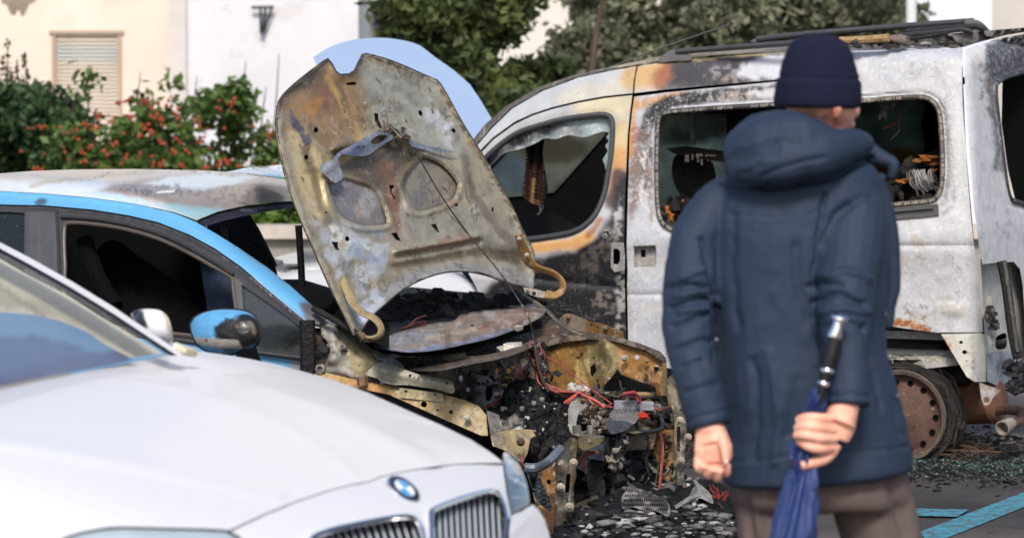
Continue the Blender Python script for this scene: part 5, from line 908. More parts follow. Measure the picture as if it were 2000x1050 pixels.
mb = MB(); mb.sheet([(1060, 664), (1110, 655), (1165, 650), (1200, 656), (1250, 670), (1290, 686), (1302, 700), (1296, 706), (1262, 684), (1200, 666), (1150, 662), (1100, 668), (1070, 676)], (lambda X, Y: fs(X, Y)-rays(X, Y)*.05), Paint(c(90, 80, 74)).add(M_all(), c(150, 136, 120), .8, 6, .05, 1.6, .08), step=4, thick=.04)
mb.sheet([(1294, 706), (1302, 702), (1303, 772), (1290, 772)], (lambda X, Y: fs(X, Y)-rays(X, Y)*.04), c(130, 110, 74), step=5, thick=.04)
mb.build('wing_flange', MT['burnt'], iw)
mb = MB(); mb.sheet([(1150, 700), (1320, 720), (1330, 820), (1140, 820)], dsurf((1150, 720, 14.0), (1320, 720, 13.7), (1200, 800, 13.9)), c(8, 8, 8), step=16, thick=.01); mb.build('dark_gap_backing', MT['char'], blue)  # black sheet added behind the inner wing so the gap stays dark
mb = MB(); jc = [c(34, 29, 24), c(74, 58, 34), c(44, 41, 38), c(20, 20, 22), c(16, 16, 16), c(92, 72, 40), c(24, 22, 21), c(30, 26, 23), c(88, 84, 78)]
JR = [(1010, 690), (1060, 680), (1110, 760), (1300, 770), (1318, 960), (1200, 970), (1130, 940), (1050, 900), (1060, 800), (970, 780), (930, 730)]
k = 0
while k < 270:
    x, y = RNG.uniform(930, 1320), RNG.uniform(690, 970)
    if not inside(np.array([x]), np.array([y]), JR)[0]: continue
    k += 1; Y0 = 13.35-(y-700)*.0022+(x-1000)*.0009+RNG.uniform(-.1, .1); L_ = RNG.uniform(5, 16); a_ = RNG.uniform(0, 3.14); o2 = [(x+math.cos(a_+t)*L_*RNG.uniform(.4, 1), y+math.sin(a_+t)*L_*RNG.uniform(.3, .8)) for t in (0, 1.1, 2.2, 3.3, 4.4, 5.4)]
    if k % 2: mb.sheet(o2, dsurf((x, y, Y0), (x+20, y, Y0+RNG.normal()*.05), (x, y+20, Y0-.06)), random.choice(jc), step=4, thick=.008, disp=lambda X, Y: .03*fbm(X*.1, Y*.1))
    else: mb.tpx([(x, y, Y0), (x+RNG.normal()*12, y+RNG.normal()*10, Y0-.02), (x+RNG.normal()*26, y+RNG.normal()*18, Y0)], RNG.uniform(.003, .01), 6, random.choice(jc[:5]), 4)
mb.build('burnt_fragments', MT['burnt'], blue, kind='stuff')
mb = MB(); mb.sheet([(1040, 655), (1080, 620), (1120, 640), (1180, 655), (1200, 660), (1120, 668), (1060, 680)], dsurf((1040, 655, 14.1), (1200, 660, 13.9), (1100, 620, 14.3)), Paint(c(60, 46, 30)).add(M_all(), c(110, 84, 44), .8, 8, .03, 1, .06), step=6, thick=.02)
mb.build('bay_corner', MT['burnt'], blue)
mb = MB(); mb.sheet([(1092, 622), (1104, 612), (1118, 613), (1150, 626), (1185, 634), (1218, 648), (1218, 660), (1180, 655), (1150, 648), (1110, 642), (1100, 636)], dsurf((1095, 620, 13.95), (1218, 650, 13.6), (1100, 640, 13.95)), Paint(c(190, 176, 156)).add(M_poly([(1145, 620), (1225, 645), (1225, 665), (1145, 650)], 5), c(170, 120, 66), .9, 3), [ell(1155, 634, 2.2, 2.4), ell(1168, 639, 1.5, 3), ell(1205, 650, 2, 2)], step=4, thick=.02)
mb.bolt(1111, 619, 13.9, .015, c(150, 104, 64)).bolt(1181, 641, 13.68, .013, c(120, 100, 80)); mb.build('wing_bracket', MT['burnt'], blue)
mb = MB(); mb.tpx([(1020, 575, 14.0), (1060, 600, 13.9), (1100, 635, 13.85), (1140, 655, 13.8)], .012, 6, c(96, 88, 76), 3, flat=.5); mb.build('drain_channel', MT['burnt'], blue)
# radiator support: two bolted posts, cross members
def post(outl, surf, holes, bolts, col, Y):
    mb = MB(); mb.sheet(outl, surf, Paint(col).edge(outl, 5).add(M_line([(outl[0][0]+14, outl[0][1]), (outl[0][0]-8, outl[-1][1]+80)], 7), c(150, 104, 52), .5, 6, .05).add(M_all(), c(170, 160, 140), .7, 6, .05, 1.3, .06).add(M_all(), c(56, 48, 38), .7, 6, .05, 1.8, .08).add(M_all(), c(176, 120, 56), .6, 6, .05, 2.2, .05), holes, step=4, thick=.03, disp=lambda X, Y_: .01*fbm(X*.08, Y_*.05), back=c(50, 42, 32))
    for x, y in bolts: mb.bolt(x, y, Y, .018, c(200, 186, 164))
    return mb
P1 = [(1118, 848), (1150, 850), (1156, 862), (1128, 870), (1124, 900), (1126, 930), (1120, 950), (1122, 990), (1118, 1010), (1100, 1020), (1120, 1060), (1085, 1060), (1082, 1020), (1084, 990), (1086, 950), (1084, 915), (1090, 885), (1098, 868)]
post(P1, dsurf((1090, 860, 12.25), (1150, 860, 12.4), (1090, 1040, 12.2)), [[(1106, 925), (1114, 924), (1112, 960), (1104, 962)], ell(1094, 940, 3, 3)], [(1093, 904), (1120, 902), (1095, 950), (1112, 988)], c(94, 88, 78), 12.2).build('radiator_support_post', MT['burnt'], blue)
P2 = [(1314, 730), (1324, 745), (1336, 790), (1342, 840), (1338, 880), (1336, 930), (1346, 960), (1350, 972), (1330, 975), (1320, 940), (1316, 880), (1318, 820), (1308, 780), (1300, 740)]
post(P2, dsurf((1310, 740, 13.2), (1345, 740, 13.25), (1310, 960, 13.1)), [[(1322, 832), (1329, 832), (1328, 882), (1322, 880)], ell(1330, 800, 2, 3)], [(1328, 820), (1344, 853), (1330, 898)], c(98, 92, 76), 13.1).build('radiator_support_post', MT['burnt'], blue)
mb = MB(); mb.sheet([(1272, 838), (1318, 838), (1316, 880), (1320, 940), (1332, 972), (1300, 960), (1286, 962), (1284, 900), (1276, 880)], dsurf((1272, 840, 13.25), (1320, 840, 13.22), (1280, 960, 13.2)), Paint(c(168, 120, 58)).add(M_blob(1312, 880, 8, 50), c(120, 104, 60), .8, 6).add(M_all(), c(120, 80, 34), .7, 6, .04, 1.6, .06), [ell(1297, 915, 4, 6), ell(1298, 850, 3, 5), ell(1317, 961, 4, 3)], step=4, thick=.02, disp=lambda X, Y: .02*fbm(X*.05, Y*.03)); mb.build('chassis_leg', MT['burnt'], blue, label='ochre heat stained chassis leg')
mb = MB(); mb.sheet([(1168, 832), (1215, 822), (1225, 818), (1278, 822), (1282, 850), (1275, 876), (1210, 880), (1205, 842)], dsurf((1170, 835, 12.9), (1280, 830, 13.1), (1200, 880, 12.9)), Paint(c(104, 92, 66)).add(M_all(), c(60, 48, 32), .8, 6, .05, 1, .06), [ell(1265, 856, 3, 4), ell(1225, 868, 3, 3)], step=4, thick=.02, disp=lambda X, Y: .02*fbm(X*.06, Y*.06))
mb.sheet([(1205, 842), (1212, 830), (1240, 824), (1282, 824), (1262, 842), (1240, 846)], dsurf((1205, 843, 12.8), (1280, 825, 13.2), (1240, 846, 12.82)), c(140, 134, 104), step=4, thick=.01)
mb.sheet([(1115, 847), (1122, 845), (1178, 850), (1182, 853), (1170, 856), (1130, 852)], dsurf((1115, 847, 12.3), (1180, 852, 12.6), (1130, 858, 12.25)), c(112, 104, 92), step=5, thick=.008); mb.sheet([(1130, 853), (1180, 856), (1170, 868), (1140, 880), (1130, 872)], dsurf((1130, 853, 12.3), (1180, 856, 12.55), (1130, 880, 12.3)), c(150, 130, 84), step=4, thick=.01)
mb.build('cross_member', MT['burnt'], blue)
for pts_, r_, cc_, sm_ in (([(1215, 797, 13.2), (1270, 800, 13.3), (1316, 800, 13.25)], .013, c(78, 78, 80), 2), ([(1175, 769, 13.5), (1280, 770, 13.4)], .01, c(150, 130, 90), 2), ([(1190, 776, 13.5), (1290, 776, 13.4)], .02, c(20, 20, 20), 2), ([(1024, 912, 12.2), (1050, 912, 12.2), (1074, 898, 12.15), (1095, 875, 12.2)], .017, c(90, 98, 110), 4), ([(1232, 802, 13.0), (1252, 840, 12.9), (1292, 836, 12.95), (1290, 810, 13.0)], .009, c(34, 34, 38), 4)):
    mb = MB(); mb.tpx(pts_, r_, 8, cc_, sm_); mb.build('bay_pipe', MT['plastic'], blue)
mb = MB(); mb.sheet([(1300, 740), (1322, 760), (1330, 830), (1310, 830), (1306, 800)], dsurf((1300, 740, 13.4), (1330, 760, 13.4), (1310, 830, 13.3)), c(120, 100, 62), step=5, thick=.01); mb.build('side_plate', MT['burnt'], blue)

# near lower structure (beside the white saloon lamp)
mb = MB(); mb.sheet([(958, 852), (975, 842), (1000, 838), (1040, 838), (1046, 850), (1036, 856), (1030, 885), (1020, 905), (990, 880), (962, 870)], dsurf((960, 850, 12.3), (1040, 850, 12.35), (990, 900, 12.25)), Paint(c(150, 132, 90)).add(M_all(), c(110, 104, 92), .8, 6, .05, 1, .06), step=4, thick=.02, disp=lambda X, Y: .03*fbm(X*.06, Y*.06)); mb.bolt(1017, 862, 12.2, .02, c(80, 56, 36))
mb.sheet([(1046, 905), (1084, 900), (1086, 960), (1080, 1050), (1060, 1050), (1040, 960)], dsurf((1046, 905, 12.5), (1084, 900, 12.45), (1060, 1050, 12.4)), Paint(c(146, 100, 46)).add(M_all(), c(70, 52, 34), .8, 6, .05, 1, .06), [ell(1072, 940, 4, 5), ell(1070, 970, 3, 3)], step=4, thick=.02, disp=lambda X, Y: .03*fbm(X*.06, Y*.06))
mb.sheet([(1028, 920), (1050, 918), (1062, 950), (1078, 985), (1076, 1000), (1050, 980), (1036, 950)], dsurf((1028, 920, 12.25), (1078, 920, 12.2), (1050, 1000, 12.2)), c(74, 84, 92), step=5, thick=.01, disp=lambda X, Y: .05*np.sin(X*.3))
mb.sheet([(950, 800), (975, 810), (990, 870), (960, 860)], dsurf((950, 800, 12.4), (990, 810, 12.4), (960, 860, 12.35)), c(60, 56, 52), step=6, thick=.02)
mb.build('front_bracket', MT['burnt'], blue)
# engine remains: melted black mass with metal bits
mb = MB()
def pile(mb, n, poly, Yf, smin, smax_, cols, sq=(1, 1, 1)):
    q = np.array(poly); x0, y0 = q.min(0); x1, y1 = q.max(0); k = 0
    while k < n:
        x, y = RNG.uniform(x0, x1), RNG.uniform(y0, y1)
        if not inside(np.array([x]), np.array([y]), poly)[0]: continue
        mb.rock(P(x, y, Yf(x, y)+RNG.uniform(-.05, .05)), RNG.uniform(smin, smax_, 3)*np.array(sq), random.choice(cols), 2 if smax_ > .03 else 1, .6); k += 1
dks = [c(9, 9, 11), c(13, 13, 16), c(20, 21, 26), c(12, 12, 13), c(30, 32, 40)]
ENG = [(985, 800), (1000, 765), (1025, 750), (1060, 752), (1080, 775), (1110, 790), (1115, 830), (1105, 870), (1070, 890), (1000, 880), (960, 850), (960, 815)]
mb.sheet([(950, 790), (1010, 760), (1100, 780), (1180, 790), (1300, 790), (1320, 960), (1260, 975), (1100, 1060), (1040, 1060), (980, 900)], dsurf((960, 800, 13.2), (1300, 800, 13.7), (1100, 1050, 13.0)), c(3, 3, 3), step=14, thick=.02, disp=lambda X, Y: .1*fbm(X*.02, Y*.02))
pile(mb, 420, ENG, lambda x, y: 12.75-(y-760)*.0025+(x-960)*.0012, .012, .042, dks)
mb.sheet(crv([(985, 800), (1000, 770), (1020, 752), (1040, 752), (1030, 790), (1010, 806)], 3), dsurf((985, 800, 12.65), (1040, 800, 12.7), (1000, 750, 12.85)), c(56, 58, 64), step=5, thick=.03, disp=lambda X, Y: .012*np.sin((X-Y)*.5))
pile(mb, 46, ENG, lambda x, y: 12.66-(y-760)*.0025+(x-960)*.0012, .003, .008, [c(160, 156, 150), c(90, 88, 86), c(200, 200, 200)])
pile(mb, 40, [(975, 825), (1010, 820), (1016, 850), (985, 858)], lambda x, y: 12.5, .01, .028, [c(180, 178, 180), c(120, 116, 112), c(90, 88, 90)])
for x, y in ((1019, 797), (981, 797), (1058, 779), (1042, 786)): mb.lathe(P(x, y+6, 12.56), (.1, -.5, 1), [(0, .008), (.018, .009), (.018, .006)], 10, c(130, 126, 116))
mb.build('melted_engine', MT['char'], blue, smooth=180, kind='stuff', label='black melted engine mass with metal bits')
mb = MB(); mb.sheet(crv([(1118, 780), (1128, 772), (1146, 772), (1150, 790), (1138, 798), (1128, 812), (1122, 850), (1112, 838), (1110, 800)], 3), dsurf((1110, 780, 12.7), (1150, 780, 12.75), (1120, 850, 12.65)), c(150, 148, 144), [ell(1138, 783, 6, 6)], step=4, thick=.03); mb.build('engine_mount', MT['burnt'], blue); mb = MB(); mb.tpx([(1152, 830, 12.9), (1152, 848, 12.9)], .012, 8, c(180, 178, 170), 1); mb.build('stud', MT['burnt'], blue); mb = MB(); mb.tpx([(1126, 830, 12.6), (1127, 846, 12.6)], .016, 8, c(100, 98, 92), 1)
mb.build('stud', MT['burnt'], blue)
mb = MB(); pile(mb, 160, [(1120, 800), (1300, 790), (1310, 830), (1200, 840), (1130, 850)], lambda x, y: 13.1, .01, .03, [c(70, 62, 52), c(44, 40, 36), c(110, 104, 96), c(24, 24, 24), c(90, 70, 40)])
pile(mb, 60, [(1120, 795), (1180, 795), (1180, 850), (1120, 850)], lambda x, y: 13.0, .005, .014, [c(160, 156, 150), c(120, 110, 100)])
mb.sheet(crv([(1192, 806), (1206, 796), (1238, 794), (1254, 800), (1246, 818), (1232, 830), (1196, 832)], 3), dsurf((1192, 806, 12.9), (1254, 800, 12.95), (1200, 832, 12.8)), Paint(c(124, 124, 126)), step=3, thick=.02, disp=lambda X, Y: .009*np.sin(X*.75+Y*.1))
mb.sheet(crv([(1188, 822), (1225, 822), (1232, 832), (1215, 842), (1192, 846)], 3), dsurf((1188, 822, 12.75), (1230, 822, 12.8), (1200, 845, 12.7)), c(64, 68, 78), step=5, thick=.02)
for i in range(7):
    for j in range(24):
        mb.tube([tuple(P(1200+j*3.2+(i % 2)*1.6, 782+i*2.4+(2 if j > 14 else 0), 12.95)), tuple(P(1201.6+j*3.2+(i % 2)*1.6, 783.6+i*2.4+(2 if j > 14 else 0), 12.94))], .0028, 4, c(176, 178, 190))
mb.rock(P(1257, 811, 12.85), (.02, .015, .014), c(180, 44, 36)); mb.build('battery_remains', MT['debris'], blue, kind='stuff')
# lower bay: wheel-arch liner, fan shroud, dark openings
mb = MB(); mb.sheet(crv([(1100, 880), (1150, 868), (1168, 880), (1178, 920), (1182, 960), (1178, 1000), (1160, 1010), (1150, 960), (1140, 920), (1100, 905)], 3), dsurf((1100, 880, 12.7), (1180, 880, 12.8), (1140, 1000, 12.6)), c(30, 30, 34), step=5, thick=.03, disp=lambda X, Y: .03*fbm(X*.05, Y*.03)+.01*np.sin((X+Y)*.35))
mb.sheet([(1120, 985), (1165, 965), (1172, 975), (1120, 998)], dsurf((1120, 985, 12.5), (1170, 965, 12.6), (1120, 998, 12.5)), c(90, 80, 66), step=5, thick=.02)
mb.sheet(crv([(1205, 850), (1212, 850), (1214, 900), (1210, 908), (1200, 890)], 3), dsurf((1205, 850, 12.75), (1214, 850, 12.8), (1205, 900, 12.7)), c(40, 36, 36), step=4, thick=.02)
mb.sheet([(1150, 862), (1178, 866), (1180, 900), (1150, 895)], dsurf((1150, 862, 12.65), (1178, 866, 12.7), (1150, 895, 12.6)), c(60, 64, 76), step=3, thick=.02, disp=lambda X, Y: .006*np.sin((X+Y*.4)*1.1))
pile(mb, 200, [(1120, 900), (1175, 870), (1215, 860), (1210, 960), (1180, 960)], lambda x, y: 12.8, .012, .035, dks+[c(130, 120, 112)])
pile(mb, 16, [(1182, 880), (1205, 870), (1208, 915), (1190, 920)], lambda x, y: 12.7, .006, .018, [c(150, 142, 130)])
mb.tpx([(1268, 860, 13.0), (1262, 900, 13.0), (1268, 930, 13.0)], .006, 6, c(30, 30, 32))
mb.build('fan_shroud', MT['char'], blue, smooth=180, kind='stuff')
# red copper wires
mb = MB(); rc = [c(150, 62, 58), c(116, 44, 40), c(168, 86, 76), c(80, 40, 36), c(50, 34, 32)]
def bundle(pts, n, sp, r=.0035, cols=rc):
    for _ in range(n):
        ph_ = RNG.normal(size=(len(pts), 2))*sp; mb.tpx([(x+a, y+b, Y+RNG.normal()*.01) for (x, y, Y), (a, b) in zip(pts, ph_)], r*RNG.uniform(.6, 1.2), 5, random.choice(cols), 4)
bundle([(1040, 668, 12.85), (1042, 690, 12.8), (1048, 715, 12.8), (1058, 740, 12.78), (1075, 760, 12.75), (1110, 768, 12.75), (1140, 770, 12.75)], 9, 3.2)
bundle([(1046, 670, 12.85), (1060, 690, 12.8), (1062, 715, 12.8), (1060, 738, 12.8)], 6, 3.5)
bundle([(1040, 668, 12.85), (1034, 680, 12.8), (1044, 705, 12.8), (1050, 738, 12.8)], 5, 2.5)
bundle([(1090, 764, 12.75), (1130, 766, 12.72), (1150, 776, 12.72), (1165, 790, 12.72), (1195, 796, 12.8)], 5, 2.2)
bundle([(1060, 690, 12.8), (1100, 720, 12.85), (1150, 755, 12.85), (1195, 788, 12.85)], 2, 1.2, .0025)
bundle([(1130, 766, 12.72), (1118, 776, 12.7), (1106, 784, 12.7)], 3, 1.5, .005, [c(196, 86, 62)])
bundle([(1130, 768, 12.72), (1160, 780, 12.72), (1180, 795, 12.72)], 3, 1.2, .004, [c(196, 86, 72)])
bundle([(1220, 770, 12.9), (1236, 766, 12.9), (1246, 774, 12.9), (1248, 786, 12.9)], 9, 1.8, .004, [c(150, 40, 52), c(120, 36, 44)])
bundle([(1262, 790, 12.95), (1290, 800, 12.95), (1308, 795, 12.95)], 2, 1.5, .003)
bundle([(1290, 842, 13.05), (1294, 880, 13.02), (1290, 930, 13.0), (1286, 966, 12.98)], 4, .8, .0045, [c(176, 84, 78), c(150, 70, 60)])
bundle([(1286, 840, 13.0), (1288, 890, 13.0), (1280, 945, 13.0)], 1, .5, .003, [c(60, 50, 46)])
bundle([(952, 795, 12.6), (975, 780, 12.7), (1000, 772, 12.9)], 5, 2, .0035, [c(120, 36, 36)])
bundle([(1010, 735, 13.3), (1020, 760, 13.2), (1015, 715, 13.3)], 8, 6, .003, [c(90, 34, 32), c(60, 30, 28)])
bundle([(1140, 888, 12.5), (1150, 884, 12.5), (1170, 886, 12.5)], 6, 3, .003, [c(110, 60, 48)])
bundle([(1145, 890, 12.48), (1140, 900, 12.48), (1146, 912, 12.48)], 3, 3, .0022, [c(150, 50, 44)])
bundle([(1021, 885, 12.15), (1018, 900, 12.15), (1024, 908, 12.15)], 3, 1, .003, [c(150, 70, 60)])
mb.build('wiring', MT['rubber'], blue, kind='stuff', label='tangle of bare red copper coloured wires')
mb = MB()
for _ in range(120):
    t = RNG.random(); mb.rock(P(1044+t*14+RNG.normal()*3, 668+t*55, 12.78), RNG.uniform(.004, .012, 3), random.choice([c(24, 24, 26), c(60, 58, 60), c(120, 120, 124)]), 1, .5)
mb.tpx([(1044, 672, 12.77), (1050, 710, 12.76), (1058, 738, 12.76), (1072, 765, 12.74)], .008, 6, c(70, 54, 48), 3); mb.build('loom', MT['char'], blue, smooth=180, kind='stuff')
mb = MB()
for _ in range(26): mb.rock(P(RNG.uniform(1112, 1148), 762+RNG.normal()*3, 12.95), RNG.uniform(.008, .018, 3), c(206, 196, 188), 1, .5)
mb.build('ash_lumps', MT['debris'], blue, kind='stuff')
# wheels of the blue car (far below, mostly hidden)
for u, v in ((-2.2, .12), (.25, .12), (.25, 1.35), (-2.2, 1.35)):
    mb = MB(); ce = BF.w(u, v, .25); ax = Vector((-LT[0], -LT[1], 0)); mb.lathe(ce-ax*.09, ax, [(0, .16), (.005, .24), (.03, .25), (.15, .25), (.175, .24), (.18, .17), (.15, .16), (.15, .05), (.16, 0.01)], 32, c(30, 29, 29)); mb.build('wheel', MT['char'], blue)
mb = MB(); pts = [BF.w(-2.9, .1, .24), BF.w(.75, .2, .24), BF.w(.75, 1.3, .24), BF.w(-2.9, 1.4, .24)]; mb.add([tuple(p) for p in pts]+[tuple(p-Vector((0, 0, .06))) for p in pts], [(0, 1, 2, 3), (7, 6, 5, 4), (0, 4, 5, 1), (1, 5, 6, 2), (2, 6, 7, 3), (3, 7, 4, 0)], c(20, 20, 20)); mb.build('underbody', MT['char'], blue)
o = MB(); o.sheet([(305, 375), (316, 372), (338, 371), (343, 368), (340, 376), (318, 377), (308, 378)], dsurf((305, 375, 12.95), (340, 375, 12.9), (320, 368, 13.05)), c(214, 216, 214), step=4, thick=.006); o.build('metal_fragment', MT['ash'], None, label='small bent pale metal fragment lying on the blue car roof', category='fragment')
# ============================================================ WHITE SALOON in the foreground (faces right and towards the camera)
WF = Frame(-.29, 7.37, H, LT)
def f_w(u, v, z):
    hood = z-(.765-.27*u-.05*u*u-.030*(v/.75)**2-.035*(np.clip(-v, 0, 2)/.85)**6)
    side = np.abs(v)-.93-.12*np.clip(.6-z, -1, 1)*0+.10*np.clip(u, 0, 9)**2
    nose = (u-.045+.05*(v/.7)**2)*.72+(z-.745)*.69
    face = (u-.135+.07*(v/.75)**2)*.96+(z-.66)*.28
    return smax(smax(smax(hood, side, .07), nose, .05), face, .05)
WS = isurf(WF, f_w, 5.4, 9.6)
def WI(d): return isurf(WF, lambda u, v, z: f_w(u, v, z)+d, 5.4, 9.8)
wc = thing('white_car', 'white saloon car with twin kidney grille and round emblem in the foreground', 'car', tuple(WF.w(-1, 0, 0)))
wcol = c(232, 232, 236, .74)
def crease(X, Y):
    a = segd(X, Y, [(270, 700), (330, 708), (480, 742), (620, 790), (720, 836), (800, 880), (850, 906)]); s = sst(250, 420, X)*sst(930, 860, X)
    d = .026*np.exp(-(a/18)**2)*s - .004*np.exp(-(((a-34)*(Y < 700+(X-270)*.35))/26)**2)*0
    b = segd(X, Y, [(150, 728), (300, 748), (430, 780), (560, 832), (640, 880), (700, 935)]); d += .015*np.exp(-(b/11)**2)*sst(0, 200, X)
    e = segd(X, Y, [(-100, 850), (60, 868), (260, 905), (420, 940), (545, 968)]); d += .018*np.exp(-(e/15)**2)
    return d
HOODP = [(-500, 815), (-160, 785), (0, 759), (150, 728), (260, 706), (330, 692), (352, 688), (385, 685), (430, 691), (480, 699), (540, 711), (600, 727), (660, 745), (720, 767), (790, 798), (860, 829), (920, 858), (960, 884), (984, 903), (940, 903), (890, 905), (840, 911), (790, 919), (745, 929), (718, 940), (690, 944), (640, 957), (580, 977), (520, 1001), (470, 1024), (448, 1034), (400, 1032), (320, 1030), (240, 1028), (190, 1032), (130, 1046), (60, 1075), (-160, 1130), (-360, 1200), (-560, 1160)]
HSF = isurf(WF, lambda u, v, z: smax(z-(.765-.27*u-.05*u*u-.030*(v/.75)**2-.035*(np.clip(-v, 0, 2)/.85)**6), -v-.93, .07), 5.4, 10.5)
mb = MB(); mb.sheet(HOODP, HSF, wcol, step=8, thick=.01, disp=crease); mb.build('bonnet', MT['white'], wc, smooth=80)
NOSE = [(450, 1036), (472, 1025.4), (522, 1002.4), (582, 978.4), (642, 958.4), (691, 945.4), (719, 941.4), (746, 930.4), (791, 920.4), (841, 912.4), (890, 906.5), (940, 904.5), (982, 904.5), (984, 925), (990, 965), (998, 1003), (990, 1030), (1000, 1110), (960, 1160), (540, 1190), (500, 1100), (484, 1062)]
KR = crv([(843, 1030), (842, 1003), (848, 994), (880, 980), (920, 967), (955, 959), (970, 962), (981, 980), (988, 1008), (986, 1040), (975, 1090), (955, 1130), (900, 1150), (860, 1130), (846, 1080)], 4)
KL = crv([(606, 1056), (640, 1037), (700, 1023), (760, 1012), (798, 1009), (813, 1017), (824, 1038), (828, 1070), (824, 1120), (800, 1160), (700, 1185), (640, 1160), (612, 1100)], 4)
mb = MB(); mb.sheet(NOSE, WS, wcol, [KR, KL], step=7, thick=.01, disp=lambda X, Y: .010*np.exp(-((segd(X, Y, KR+[KR[0]]))/9)**2)+.010*np.exp(-((segd(X, Y, KL+[KL[0]]))/9)**2)); mb.build('front_panel', MT['white'], wc, smooth=70)
mb = MB(); mb.sheet([(440, 1030), (520, 998), (640, 953), (740, 925), (840, 906), (985, 900), (1000, 1000), (1000, 1100), (900, 1180), (520, 1210), (440, 1100)], WI(.05), c(12, 12, 14), step=16, thick=.01); mb.build('grille_backing', MT['black'], wc)
for K, nm, sl, n_, x0, x1 in ((KR, 'kidney_grille', 3, 11, 852, 980), (KL, 'kidney_grille', 26, 13, 625, 822)):
    t = MB(); q = dense(K, 8); ring(t, q, WI(-.008), .007, c(220, 220, 225)); ring(t, dense([(x*.965+np.mean([k[0] for k in K])*.035, y*.965+np.mean([k[1] for k in K])*.035) for x, y in K], 8), WI(.004), .005, c(220, 220, 225)); g = t.build(nm, MT['chrome'], wc)
    mb = MB()
    for i in range(n_):
        xx = x0+(i+.5)*(x1-x0)/n_; pts = []
        for yy in np.linspace(955, 1185, 60):
            xs = xx+sl*(yy-1010)/60*(1-.3*(xx-x0)/(x1-x0)) if nm and sl > 10 else xx+sl*(yy-1010)/60
            if inside(np.array([xs]), np.array([yy]), K)[0]: pts.append((xs, yy))
        if len(pts) > 3:
            A = np.array(pts); p = WI(.015)(A[:, 0], A[:, 1]); mb.tube([tuple(a) for a in p[::3]], .0034, 6, c(170, 178, 188), flat=.6)
    mb.build('grille_slats', MT['lens'], g)
# emblem: chrome rim, dark ring with letters, blue and white quarters
ec = WS(np.array([786.]), np.array([958.]))[0]; nn = np.array([H[0]*.62-.05, H[1]*.62-.10, .74]); nn /= np.linalg.norm(nn)
ea = np.array([LT[0], LT[1], 0.]); ea -= nn*(ea@nn); ea /= np.linalg.norm(ea); eb = np.cross(nn, ea); ec = ec+nn*.004
mb = MB(); mb.lathe(ec, nn, [(-.006, .041), (.003, .041), (.005, .0385), (.003, .0375)], 40, c(200, 200, 205)); em = mb.build('emblem', MT['chrome'], wc, label='round emblem with blue and white quarters')
mb = MB()
def ringd(r0, r1, a0, a1, col, h):
    n_ = 12; V = []
    for i in range(n_+1):
        a = a0+(a1-a0)*i/n_
        for r in (r0, r1): V.append(ec+nn*h+(ea*math.cos(a)+eb*math.sin(a))*r)
    mb.add(V, [(2*i, 2*i+1, 2*i+3, 2*i+2) for i in range(n_)], col)
for k in range(4):
    ringd(.0255, .038, k*math.pi/2, (k+1)*math.pi/2, c(20, 28, 50), .0048); ringd(0.0005, .0245, k*math.pi/2, (k+1)*math.pi/2, c(70, 160, 225) if k % 2 == 0 else c(235, 238, 242), .0056); ringd(.0243, .0262, k*math.pi/2, (k+1)*math.pi/2, c(190, 195, 200), .0060)
mb.build('emblem_disc', MT['lens'], em, smooth=0)
from mathutils import Matrix
for ch_, an in (('B', 128), ('M', 90), ('W', 52)):
    cu = bpy.data.curves.new('letter', 'FONT'); cu.body = ch_; cu.size = .013; cu.extrude = .0003; cu.align_x = 'CENTER'; cu.align_y = 'CENTER'
    to = bpy.data.objects.new('tmp', cu); COL.objects.link(to); dg = bpy.context.evaluated_depsgraph_get(); me = bpy.data.meshes.new_from_object(to.evaluated_get(dg)); bpy.data.objects.remove(to)
    a = math.radians(an); sx = -ea; sy = -eb
    if sy[2] < 0: sy = -sy
    rgt = np.cross(sy, nn); up_ = sy; a_ = math.radians(90-an); U = up_*math.cos(a_)+rgt*math.sin(a_); R = np.cross(U, nn); o_ = ec+nn*.0065+U*.0318
    me.transform(Matrix(((R[0], U[0], nn[0], o_[0]-em['_o'][0]), (R[1], U[1], nn[1], o_[1]-em['_o'][1]), (R[2], U[2], nn[2], o_[2]-em['_o'][2]), (0, 0, 0, 1))))
    me.materials.clear(); me.materials.append(MT['chrome']); lo = bpy.data.objects.new('letter', me); COL.objects.link(lo); lo.parent = em
# headlamps
def lamp(outl, pnt, Kz):
    mb = MB(); mb.sheet(outl, WI(-.002), pnt, step=4, thick=.01, disp=lambda X, Y: .012*(1-np.exp(-segd(X, Y, outl+[outl[0]])/8))); return mb.build('headlamp', MT['lens'], wc, smooth=60)
LR = crv([(984, 882), (1000, 890), (1014, 906), (1026, 934), (1033, 965), (1033, 985), (1016, 996), (1000, 1003), (994, 975), (989, 940), (985, 910)], 4)
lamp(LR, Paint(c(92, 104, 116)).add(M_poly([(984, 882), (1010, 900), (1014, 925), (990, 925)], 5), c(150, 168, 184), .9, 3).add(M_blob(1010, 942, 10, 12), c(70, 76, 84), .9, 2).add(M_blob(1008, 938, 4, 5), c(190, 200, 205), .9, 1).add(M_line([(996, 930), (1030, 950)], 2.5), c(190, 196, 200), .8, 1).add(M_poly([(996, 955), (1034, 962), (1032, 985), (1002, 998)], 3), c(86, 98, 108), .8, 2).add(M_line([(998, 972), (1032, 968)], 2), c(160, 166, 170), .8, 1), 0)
LL = [(100, 1064), (130, 1051), (160, 1042), (200, 1035), (240, 1032), (320, 1034), (400, 1036), (440, 1038), (462, 1050), (484, 1066), (500, 1110), (420, 1140), (200, 1120), (110, 1100)]
lamp(LL, Paint(c(186, 200, 206)).add(M_blob(250, 1080, 50, 22), c(90, 98, 104), .9, 3).add(M_blob(390, 1080, 50, 22), c(90, 98, 104), .9, 3), 0)
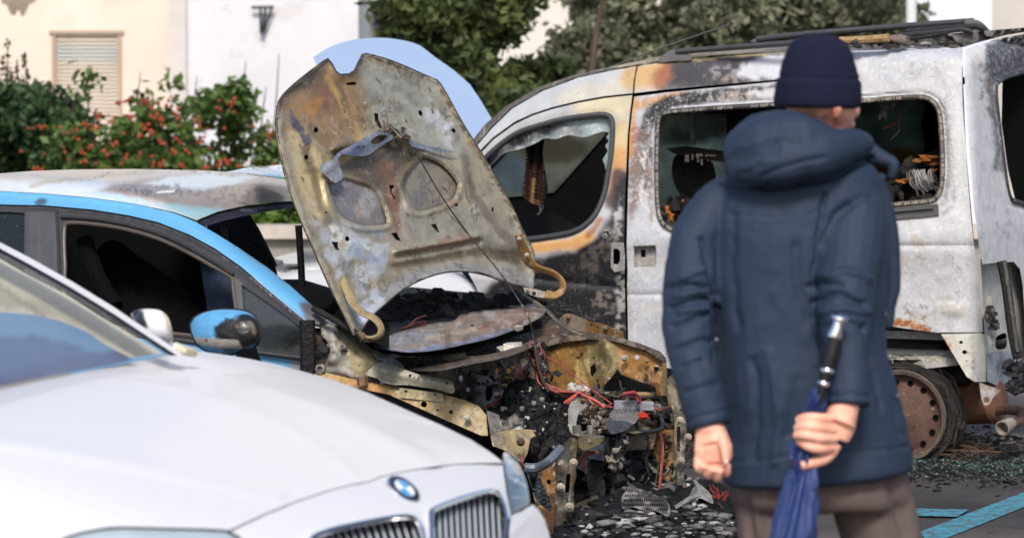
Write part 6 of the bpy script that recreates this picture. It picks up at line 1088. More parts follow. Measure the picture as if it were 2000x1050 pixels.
mb = MB(); ring(mb, [(100, 1062), (130, 1049), (160, 1040), (200, 1033), (215, 1031), (240, 1030), (320, 1032), (400, 1034), (440, 1036), (462, 1046), (484, 1062)], WI(-.002), .003, c(14, 14, 14), closed=False); mb.build('lamp_gasket', MT['plastic'], wc)
mb = MB(); mb.sheet([(998, 1006), (1018, 998), (1034, 988), (1040, 984), (1052, 995), (1064, 1014), (1072, 1040), (1078, 1080), (1070, 1140), (990, 1170), (960, 1160), (1000, 1105), (994, 1040)], isurf(WF, lambda u, v, z: f_w(u, v, z)-.035-.05*sst(.60, .5, z), 5.4, 9.6), wcol, step=7, thick=.02, disp=lambda X, Y: .006*np.exp(-((segd(X, Y, [(1000, 1040), (1040, 1000), (1062, 1016)]))/7)**2)); mb.build('bumper', MT['white'], wc, smooth=60)
mb = MB(); mb.sheet([(-160, 1134), (60, 1078), (100, 1064), (110, 1102), (200, 1124), (420, 1144), (500, 1114), (540, 1194), (960, 1164), (1070, 1144), (1060, 1500), (700, 1560), (-160, 1560)], WI(-.01), wcol, step=20, thick=.02); mb.build('front_apron', MT['white'], wc, smooth=60)
# windscreen, pillar, seal, mirror
ws = dsurf((335, 694, 8.22), (0, 757, 7.40), (0, 492, 8.62))
mb = MB(); mb.sheet([(-1010, 330), (-340, 318), (-170, 395), (0, 494), (60, 526), (130, 566), (200, 608), (260, 645), (332, 692), (250, 706), (120, 731), (0, 756), (-170, 786), (-505, 815)], ws, Paint(c(20, 24, 24)), step=12, thick=0, disp=lambda X, Y: .03*np.sin(np.clip((X+1000)/1350, 0, 1)*3.1)); g = mb.build('windscreen', MT['cglass'], wc, smooth=70)
mb = MB(); mb.sheet([(-960, 345), (-340, 335), (-170, 405), (0, 505), (60, 540), (130, 575), (200, 620), (260, 655), (318, 690), (240, 700), (110, 725), (0, 748), (-170, 780), (-470, 800)], (lambda X, Y: ws(X, Y)+rays(X, Y)*.30), Paint(c(206, 204, 184)).add(M_line([(-100, 560), (120, 610), (300, 690)], 20), c(150, 150, 136), .6, 12).add(M_line([(0, 560), (90, 620)], 8), c(90, 96, 92), .6, 5), step=10, thick=.02); mb.build('cream_cabin_reflection', MT['nyl2'], wc)  # cream sheet added behind the glass: pale seats and windscreen reflection in one colour
mb = MB(); mb.sheet([(-560, 640), (-400, 610), (-170, 602), (0, 609), (55, 613), (117, 626), (168, 647), (205, 672), (262, 702), (110, 731), (0, 753), (-170, 784), (-470, 805)], (lambda X, Y: ws(X, Y)+rays(X, Y)*.16), Paint(c(84, 142, 190)).add(M_line([(-170, 775), (0, 742), (110, 718), (240, 698)], 17, .4), c(30, 52, 112), .95, 2).add(M_poly([(-170, 680), (60, 652), (200, 690), (240, 705), (0, 745), (-170, 770)], 4), c(40, 88, 146), .85, 6), step=8, thick=.01, disp=lambda X, Y: .02*fbm(X*.02, Y*.03)); mb.build('blue_reflection_sheet', MT['nyl2'], wc)  # blue sheet added behind the glass, coloured as the windscreen's reflection
mb = MB(); mb.sheet([(-310, 315), (-170, 388), (0, 484), (60, 516), (140, 562), (220, 612), (290, 658), (348, 694), (332, 694), (262, 650), (200, 612), (130, 570), (60, 530), (0, 498), (-170, 402), (-310, 330)], (lambda X, Y: ws(X, Y)-rays(X, Y)*.01), c(16, 16, 18), step=8, thick=.02); mb.build('windscreen_seal', MT['plastic'], wc)
mb = MB(); mb.sheet([(-320, 300), (-170, 376), (0, 473), (60, 504), (140, 549), (220, 598), (290, 645), (356, 690), (346, 694), (288, 656), (220, 611), (140, 562), (60, 517), (0, 485), (-170, 389), (-310, 316)], (lambda X, Y: ws(X, Y)-rays(X, Y)*.02), wcol, step=6, thick=.05, disp=lambda X, Y: .01*fbm(X*.01, Y*.01)); mb.build('windscreen_pillar', MT['white'], wc)
mb = MB(); mb.sheet([(-1030, 325), (-990, 325), (-480, 815), (-530, 830)], (lambda X, Y: ws(X, Y)-rays(X, Y)*.02), wcol, step=12, thick=.05); mb.build('windscreen_pillar', MT['white'], wc)
mb = MB(); mb.tpx([(340, 676, 8.3), (358, 684, 8.3), (378, 688, 8.35)], .012, 8, c(210, 200, 170), 2); mb.build('corner_trim', MT['plastic'], wc)
mms = dsurf((256, 620, 8.75), (340, 620, 8.72), (300, 670, 8.73)); MM = crv([(256, 612), (266, 605), (290, 603), (312, 606), (326, 616), (334, 635), (338, 660), (332, 672), (300, 662), (280, 640), (262, 624)], 4)
mb = MB(); mb.sheet(MM, mms, Paint(wcol).add(M_poly([(250, 600), (278, 604), (290, 640), (270, 640)], 2), c(46, 48, 54), 1, 1).add(M_line([(320, 612), (336, 650), (336, 670)], 7), c(176, 158, 128), .7, 3), step=4, thick=.05, disp=lambda X, Y: .06*np.sqrt(np.clip(1-(np.abs(X-298)/42)**2.2-(np.abs(Y-637)/36)**2.2, 0, 1))); mb.build('wing_mirror', MT['white'], wc, smooth=60)
# cabin shell, wheels and floor behind and below
mb = MB(); V = []; rowsb = [(-.92, .84), (-1.3, .90), (-2.2, .94), (-3.2, .97), (-4.1, .98), (-4.5, .90), (-4.62, .6)]
for u, zb in rowsb:
    k_ = 1 if u > -4.3 else .9
    for v, z in ((-.86, .28), (-.93, .45), (-.94, .70), (-.90, zb-.04), (-.82, zb), (0, zb+.02), (.82, zb), (.90, zb-.04), (.94, .70), (.93, .45), (.86, .28)): V.append(tuple(WF.w(u, v*k_, z)))
nb = 11; mb.add(V, [(i*nb+k, i*nb+k+1, (i+1)*nb+k+1, (i+1)*nb+k)[::-1] for i in range(len(rowsb)-1) for k in range(nb-1)]+[tuple(range((len(rowsb)-1)*nb, len(rowsb)*nb))], wcol); mb.build('body', MT['white'], wc)
def frust(b, t, m_, nm):
    mb = MB(); V = [tuple(WF.w(*q)) for q in b+t]; mb.add(V, [(0, 1, 5, 4), (1, 2, 6, 5), (2, 3, 7, 6), (3, 0, 4, 7)], c(20, 24, 26)); mb.build(nm, MT[m_], wc, smooth=0)
frust([(-1.6, -.82, .95), (-1.6, .82, .95), (-3.9, .82, 1.0), (-3.9, -.82, 1.0)], [(-2.0, -.62, 1.38), (-2.0, .62, 1.38), (-3.3, .60, 1.38), (-3.3, -.60, 1.38)], 'dglass', 'side_glass')
mb = MB(); V = []
for u, z, hw in ((-1.90, 1.41, .62), (-2.1, 1.45, .62), (-2.7, 1.48, .62), (-3.2, 1.42, .60), (-3.4, 1.36, .58)):
    for v in (-1, -.9, -.5, 0, .5, .9, 1): V.append(tuple(WF.w(u, v*hw*1.03, z-.05*v**4)))
mb.add(V, [(i*7+k, i*7+k+1, (i+1)*7+k+1, (i+1)*7+k)[::-1] for i in range(4) for k in range(6)], wcol); mb.build('roof', MT['white'], wc)
mb = MB(); mb.box(WF.w(-1.4, 0, .36), (3.2, 1.6, .2), c(20, 20, 22), np.array([[H[0], H[1], 0], [LT[0], LT[1], 0], [0, 0, 1]])); mb.build('underbody', MT['plastic'], wc)
for u, v in ((-.62, -.80), (-.62, .80), (-3.3, -.8), (-3.3, .8)):
    mb = MB(); ce = WF.w(u, v, .33); ax = Vector((LT[0], LT[1], 0))*(1 if v > 0 else -1); mb.lathe(ce-ax*.12, ax, [(0, .2), (.01, .31), (.03, .33), (.2, .33), (.22, .31), (.23, .23)], 36, c(28, 28, 30)); w_ = mb.build('wheel', MT['plastic'], wc)
    mb = MB(); mb.lathe(ce-ax*.12, ax, [(.2, .23), (.21, .22), (.16, .19), (.19, .05), (.2, .01)], 24, c(170, 172, 176)); mb.build('rim', MT['chrome'], w_)
# ============================================================ MAN seen from behind, and his umbrella
YM = 7.84; man = thing('person', 'man seen from behind in navy hooded jacket, dark knit hat and brown trousers', 'person', (P(1600, 500, YM).x, YM, 0))
def loft(mb, rows, n=36, col=(.5, .5, .5), e=2.3, shear=0, xs=1600):      # rows: py, xl, xr, depth (m), Y centre
    V = []
    for (py, xl, xr, dp, Yc) in rows:
        cx = (xl+xr)/2; rx = (xr-xl)/2
        for k in range(n):
            a = 2*math.pi*k/n; ca, sa = math.cos(a), math.sin(a); f = (abs(ca)**e+abs(sa)**e)**(-1/e)
            x = cx+rx*ca*f; Yp = Yc+dp/2*sa*f; p = P(x, py+shear*(x-xs), Yc); p.y = Yp; V.append(tuple(p))
    N = len(rows); Fq = [(i*n+k, i*n+(k+1) % n, (i+1)*n+(k+1) % n, (i+1)*n+k) for i in range(N-1) for k in range(n)]
    Fq += [tuple(range(n))[::-1], tuple((N-1)*n+k for k in range(n))]
    return mb.add(V, [q[::-1] for q in Fq], col)
def rows_i(rows, m=4): 
    A = np.array(rows, float); t = np.arange(len(A)); tt = np.linspace(0, len(A)-1, (len(A)-1)*m+1); B = np.array(crv([tuple(r) for r in A], m, False)); return [tuple(b) for b in B]
def union(mb, vox, smooth_it=4, disp=None, colf=None, fac=.5):
    me = bpy.data.meshes.new('tmp'); V = np.concatenate(mb.v); me.from_pydata(V.tolist(), [], mb.f); bm = bmesh.new(); bm.from_mesh(me); bmesh.ops.recalc_face_normals(bm, faces=bm.faces); bm.to_mesh(me); bm.free()
    o = bpy.data.objects.new('tmp', me); COL.objects.link(o); m = o.modifiers.new('r', 'REMESH'); m.mode = 'VOXEL'; m.voxel_size = vox
    s = o.modifiers.new('s', 'SMOOTH'); s.factor = fac; s.iterations = smooth_it
    dg = bpy.context.evaluated_depsgraph_get(); me2 = bpy.data.meshes.new_from_object(o.evaluated_get(dg)); bpy.data.objects.remove(o)
    n = len(me2.vertices); V = np.empty(n*3); me2.vertices.foreach_get('co', V); V = V.reshape(-1, 3); NR = np.empty(n*3); me2.vertices.foreach_get('normal', NR); NR = NR.reshape(-1, 3)
    d = V-CAM; d = d/d[:, 1:2]; k = (d[:, 2]*CT+ST)/(CT-d[:, 2]*ST); px = 1000+FPX*d[:, 0]*(CT+ST*k); py = 525-FPX*k
    if disp is not None: V = V+NR*disp(px, py, V, NR)[:, None]
    r = MB(); r.v = [V]; r.f = [tuple(p.vertices) for p in me2.polygons]; r.n = n
    r.c = [colf(px, py, V) if colf else np.tile(np.array([.5, .5, .5]), (n, 1))]; return r
# jacket: torso, sleeves, hood in one shell
mb = MB()
loft(mb, rows_i([(296, 1540, 1650, .14, 7.84), (312, 1490, 1680, .20, 7.84), (335, 1430, 1708, .26, 7.84), (375, 1388, 1724, .30, 7.84), (450, 1380, 1732, .33, 7.84), (560, 1388, 1736, .34, 7.84), (650, 1394, 1728, .34, 7.84), (740, 1402, 1744, .36, 7.84), (830, 1408, 1768, .38, 7.85), (900, 1410, 1782, .39, 7.85), (925, 1412, 1782, .385, 7.85), (932, 1430, 1765, .35, 7.85)]), shear=-.085)
q = lambda a: a*YM/FPX
mb.tpx([(1436, 366, 7.83), (1396, 404, 7.81), (1362, 470, 7.79), (1348, 560, 7.77), (1346, 640, 7.74), (1360, 730, 7.70), (1378, 800, 7.68), (1386, 834, 7.67)], [q(36), q(48), q(50), q(53), q(52), q(47), q(43), q(41)], 16, sm=3)
mb.tpx([(1655, 352, 7.82), (1668, 400, 7.78), (1664, 480, 7.72), (1652, 570, 7.66), (1650, 640, 7.62), (1652, 720, 7.59), (1654, 792, 7.57)], [q(46), q(56), q(60), q(60), q(50), q(45), q(43)], 16, sm=3)
mb.tpx([(1436, 318, 7.72), (1470, 324, 7.68), (1530, 314, 7.65), (1600, 300, 7.67), (1655, 284, 7.73), (1690, 282, 7.80)], [q(30), q(38), q(48), q(46), q(34), q(22)], 16, sm=3)
mb.tpx([(1446, 280, 7.80), (1480, 256, 7.76), (1540, 252, 7.71), (1610, 276, 7.73), (1665, 284, 7.84)], [q(30), q(36), q(40), q(32), q(24)], 14, sm=3)
mb.tpx([(1440, 300, 7.74), (1500, 290, 7.69), (1560, 284, 7.69), (1620, 290, 7.73), (1670, 288, 7.80)], [q(48), q(66), q(66), q(44), q(24)], 18, sm=3)
mb.tpx([(1690, 290, 7.92), (1718, 308, 7.90), (1744, 320, 7.88), (1740, 350, 7.88)], [q(20), q(18), q(12), q(8)], 10, sm=3)
mb.tpx([(1716, 340, 7.9), (1738, 450, 7.92), (1742, 560, 7.92), (1730, 640, 7.92)], [q(14), q(18), q(18), q(14)], 10, sm=3)
def jd(px, py, V, N):
    back = np.clip(-N[:, 1]*1.4+.2, 0, 1)
    pxw = px+10*(fbm(px*.03, py*.03, 2)-.5); pyw = py+14*(fbm(px*.03+9, py*.03, 2)-.5)
    L = lambda pts, w_, a: a*np.exp(-(segd(pxw, pyw, pts)/(w_*.8))**2)
    d = .010*(fbm(px*.011+3, py*.009, 3)-.5)+.006*(fbm(px*.03, py*.02, 3)-.5)
    g = 0
    for pts, w_, a in [([(1300, 560), (1340, 552), (1380, 560)], 6, -.013), ([(1310, 600), (1350, 590), (1395, 575)], 7, -.012), ([(1312, 640), (1360, 622), (1398, 600)], 6, -.010), ([(1320, 682), (1360, 668), (1400, 660)], 6, -.009), ([(1330, 715), (1372, 706)], 5, -.007), ([(1330, 540), (1375, 530)], 5, .007), ([(1320, 575), (1380, 568)], 6, .009), ([(1325, 612), (1380, 600)], 6, .009), ([(1340, 768), (1400, 745)], 7, -.006), ([(1370, 470), (1392, 560), (1398, 700)], 6, -.010),
        ([(1590, 590), (1630, 572), (1690, 590)], 7, -.014), ([(1580, 560), (1610, 552), (1640, 556)], 6, -.011), ([(1600, 612), (1650, 600), (1700, 610)], 7, .008), ([(1605, 640), (1650, 630), (1690, 645)], 7, -.006), ([(1600, 540), (1650, 530), (1700, 545)], 8, .008), ([(1612, 380), (1600, 440), (1592, 520), (1586, 600), (1604, 680)], 5, -.012), ([(1660, 400), (1620, 440), (1606, 480)], 7, -.008), ([(1700, 380), (1650, 400), (1620, 430)], 7, -.006), ([(1690, 640), (1700, 720), (1720, 800)], 8, -.008),
        ([(1430, 420), (1425, 520), (1440, 640)], 12, -.006), ([(1555, 480), (1560, 560), (1580, 620)], 12, -.006), ([(1470, 700), (1480, 800), (1470, 890)], 10, -.007), ([(1500, 690), (1520, 800), (1515, 900)], 12, .006), ([(1560, 740), (1540, 850)], 12, -.005), ([(1412, 352), (1500, 366), (1610, 352), (1700, 312)], 6, -.012), ([(1410, 905), (1520, 892), (1780, 872)], 3, -.004), ([(1345, 822), (1425, 800)], 3, -.004), ([(1612, 772), (1695, 774)], 3, -.004), ([(1420, 420), (1520, 425), (1600, 410)], 2.5, -.0025),
        ([(1440, 290), (1500, 268), (1560, 272)], 9, .004), ([(1490, 345), (1540, 325), (1610, 305)], 6, -.005), ([(1530, 250), (1520, 290), (1480, 320)], 6, -.005), ([(1440, 330), (1500, 310)], 6, .005), ([(1736, 660), (1745, 760), (1760, 850)], 6, -.01)]: g = g+L(pts, w_, a)
    return d+g*back*1.15
jk = union(mb, .0055, 2, jd, None, .5); jo = jk.build('jacket', MT['jacket'], man, smooth=180)
mb = MB()
for x, y, Y_ in ((1400, 662, 7.67), (1722, 590, 7.84), (1728, 612, 7.84), (1735, 770, 7.78), (1752, 771, 7.79)):
    mb = MB(); mb.lathe(P(x, y, Y_-.03), (0, -1, 0), [(0, .004), (.003, .004), (.005, .002)], 12, c(180, 186, 196)); mb.build('snap_button', MT['chrome'], jo)
# hat with turned-up brim
mb = MB(); loft(mb, rows_i([(66, 1588, 1612, .03, 7.84), (69, 1570, 1628, .09, 7.84), (78, 1553, 1646, .14, 7.84), (95, 1538, 1660, .185, 7.84), (120, 1528, 1669, .21, 7.84), (145, 1522, 1675, .222, 7.84), (152, 1519, 1679, .23, 7.84), (170, 1515, 1682, .238, 7.84), (196, 1511, 1683, .24, 7.84), (208, 1514, 1679, .235, 7.84), (211, 1522, 1672, .2, 7.84)]), shear=.015)
ht = union(mb, .005, 2, lambda px, py, V, N: .004*(fbm(px*.03, py*.05, 3)-.5)-.005*np.exp(-((py-152-(px-1600)*.03)/3)**2)+.002*np.sin(px*.5)*0-.003*np.exp(-(segd(px, py, [(1600, 66), (1575, 110), (1570, 150)])/4)**2)); ht.build('knit_hat', MT['knit'], man, smooth=180)
# body: head, neck, hands as one continuous surface
mb = MB(); loft(mb, rows_i([(110, 1580, 1630, .08, 7.84), (130, 1545, 1655, .16, 7.84), (170, 1532, 1664, .20, 7.84), (205, 1534, 1666, .20, 7.84), (225, 1545, 1668, .18, 7.85), (245, 1562, 1664, .15, 7.87), (262, 1570, 1650, .13, 7.86), (300, 1565, 1645, .13, 7.84), (340, 1550, 1650, .14, 7.84)]))
mb.tpx([(1626, 202, 7.745), (1634, 212, 7.742), (1633, 228, 7.748)], [q(9), q(11), q(7)], 10, sm=2)
nf = P(1668, 215, 7.93); mb.rock(nf, (.014, .02, .02), sub=2, rough=.05); mb.rock(P(1660, 243, 7.93), (.012, .02, .012), sub=2, rough=.05)
# torso and arms inside the clothes, continuing to the hands
loft(mb, rows_i([(320, 1500, 1660, .14, 7.84), (380, 1420, 1700, .2, 7.84), (600, 1430, 1700, .24, 7.84), (900, 1430, 1750, .24, 7.85), (960, 1440, 1750, .22, 7.85)]))
mb.tpx([(1420, 390, 7.82), (1352, 600, 7.76), (1384, 822, 7.67), (1389, 845, 7.665), (1393, 866, 7.66)], [q(30), q(30), q(26), q(29), q(34)], 14, sm=3)
mb.tpx([(1655, 380, 7.8), (1652, 600, 7.64), (1654, 780, 7.57), (1648, 800, 7.56), (1638, 828, 7.55)], [q(30), q(30), q(24), q(26), q(32)], 14, sm=3)
body = None
hL = [([(1392, 852, 7.66), (1393, 880, 7.65), (1394, 898, 7.65)], [(q(36), q(20)), (q(38), q(18)), (q(34), q(17))])]
def palm(mb, pts, rr):
    Q = crv([tuple(P(*p)) for p in pts], 3, False); R = np.array(rr); R2 = [tuple(np.array([np.interp(t, range(len(R)), R[:, 0]), np.interp(t, range(len(R)), R[:, 1])])) for t in np.linspace(0, len(R)-1, len(Q))]; mb.tube(Q, R2, 16)
palm(mb, [(1384, 822, 7.67), (1389, 848, 7.66), (1393, 875, 7.65), (1396, 900, 7.65)], [(q(24), q(18)), (q(31), q(19)), (q(37), q(19)), (q(34), q(16))])
for a in ([(1366, 885, 7.655), (1362, 905, 7.645), (1368, 918, 7.625), (1376, 908, 7.605)], [(1380, 892, 7.65), (1377, 915, 7.64), (1384, 928, 7.615), (1391, 914, 7.595)], [(1396, 894, 7.65), (1396, 920, 7.64), (1402, 934, 7.615), (1407, 916, 7.595)], [(1412, 890, 7.65), (1415, 912, 7.64), (1420, 924, 7.62), (1421, 906, 7.605)]): mb.tpx(a, [q(8.8), q(8.2), q(7.6), q(6.5)], 10, sm=3)
mb.tpx([(1402, 842, 7.65), (1412, 864, 7.625), (1417, 886, 7.605), (1418, 902, 7.60)], [q(13), q(10.5), q(9), q(7.5)], 10, sm=3)
palm(mb, [(1654, 775, 7.57), (1648, 800, 7.56), (1638, 828, 7.555), (1628, 852, 7.555)], [(q(24), q(17)), (q(28), q(18)), (q(33), q(20)), (q(31), q(19))])
for a in ([(1634, 818, 7.545), (1604, 816, 7.52), (1578, 814, 7.52), (1560, 818, 7.545)], [(1634, 838, 7.545), (1604, 836, 7.515), (1576, 832, 7.51), (1556, 834, 7.54)], [(1630, 856, 7.545), (1602, 856, 7.512), (1574, 850, 7.508), (1553, 850, 7.535)], [(1624, 874, 7.545), (1598, 876, 7.515), (1576, 870, 7.515), (1560, 862, 7.54)]): mb.tpx(a, [q(10.6), q(9.6), q(9), q(7.5)], 10, sm=3)
mb.tpx([(1630, 866, 7.56), (1616, 890, 7.55), (1592, 902, 7.535), (1564, 909, 7.53)], [q(15), q(13), q(11), q(8.5)], 10, sm=3)
# legs inside trousers
mb.tpx([(1500, 940, 7.85), (1500, 1200, 7.84), (1490, 1500, 7.84)], [q(60), q(45), q(30)], 12, sm=3); mb.tpx([(1690, 930, 7.85), (1755, 1200, 7.86), (1800, 1500, 7.9)], [q(60), q(45), q(30)], 12, sm=3)
def sk(px, py, V):
    n = len(px); b = np.tile(c(236, 176, 152, .85), (n, 1)); pt = fbm(px*.06, py*.06, 3); b = b*(1-.25*(pt[:, None]-.5)) ; r = c(220, 140, 118, .85)
    k = (.9*sst(10, 3, np.abs(px-1632))*(py < 250)+.35*sst(.5, .65, pt))[:, None]; b = b*(1-k)+r*k
    h = ((py < 232) & (px < 1618))*sst(.4, .55, fbm(px*.3, py*.12, 2)); b = b*(1-.6*h[:, None])+c(150, 120, 104)*.6*h[:, None]; return b
bd = union(mb, .003, 1, None, sk, .4); bo = bd.build('body', MT['skin'], man, smooth=180)
for x, y, Y_ in ((1558, 819, 7.538), (1555, 835, 7.532), (1418, 901, 7.592)):
    mb = MB(); mb.rock(P(x, y, Y_), (.005, .003, .007), c(240, 206, 196), 2, .02); mb.build('fingernail', MT['skin'], bo)
mb = MB(); mb.rock(P(1664, 205, 7.945), (.006, .01, .006), c(230, 230, 230), 2, .02); mb.build('eye', MT['skin'], bo)
# trousers and shoes
mb = MB(); loft(mb, rows_i([(860, 1425, 1770, .30, 7.85), (920, 1422, 1775, .31, 7.85), (970, 1424, 1778, .30, 7.85), (990, 1440, 1770, .26, 7.85)]))
mb.tpx([(1506, 930, 7.85), (1512, 1050, 7.84), (1505, 1200, 7.82), (1496, 1350, 7.84), (1490, 1495, 7.86)], [q(82), q(74), q(62), q(52), q(46)], 20, sm=4)
mb.tpx([(1690, 925, 7.85), (1722, 1050, 7.86), (1760, 1200, 7.88), (1785, 1350, 7.94), (1800, 1490, 8.0)], [q(86), q(78), q(66), q(54), q(46)], 20, sm=4)
union(mb, .009, 4, lambda px, py, V, N: .016*(fbm(px*.02+7, py*.007, 4)-.5)-.01*np.exp(-(segd(px, py, [(1450, 960), (1470, 1060)])/9)**2)-.01*np.exp(-(segd(px, py, [(1740, 930), (1770, 1050)])/9)**2)).build('trousers', MT['cord'], man, smooth=180)
for x, Y_ in ((P(1488, 1520, 7.84).x, 7.86), (P(1802, 1520, 8.0).x, 8.02)):
    mb = MB(); mb.tube([(x-.02, Y_-.10, .05), (x, Y_, .05), (x+.06, Y_+.12, .045), (x+.09, Y_+.19, .03)], [.04, .048, .048, .03], 14, c(30, 26, 24)); mb.build('shoe', MT['plastic'], man)
# umbrella
um = thing('umbrella', 'rolled dark blue umbrella with black handle and chrome knob held behind the man', 'umbrella', tuple(P(1500, 1330, 7.545)))
U = lambda t: P(1641-(1641-1549)*t, 616+(1050-616)*t, 7.515+.02*t)
mb = MB()
path = [(1600, 756, 7.53, 11), (1594, 780, 7.535, 17), (1588, 806, 7.545, 17), (1581, 840, 7.55, 13), (1577, 866, 7.55, 13), (1574, 884, 7.55, 20), (1568, 920, 7.55, 25), (1560, 970, 7.55, 32), (1548, 1050, 7.55, 40), (1530, 1150, 7.55, 38), (1508, 1270, 7.55, 24), (1490, 1370, 7.55, 7)]
A = np.array(crv(path, 5, False)); V = []; n = 64
for i, (x, y, Y_, r) in enumerate(A):
    p = P(x, y, Y_); r = r*YM/FPX
    for k in range(n):
        a = 2*math.pi*k/n; rr = r*(1+.20*math.sin(8*a+.25*i)*min(1, r/.02)+.10*math.sin(3*a+i*.3)+.5*(float(fbm(np.array([a*2.2]), np.array([i*.33]), 3)[0])-.5)); V.append((p.x+rr*math.cos(a), p.y+rr*.8*math.sin(a), p.z+.12*rr*math.cos(a)))
mb.add(V, [(i*n+k, i*n+(k+1) % n, (i+1)*n+(k+1) % n, (i+1)*n+k)[::-1] for i in range(len(A)-1) for k in range(n)]+[tuple(range(n)), tuple((len(A)-1)*n+k for k in range(n))[::-1]], (.5, .5, .5)); mb.build('canopy', MT['nylon'], um, smooth=60)
mb = MB(); mb.sheet(crv([(1550, 866), (1538, 862), (1535, 870), (1548, 900), (1560, 925), (1580, 900), (1570, 880)], 3), dsurf((1540, 866, 7.52), (1580, 880, 7.53), (1555, 920, 7.52)), c(50, 50, 50), step=4, thick=.003, disp=lambda X, Y: .01*np.sin(X*.2)); mb.build('canopy_flap', MT['nylon'], um); mb = MB(); mb.sheet([(1588, 934), (1598, 936), (1596, 952), (1586, 952)], dsurf((1588, 934, 7.51), (1598, 936, 7.51), (1588, 952, 7.51)), c(50, 50, 50), step=4, thick=.003); mb.build('strap', MT['nylon'], um); mb = MB()
mb.sheet(crv([(1588, 764), (1596, 758), (1612, 764), (1618, 785), (1604, 792), (1598, 812), (1580, 812), (1578, 790)], 3), dsurf((1588, 764, 7.52), (1612, 764, 7.53), (1590, 810, 7.53)), c(50, 50, 50), step=4, thick=.01, disp=lambda X, Y: .012*np.sin(X*.35)); mb.build('canopy_flap', MT['nylon'], um)
a = P(1633, 657, 7.52); b = P(1607, 756, 7.525); ax = b-a; L = ax.length
mb = MB(); mb.lathe(a, ax, [(0, .0155), (.01, .0165), (L*.65, .0155), (L*.66, .0135), (L, .0125), (L+.03, .010)], 24, c(18, 18, 20)); mb.build('handle', MT['plastic'], um)
mb = MB(); a0 = P(1641, 614, 7.515); mb.lathe(a0, ax, [(-.003, .004), (-.001, .014), (.004, .020), (.010, .021), (.014, .018), (.016, .0115), (.03, .013), (.047, .0175), (.052, .017)], 28); mb.build('chrome_knob', MT['chrome'], um)
mb = MB(); mb.lathe(P(1617, 719, 7.523), ax, [(0, .0158), (.002, .0168), (.006, .0168), (.008, .0158)], 24); mb.build('chrome_ring', MT['chrome'], um); mb = MB(); mb.lathe(P(1610, 744, 7.524), ax, [(0, .014), (.002, .0152), (.006, .0152), (.008, .0135)], 24)
mb.build('chrome_ring', MT['chrome'], um)
# ============================================================ DEBRIS on the ground
def gpt(px, py, z=0): r = rays(px, py); t = (z-CZ)/r[2]; return np.array([r[0]*t, t, z])
mb = MB()
REG = [(1100, 1060), (1110, 985), (1180, 940), (1260, 950), (1330, 930), (1420, 950), (1440, 1060)]
k = 0
while k < 4200:
    x, y = RNG.uniform(1100, 1440), RNG.uniform(925, 1075)
    if not inside(np.array([x]), np.array([y]), REG)[0]: continue
    h = .05+.09*fbm(x*.02, y*.02)*max(0, 1-abs(x-1230)/170); g = gpt(x, y, h); s = RNG.exponential(.006)+.002
    s = min(s, .03); cl_ = fbm(x*.05, y*.09); mb.rock(g, (s*RNG.uniform(.7, 2), s*RNG.uniform(.7, 2), s*RNG.uniform(.4, 1.1)), random.choice([c(70, 68, 66), c(118, 116, 116), c(190, 188, 186), c(150, 150, 152), c(40, 40, 42)] if (cl_ > .50 and s < .018) else [c(9, 9, 10), c(13, 13, 15), c(10, 10, 11), c(18, 18, 20), c(8, 8, 9), c(28, 27, 28), c(96, 94, 94)]), 1, .6); k += 1
# lumpy bed under the rubble
xs_, ys_ = np.meshgrid(np.linspace(.1, .85, 60), np.linspace(11.9, 14.3, 90)); X_1 = xs_.ravel(); Y_1 = ys_.ravel()
q = np.hypot((X_1-.45)/.36, (Y_1-13)/1.15); Zb = np.clip(1-q, 0, 1)**.6*.08+.06*(fbm(X_1*9, Y_1*9)-.5)*(q < 1)+.005-.03*(q > 1)
mb.add(np.stack([X_1, Y_1, Zb], 1), [(j*60+i, j*60+i+1, (j+1)*60+i+1, (j+1)*60+i) for j in range(89) for i in range(59)], c(24, 24, 26))
for (a, b, s0, n_) in ((1960, 880, 55, 420), (1870, 900, 60, 520), (1900, 860, 70, 500), (1380, 880, 50, 400), (1350, 800, 30, 200), (1820, 925, 40, 150), (1960, 920, 60, 250)):
    for _ in range(n_):
        x, y = RNG.normal(a, s0), RNG.normal(b, s0*.28)
        if y < 830 or x > 2100: continue
        g = gpt(x, y, .004); s = min(RNG.exponential(.004)+.002, .016); mb.rock(g, (s*1.4, s*1.4, s*.6), random.choice([c(16, 16, 17), c(22, 22, 24), c(34, 32, 32), c(60, 58, 56), c(26, 25, 25)]), 1, .5)
for (a, b, sx, sy, n_) in ((1255, 1012, 40, 12, 50), (1390, 1025, 30, 14, 90), (1310, 1040, 60, 8, 50), (1180, 1040, 30, 8, 20)):
    for _ in range(n_):
        x, y = RNG.normal(a, sx), RNG.normal(b, sy); g = gpt(x, y, .125); s = min(RNG.exponential(.004)+.002, .016); mb.rock(g, (s*2.2, s*1.3, s*.8), random.choice([c(170, 168, 164), c(120, 118, 116), c(80, 78, 78), c(60, 60, 62)]), 1, .6)
for _ in range(150):
    x, y = RNG.uniform(1130, 1420), RNG.uniform(965, 1060); g = gpt(x, y, .08); s = RNG.uniform(.02, .05); mb.rock(g, (s*1.5, s*1.3, s*.7), random.choice([c(9, 9, 10), c(14, 14, 16), c(20, 20, 23), c(44, 44, 48)]), 2, .7)
mb.build('burnt_rubble', MT['debris'], None, smooth=180, kind='stuff', label='black and ashy burnt crumbs spread over the asphalt', category='rubble')
mb = MB()
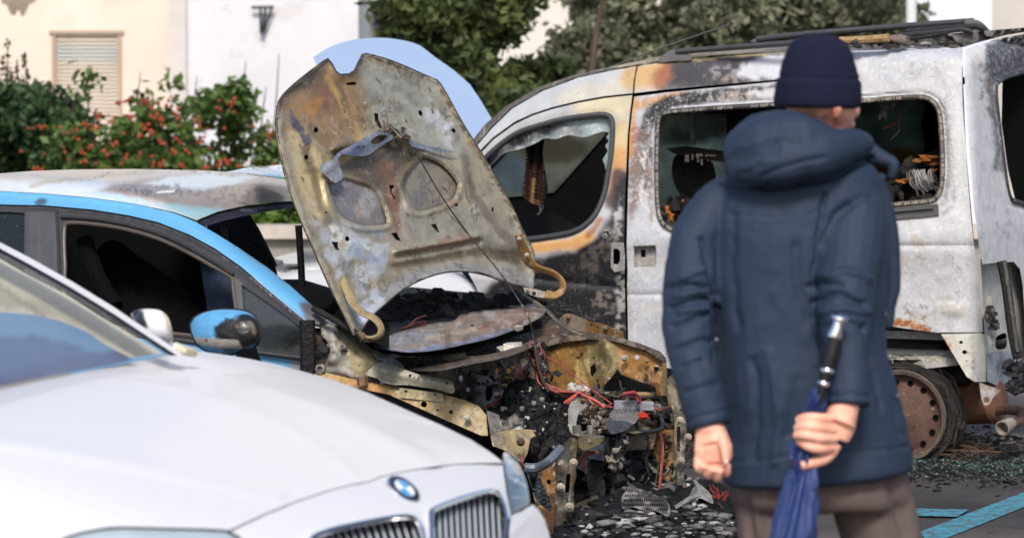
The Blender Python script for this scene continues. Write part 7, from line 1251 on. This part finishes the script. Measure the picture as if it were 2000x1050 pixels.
for _ in range(1500):
    x, y = RNG.uniform(1760, 2040), RNG.normal(903, 15)
    if y < 870: continue
    g = gpt(x, y, .006); s = RNG.uniform(.002, .005); mb.rock(g, (s, s, s*.7), random.choice([c(70, 98, 94), c(96, 126, 120), c(44, 64, 62), c(126, 148, 144), c(50, 70, 68)]), 1, .3)
mb.build('glass_crumbs', MT['debris'], None, kind='stuff', label='greenish crumbs of shattered safety glass on the asphalt', category='broken glass')
def loose(name, label, cat, mbf, m='debris', **k):
    mbf.build(name, MT[m], None, label=label, category=cat, **k)
# honeycomb grille pieces
def grille(outl, surf, nx, ny, colr, name, label, ang=0):
    mb = MB(); q = np.array(outl, float); x0, y0 = q.min(0); x1, y1 = q.max(0)
    hs_ = []
    for j in range(ny):
        for i in range(nx):
            cx = x0+(i+.5+(j % 2)*.5)*(x1-x0)/nx; cy = y0+(j+.5)*(y1-y0)/ny; e = ell(cx, cy, (x1-x0)/nx*.34, (y1-y0)/ny*.36, ang, 6)
            A = np.array(e)
            if inside(A[:, 0], A[:, 1], outl).all() and segd(A[:, 0], A[:, 1], list(outl)+[outl[0]]).min() > 1.2: hs_.append(e)
    mb.sheet(outl, surf, Paint(colr).add(M_all(), c(44, 42, 44), .9, 6, .05, 1, .06), hs_, step=4, thick=.02, disp=lambda X, Y: .05*fbm(X*.04, Y*.05)); loose(name, label, 'car grille', mb, group='burnt grille scraps in the rubble')
grille(crv([(1215, 968), (1228, 956), (1250, 954), (1280, 966), (1298, 972), (1309, 990), (1305, 1008), (1284, 998), (1262, 1000), (1240, 990), (1216, 992)], 3), dsurf((1215, 968, 12.25), (1306, 985, 12.2), (1250, 1004, 12.0)), 22, 6, c(150, 144, 140), 'grille_piece', 'ashy honeycomb grille piece lying in front of the burnt blue car')
grille([(1232, 1004), (1262, 1000), (1292, 1006), (1290, 1018), (1258, 1022), (1236, 1024)], dsurf((1232, 1004, 11.95), (1292, 1006, 11.95), (1250, 1024, 11.8)), 20, 4, c(104, 102, 104), 'grille_piece', 'darker honeycomb grille scrap just below the big ashy grille piece')
mb = MB(); mb.sheet(crv([(1350, 972), (1358, 948), (1364, 943), (1380, 955), (1390, 968), (1393, 982), (1384, 980), (1368, 972), (1356, 978)], 3), dsurf((1350, 972, 12.45), (1393, 972, 12.45), (1365, 945, 12.65)), Paint(c(150, 148, 144)).add(M_all(), c(96, 94, 92), .7, 6, .06, 1, .08), step=4, thick=.006, disp=lambda X, Y: .03*np.sin((X-1350)/43*3)); loose('bent_panel', 'curved pale grey metal scrap standing in the rubble by the man', 'metal scrap', mb, 'ash')
mb = MB()
for i in range(9):
    a = P(1330+i*3.5, 985-i*2.2, 12.35); mb.box(a, (.05, .012, .012), c(150, 150, 150), np.array([[.9, .3, .3], [-.3, .9, 0], [-.3, 0, .9]]))
mb.tpx([(1335, 992, 12.35), (1352, 968, 12.4), (1358, 955, 12.45)], .012, 6, c(110, 110, 110), 2); mb.tpx([(1352, 995, 12.32), (1358, 975, 12.4)], .01, 6, c(170, 170, 170), 2)
loose('melted_fins', 'stack of melted grey fins leaning beside the curved metal scrap', 'car part', mb)
mb = MB()
for i in range(5): mb.box(P(1227, 1014+i*6, 11.85), (.05, .02, .006), c(186, 186, 184))
mb.box(P(1215, 1026, 11.86), (.01, .02, .06), c(120, 120, 120)); loose('slatted_piece', 'small pale slatted piece in the rubble left of the grille scrap', 'car part', mb)
mb = MB()
for _ in range(26):
    x, y = RNG.uniform(1130, 1430), RNG.uniform(985, 1058); mb = MB() if _ == 0 else mb
    a = RNG.uniform(0, 6.28); L = RNG.uniform(2, 8); o_ = [(x+math.cos(a)*L, y+math.sin(a)*L*.5), (x+math.cos(a+1.2)*L*.5, y+math.sin(a+1.2)*L*.4), (x-math.cos(a)*L*.6, y-math.sin(a)*L*.3), (x+math.cos(a-1.4)*L*.5, y+math.sin(a-1.4)*L*.4)]
    z = .1+.05*RNG.random(); g = gpt(x, y, z); Y0 = g[1]; mb.sheet(o_, dsurf((x, y, Y0), (x+20, y, Y0+.03*RNG.normal()), (x, y+12, Y0-.12)), random.choice([c(120, 120, 124), c(170, 168, 166), c(50, 50, 54), c(76, 78, 84), c(30, 30, 32), c(32, 32, 36), c(26, 26, 28)]), step=5, thick=.004, disp=lambda X, Y: .02*fbm(X*.1, Y*.1))
mb.build('plastic_flakes', MT['debris'], None, kind='stuff', label='curled flakes of melted plastic and foil in the rubble', category='rubble')
mb = MB()
for (x, y) in [(1400, 965), (1408, 975), (1396, 972)]:
    for _ in range(4): mb.tpx([(x, y+12, 12.5), (x+RNG.normal()*6, y, 12.5), (x+RNG.normal()*12, y-RNG.uniform(4, 20), 12.5)], .0014, 4, c(150, 52, 46), 3)
mb.tpx([(1398, 975, 12.5), (1410, 990, 12.4), (1420, 1000, 12.3)], .003, 4, c(110, 60, 44), 3); loose('wire_tuft', 'frayed tuft of red wires on the ground next to the man', 'wires', mb, 'rubber')
mb = MB()
for _ in range(60):
    x, y = RNG.normal(1880, 30), RNG.normal(880, 10); g = gpt(x, y, .01); q = [tuple(g+np.array([RNG.normal()*.08, RNG.normal()*.12, abs(RNG.normal())*.03])) for _i in range(4)]; mb.tube(crv(q, 4, False), .0016, 4, random.choice([c(90, 70, 56), c(120, 96, 78), c(50, 44, 40)]))
loose('tyre_wire_tangle', 'tangle of rusty tyre wires on the ground behind the van wheel', 'wires', mb, 'rubber')
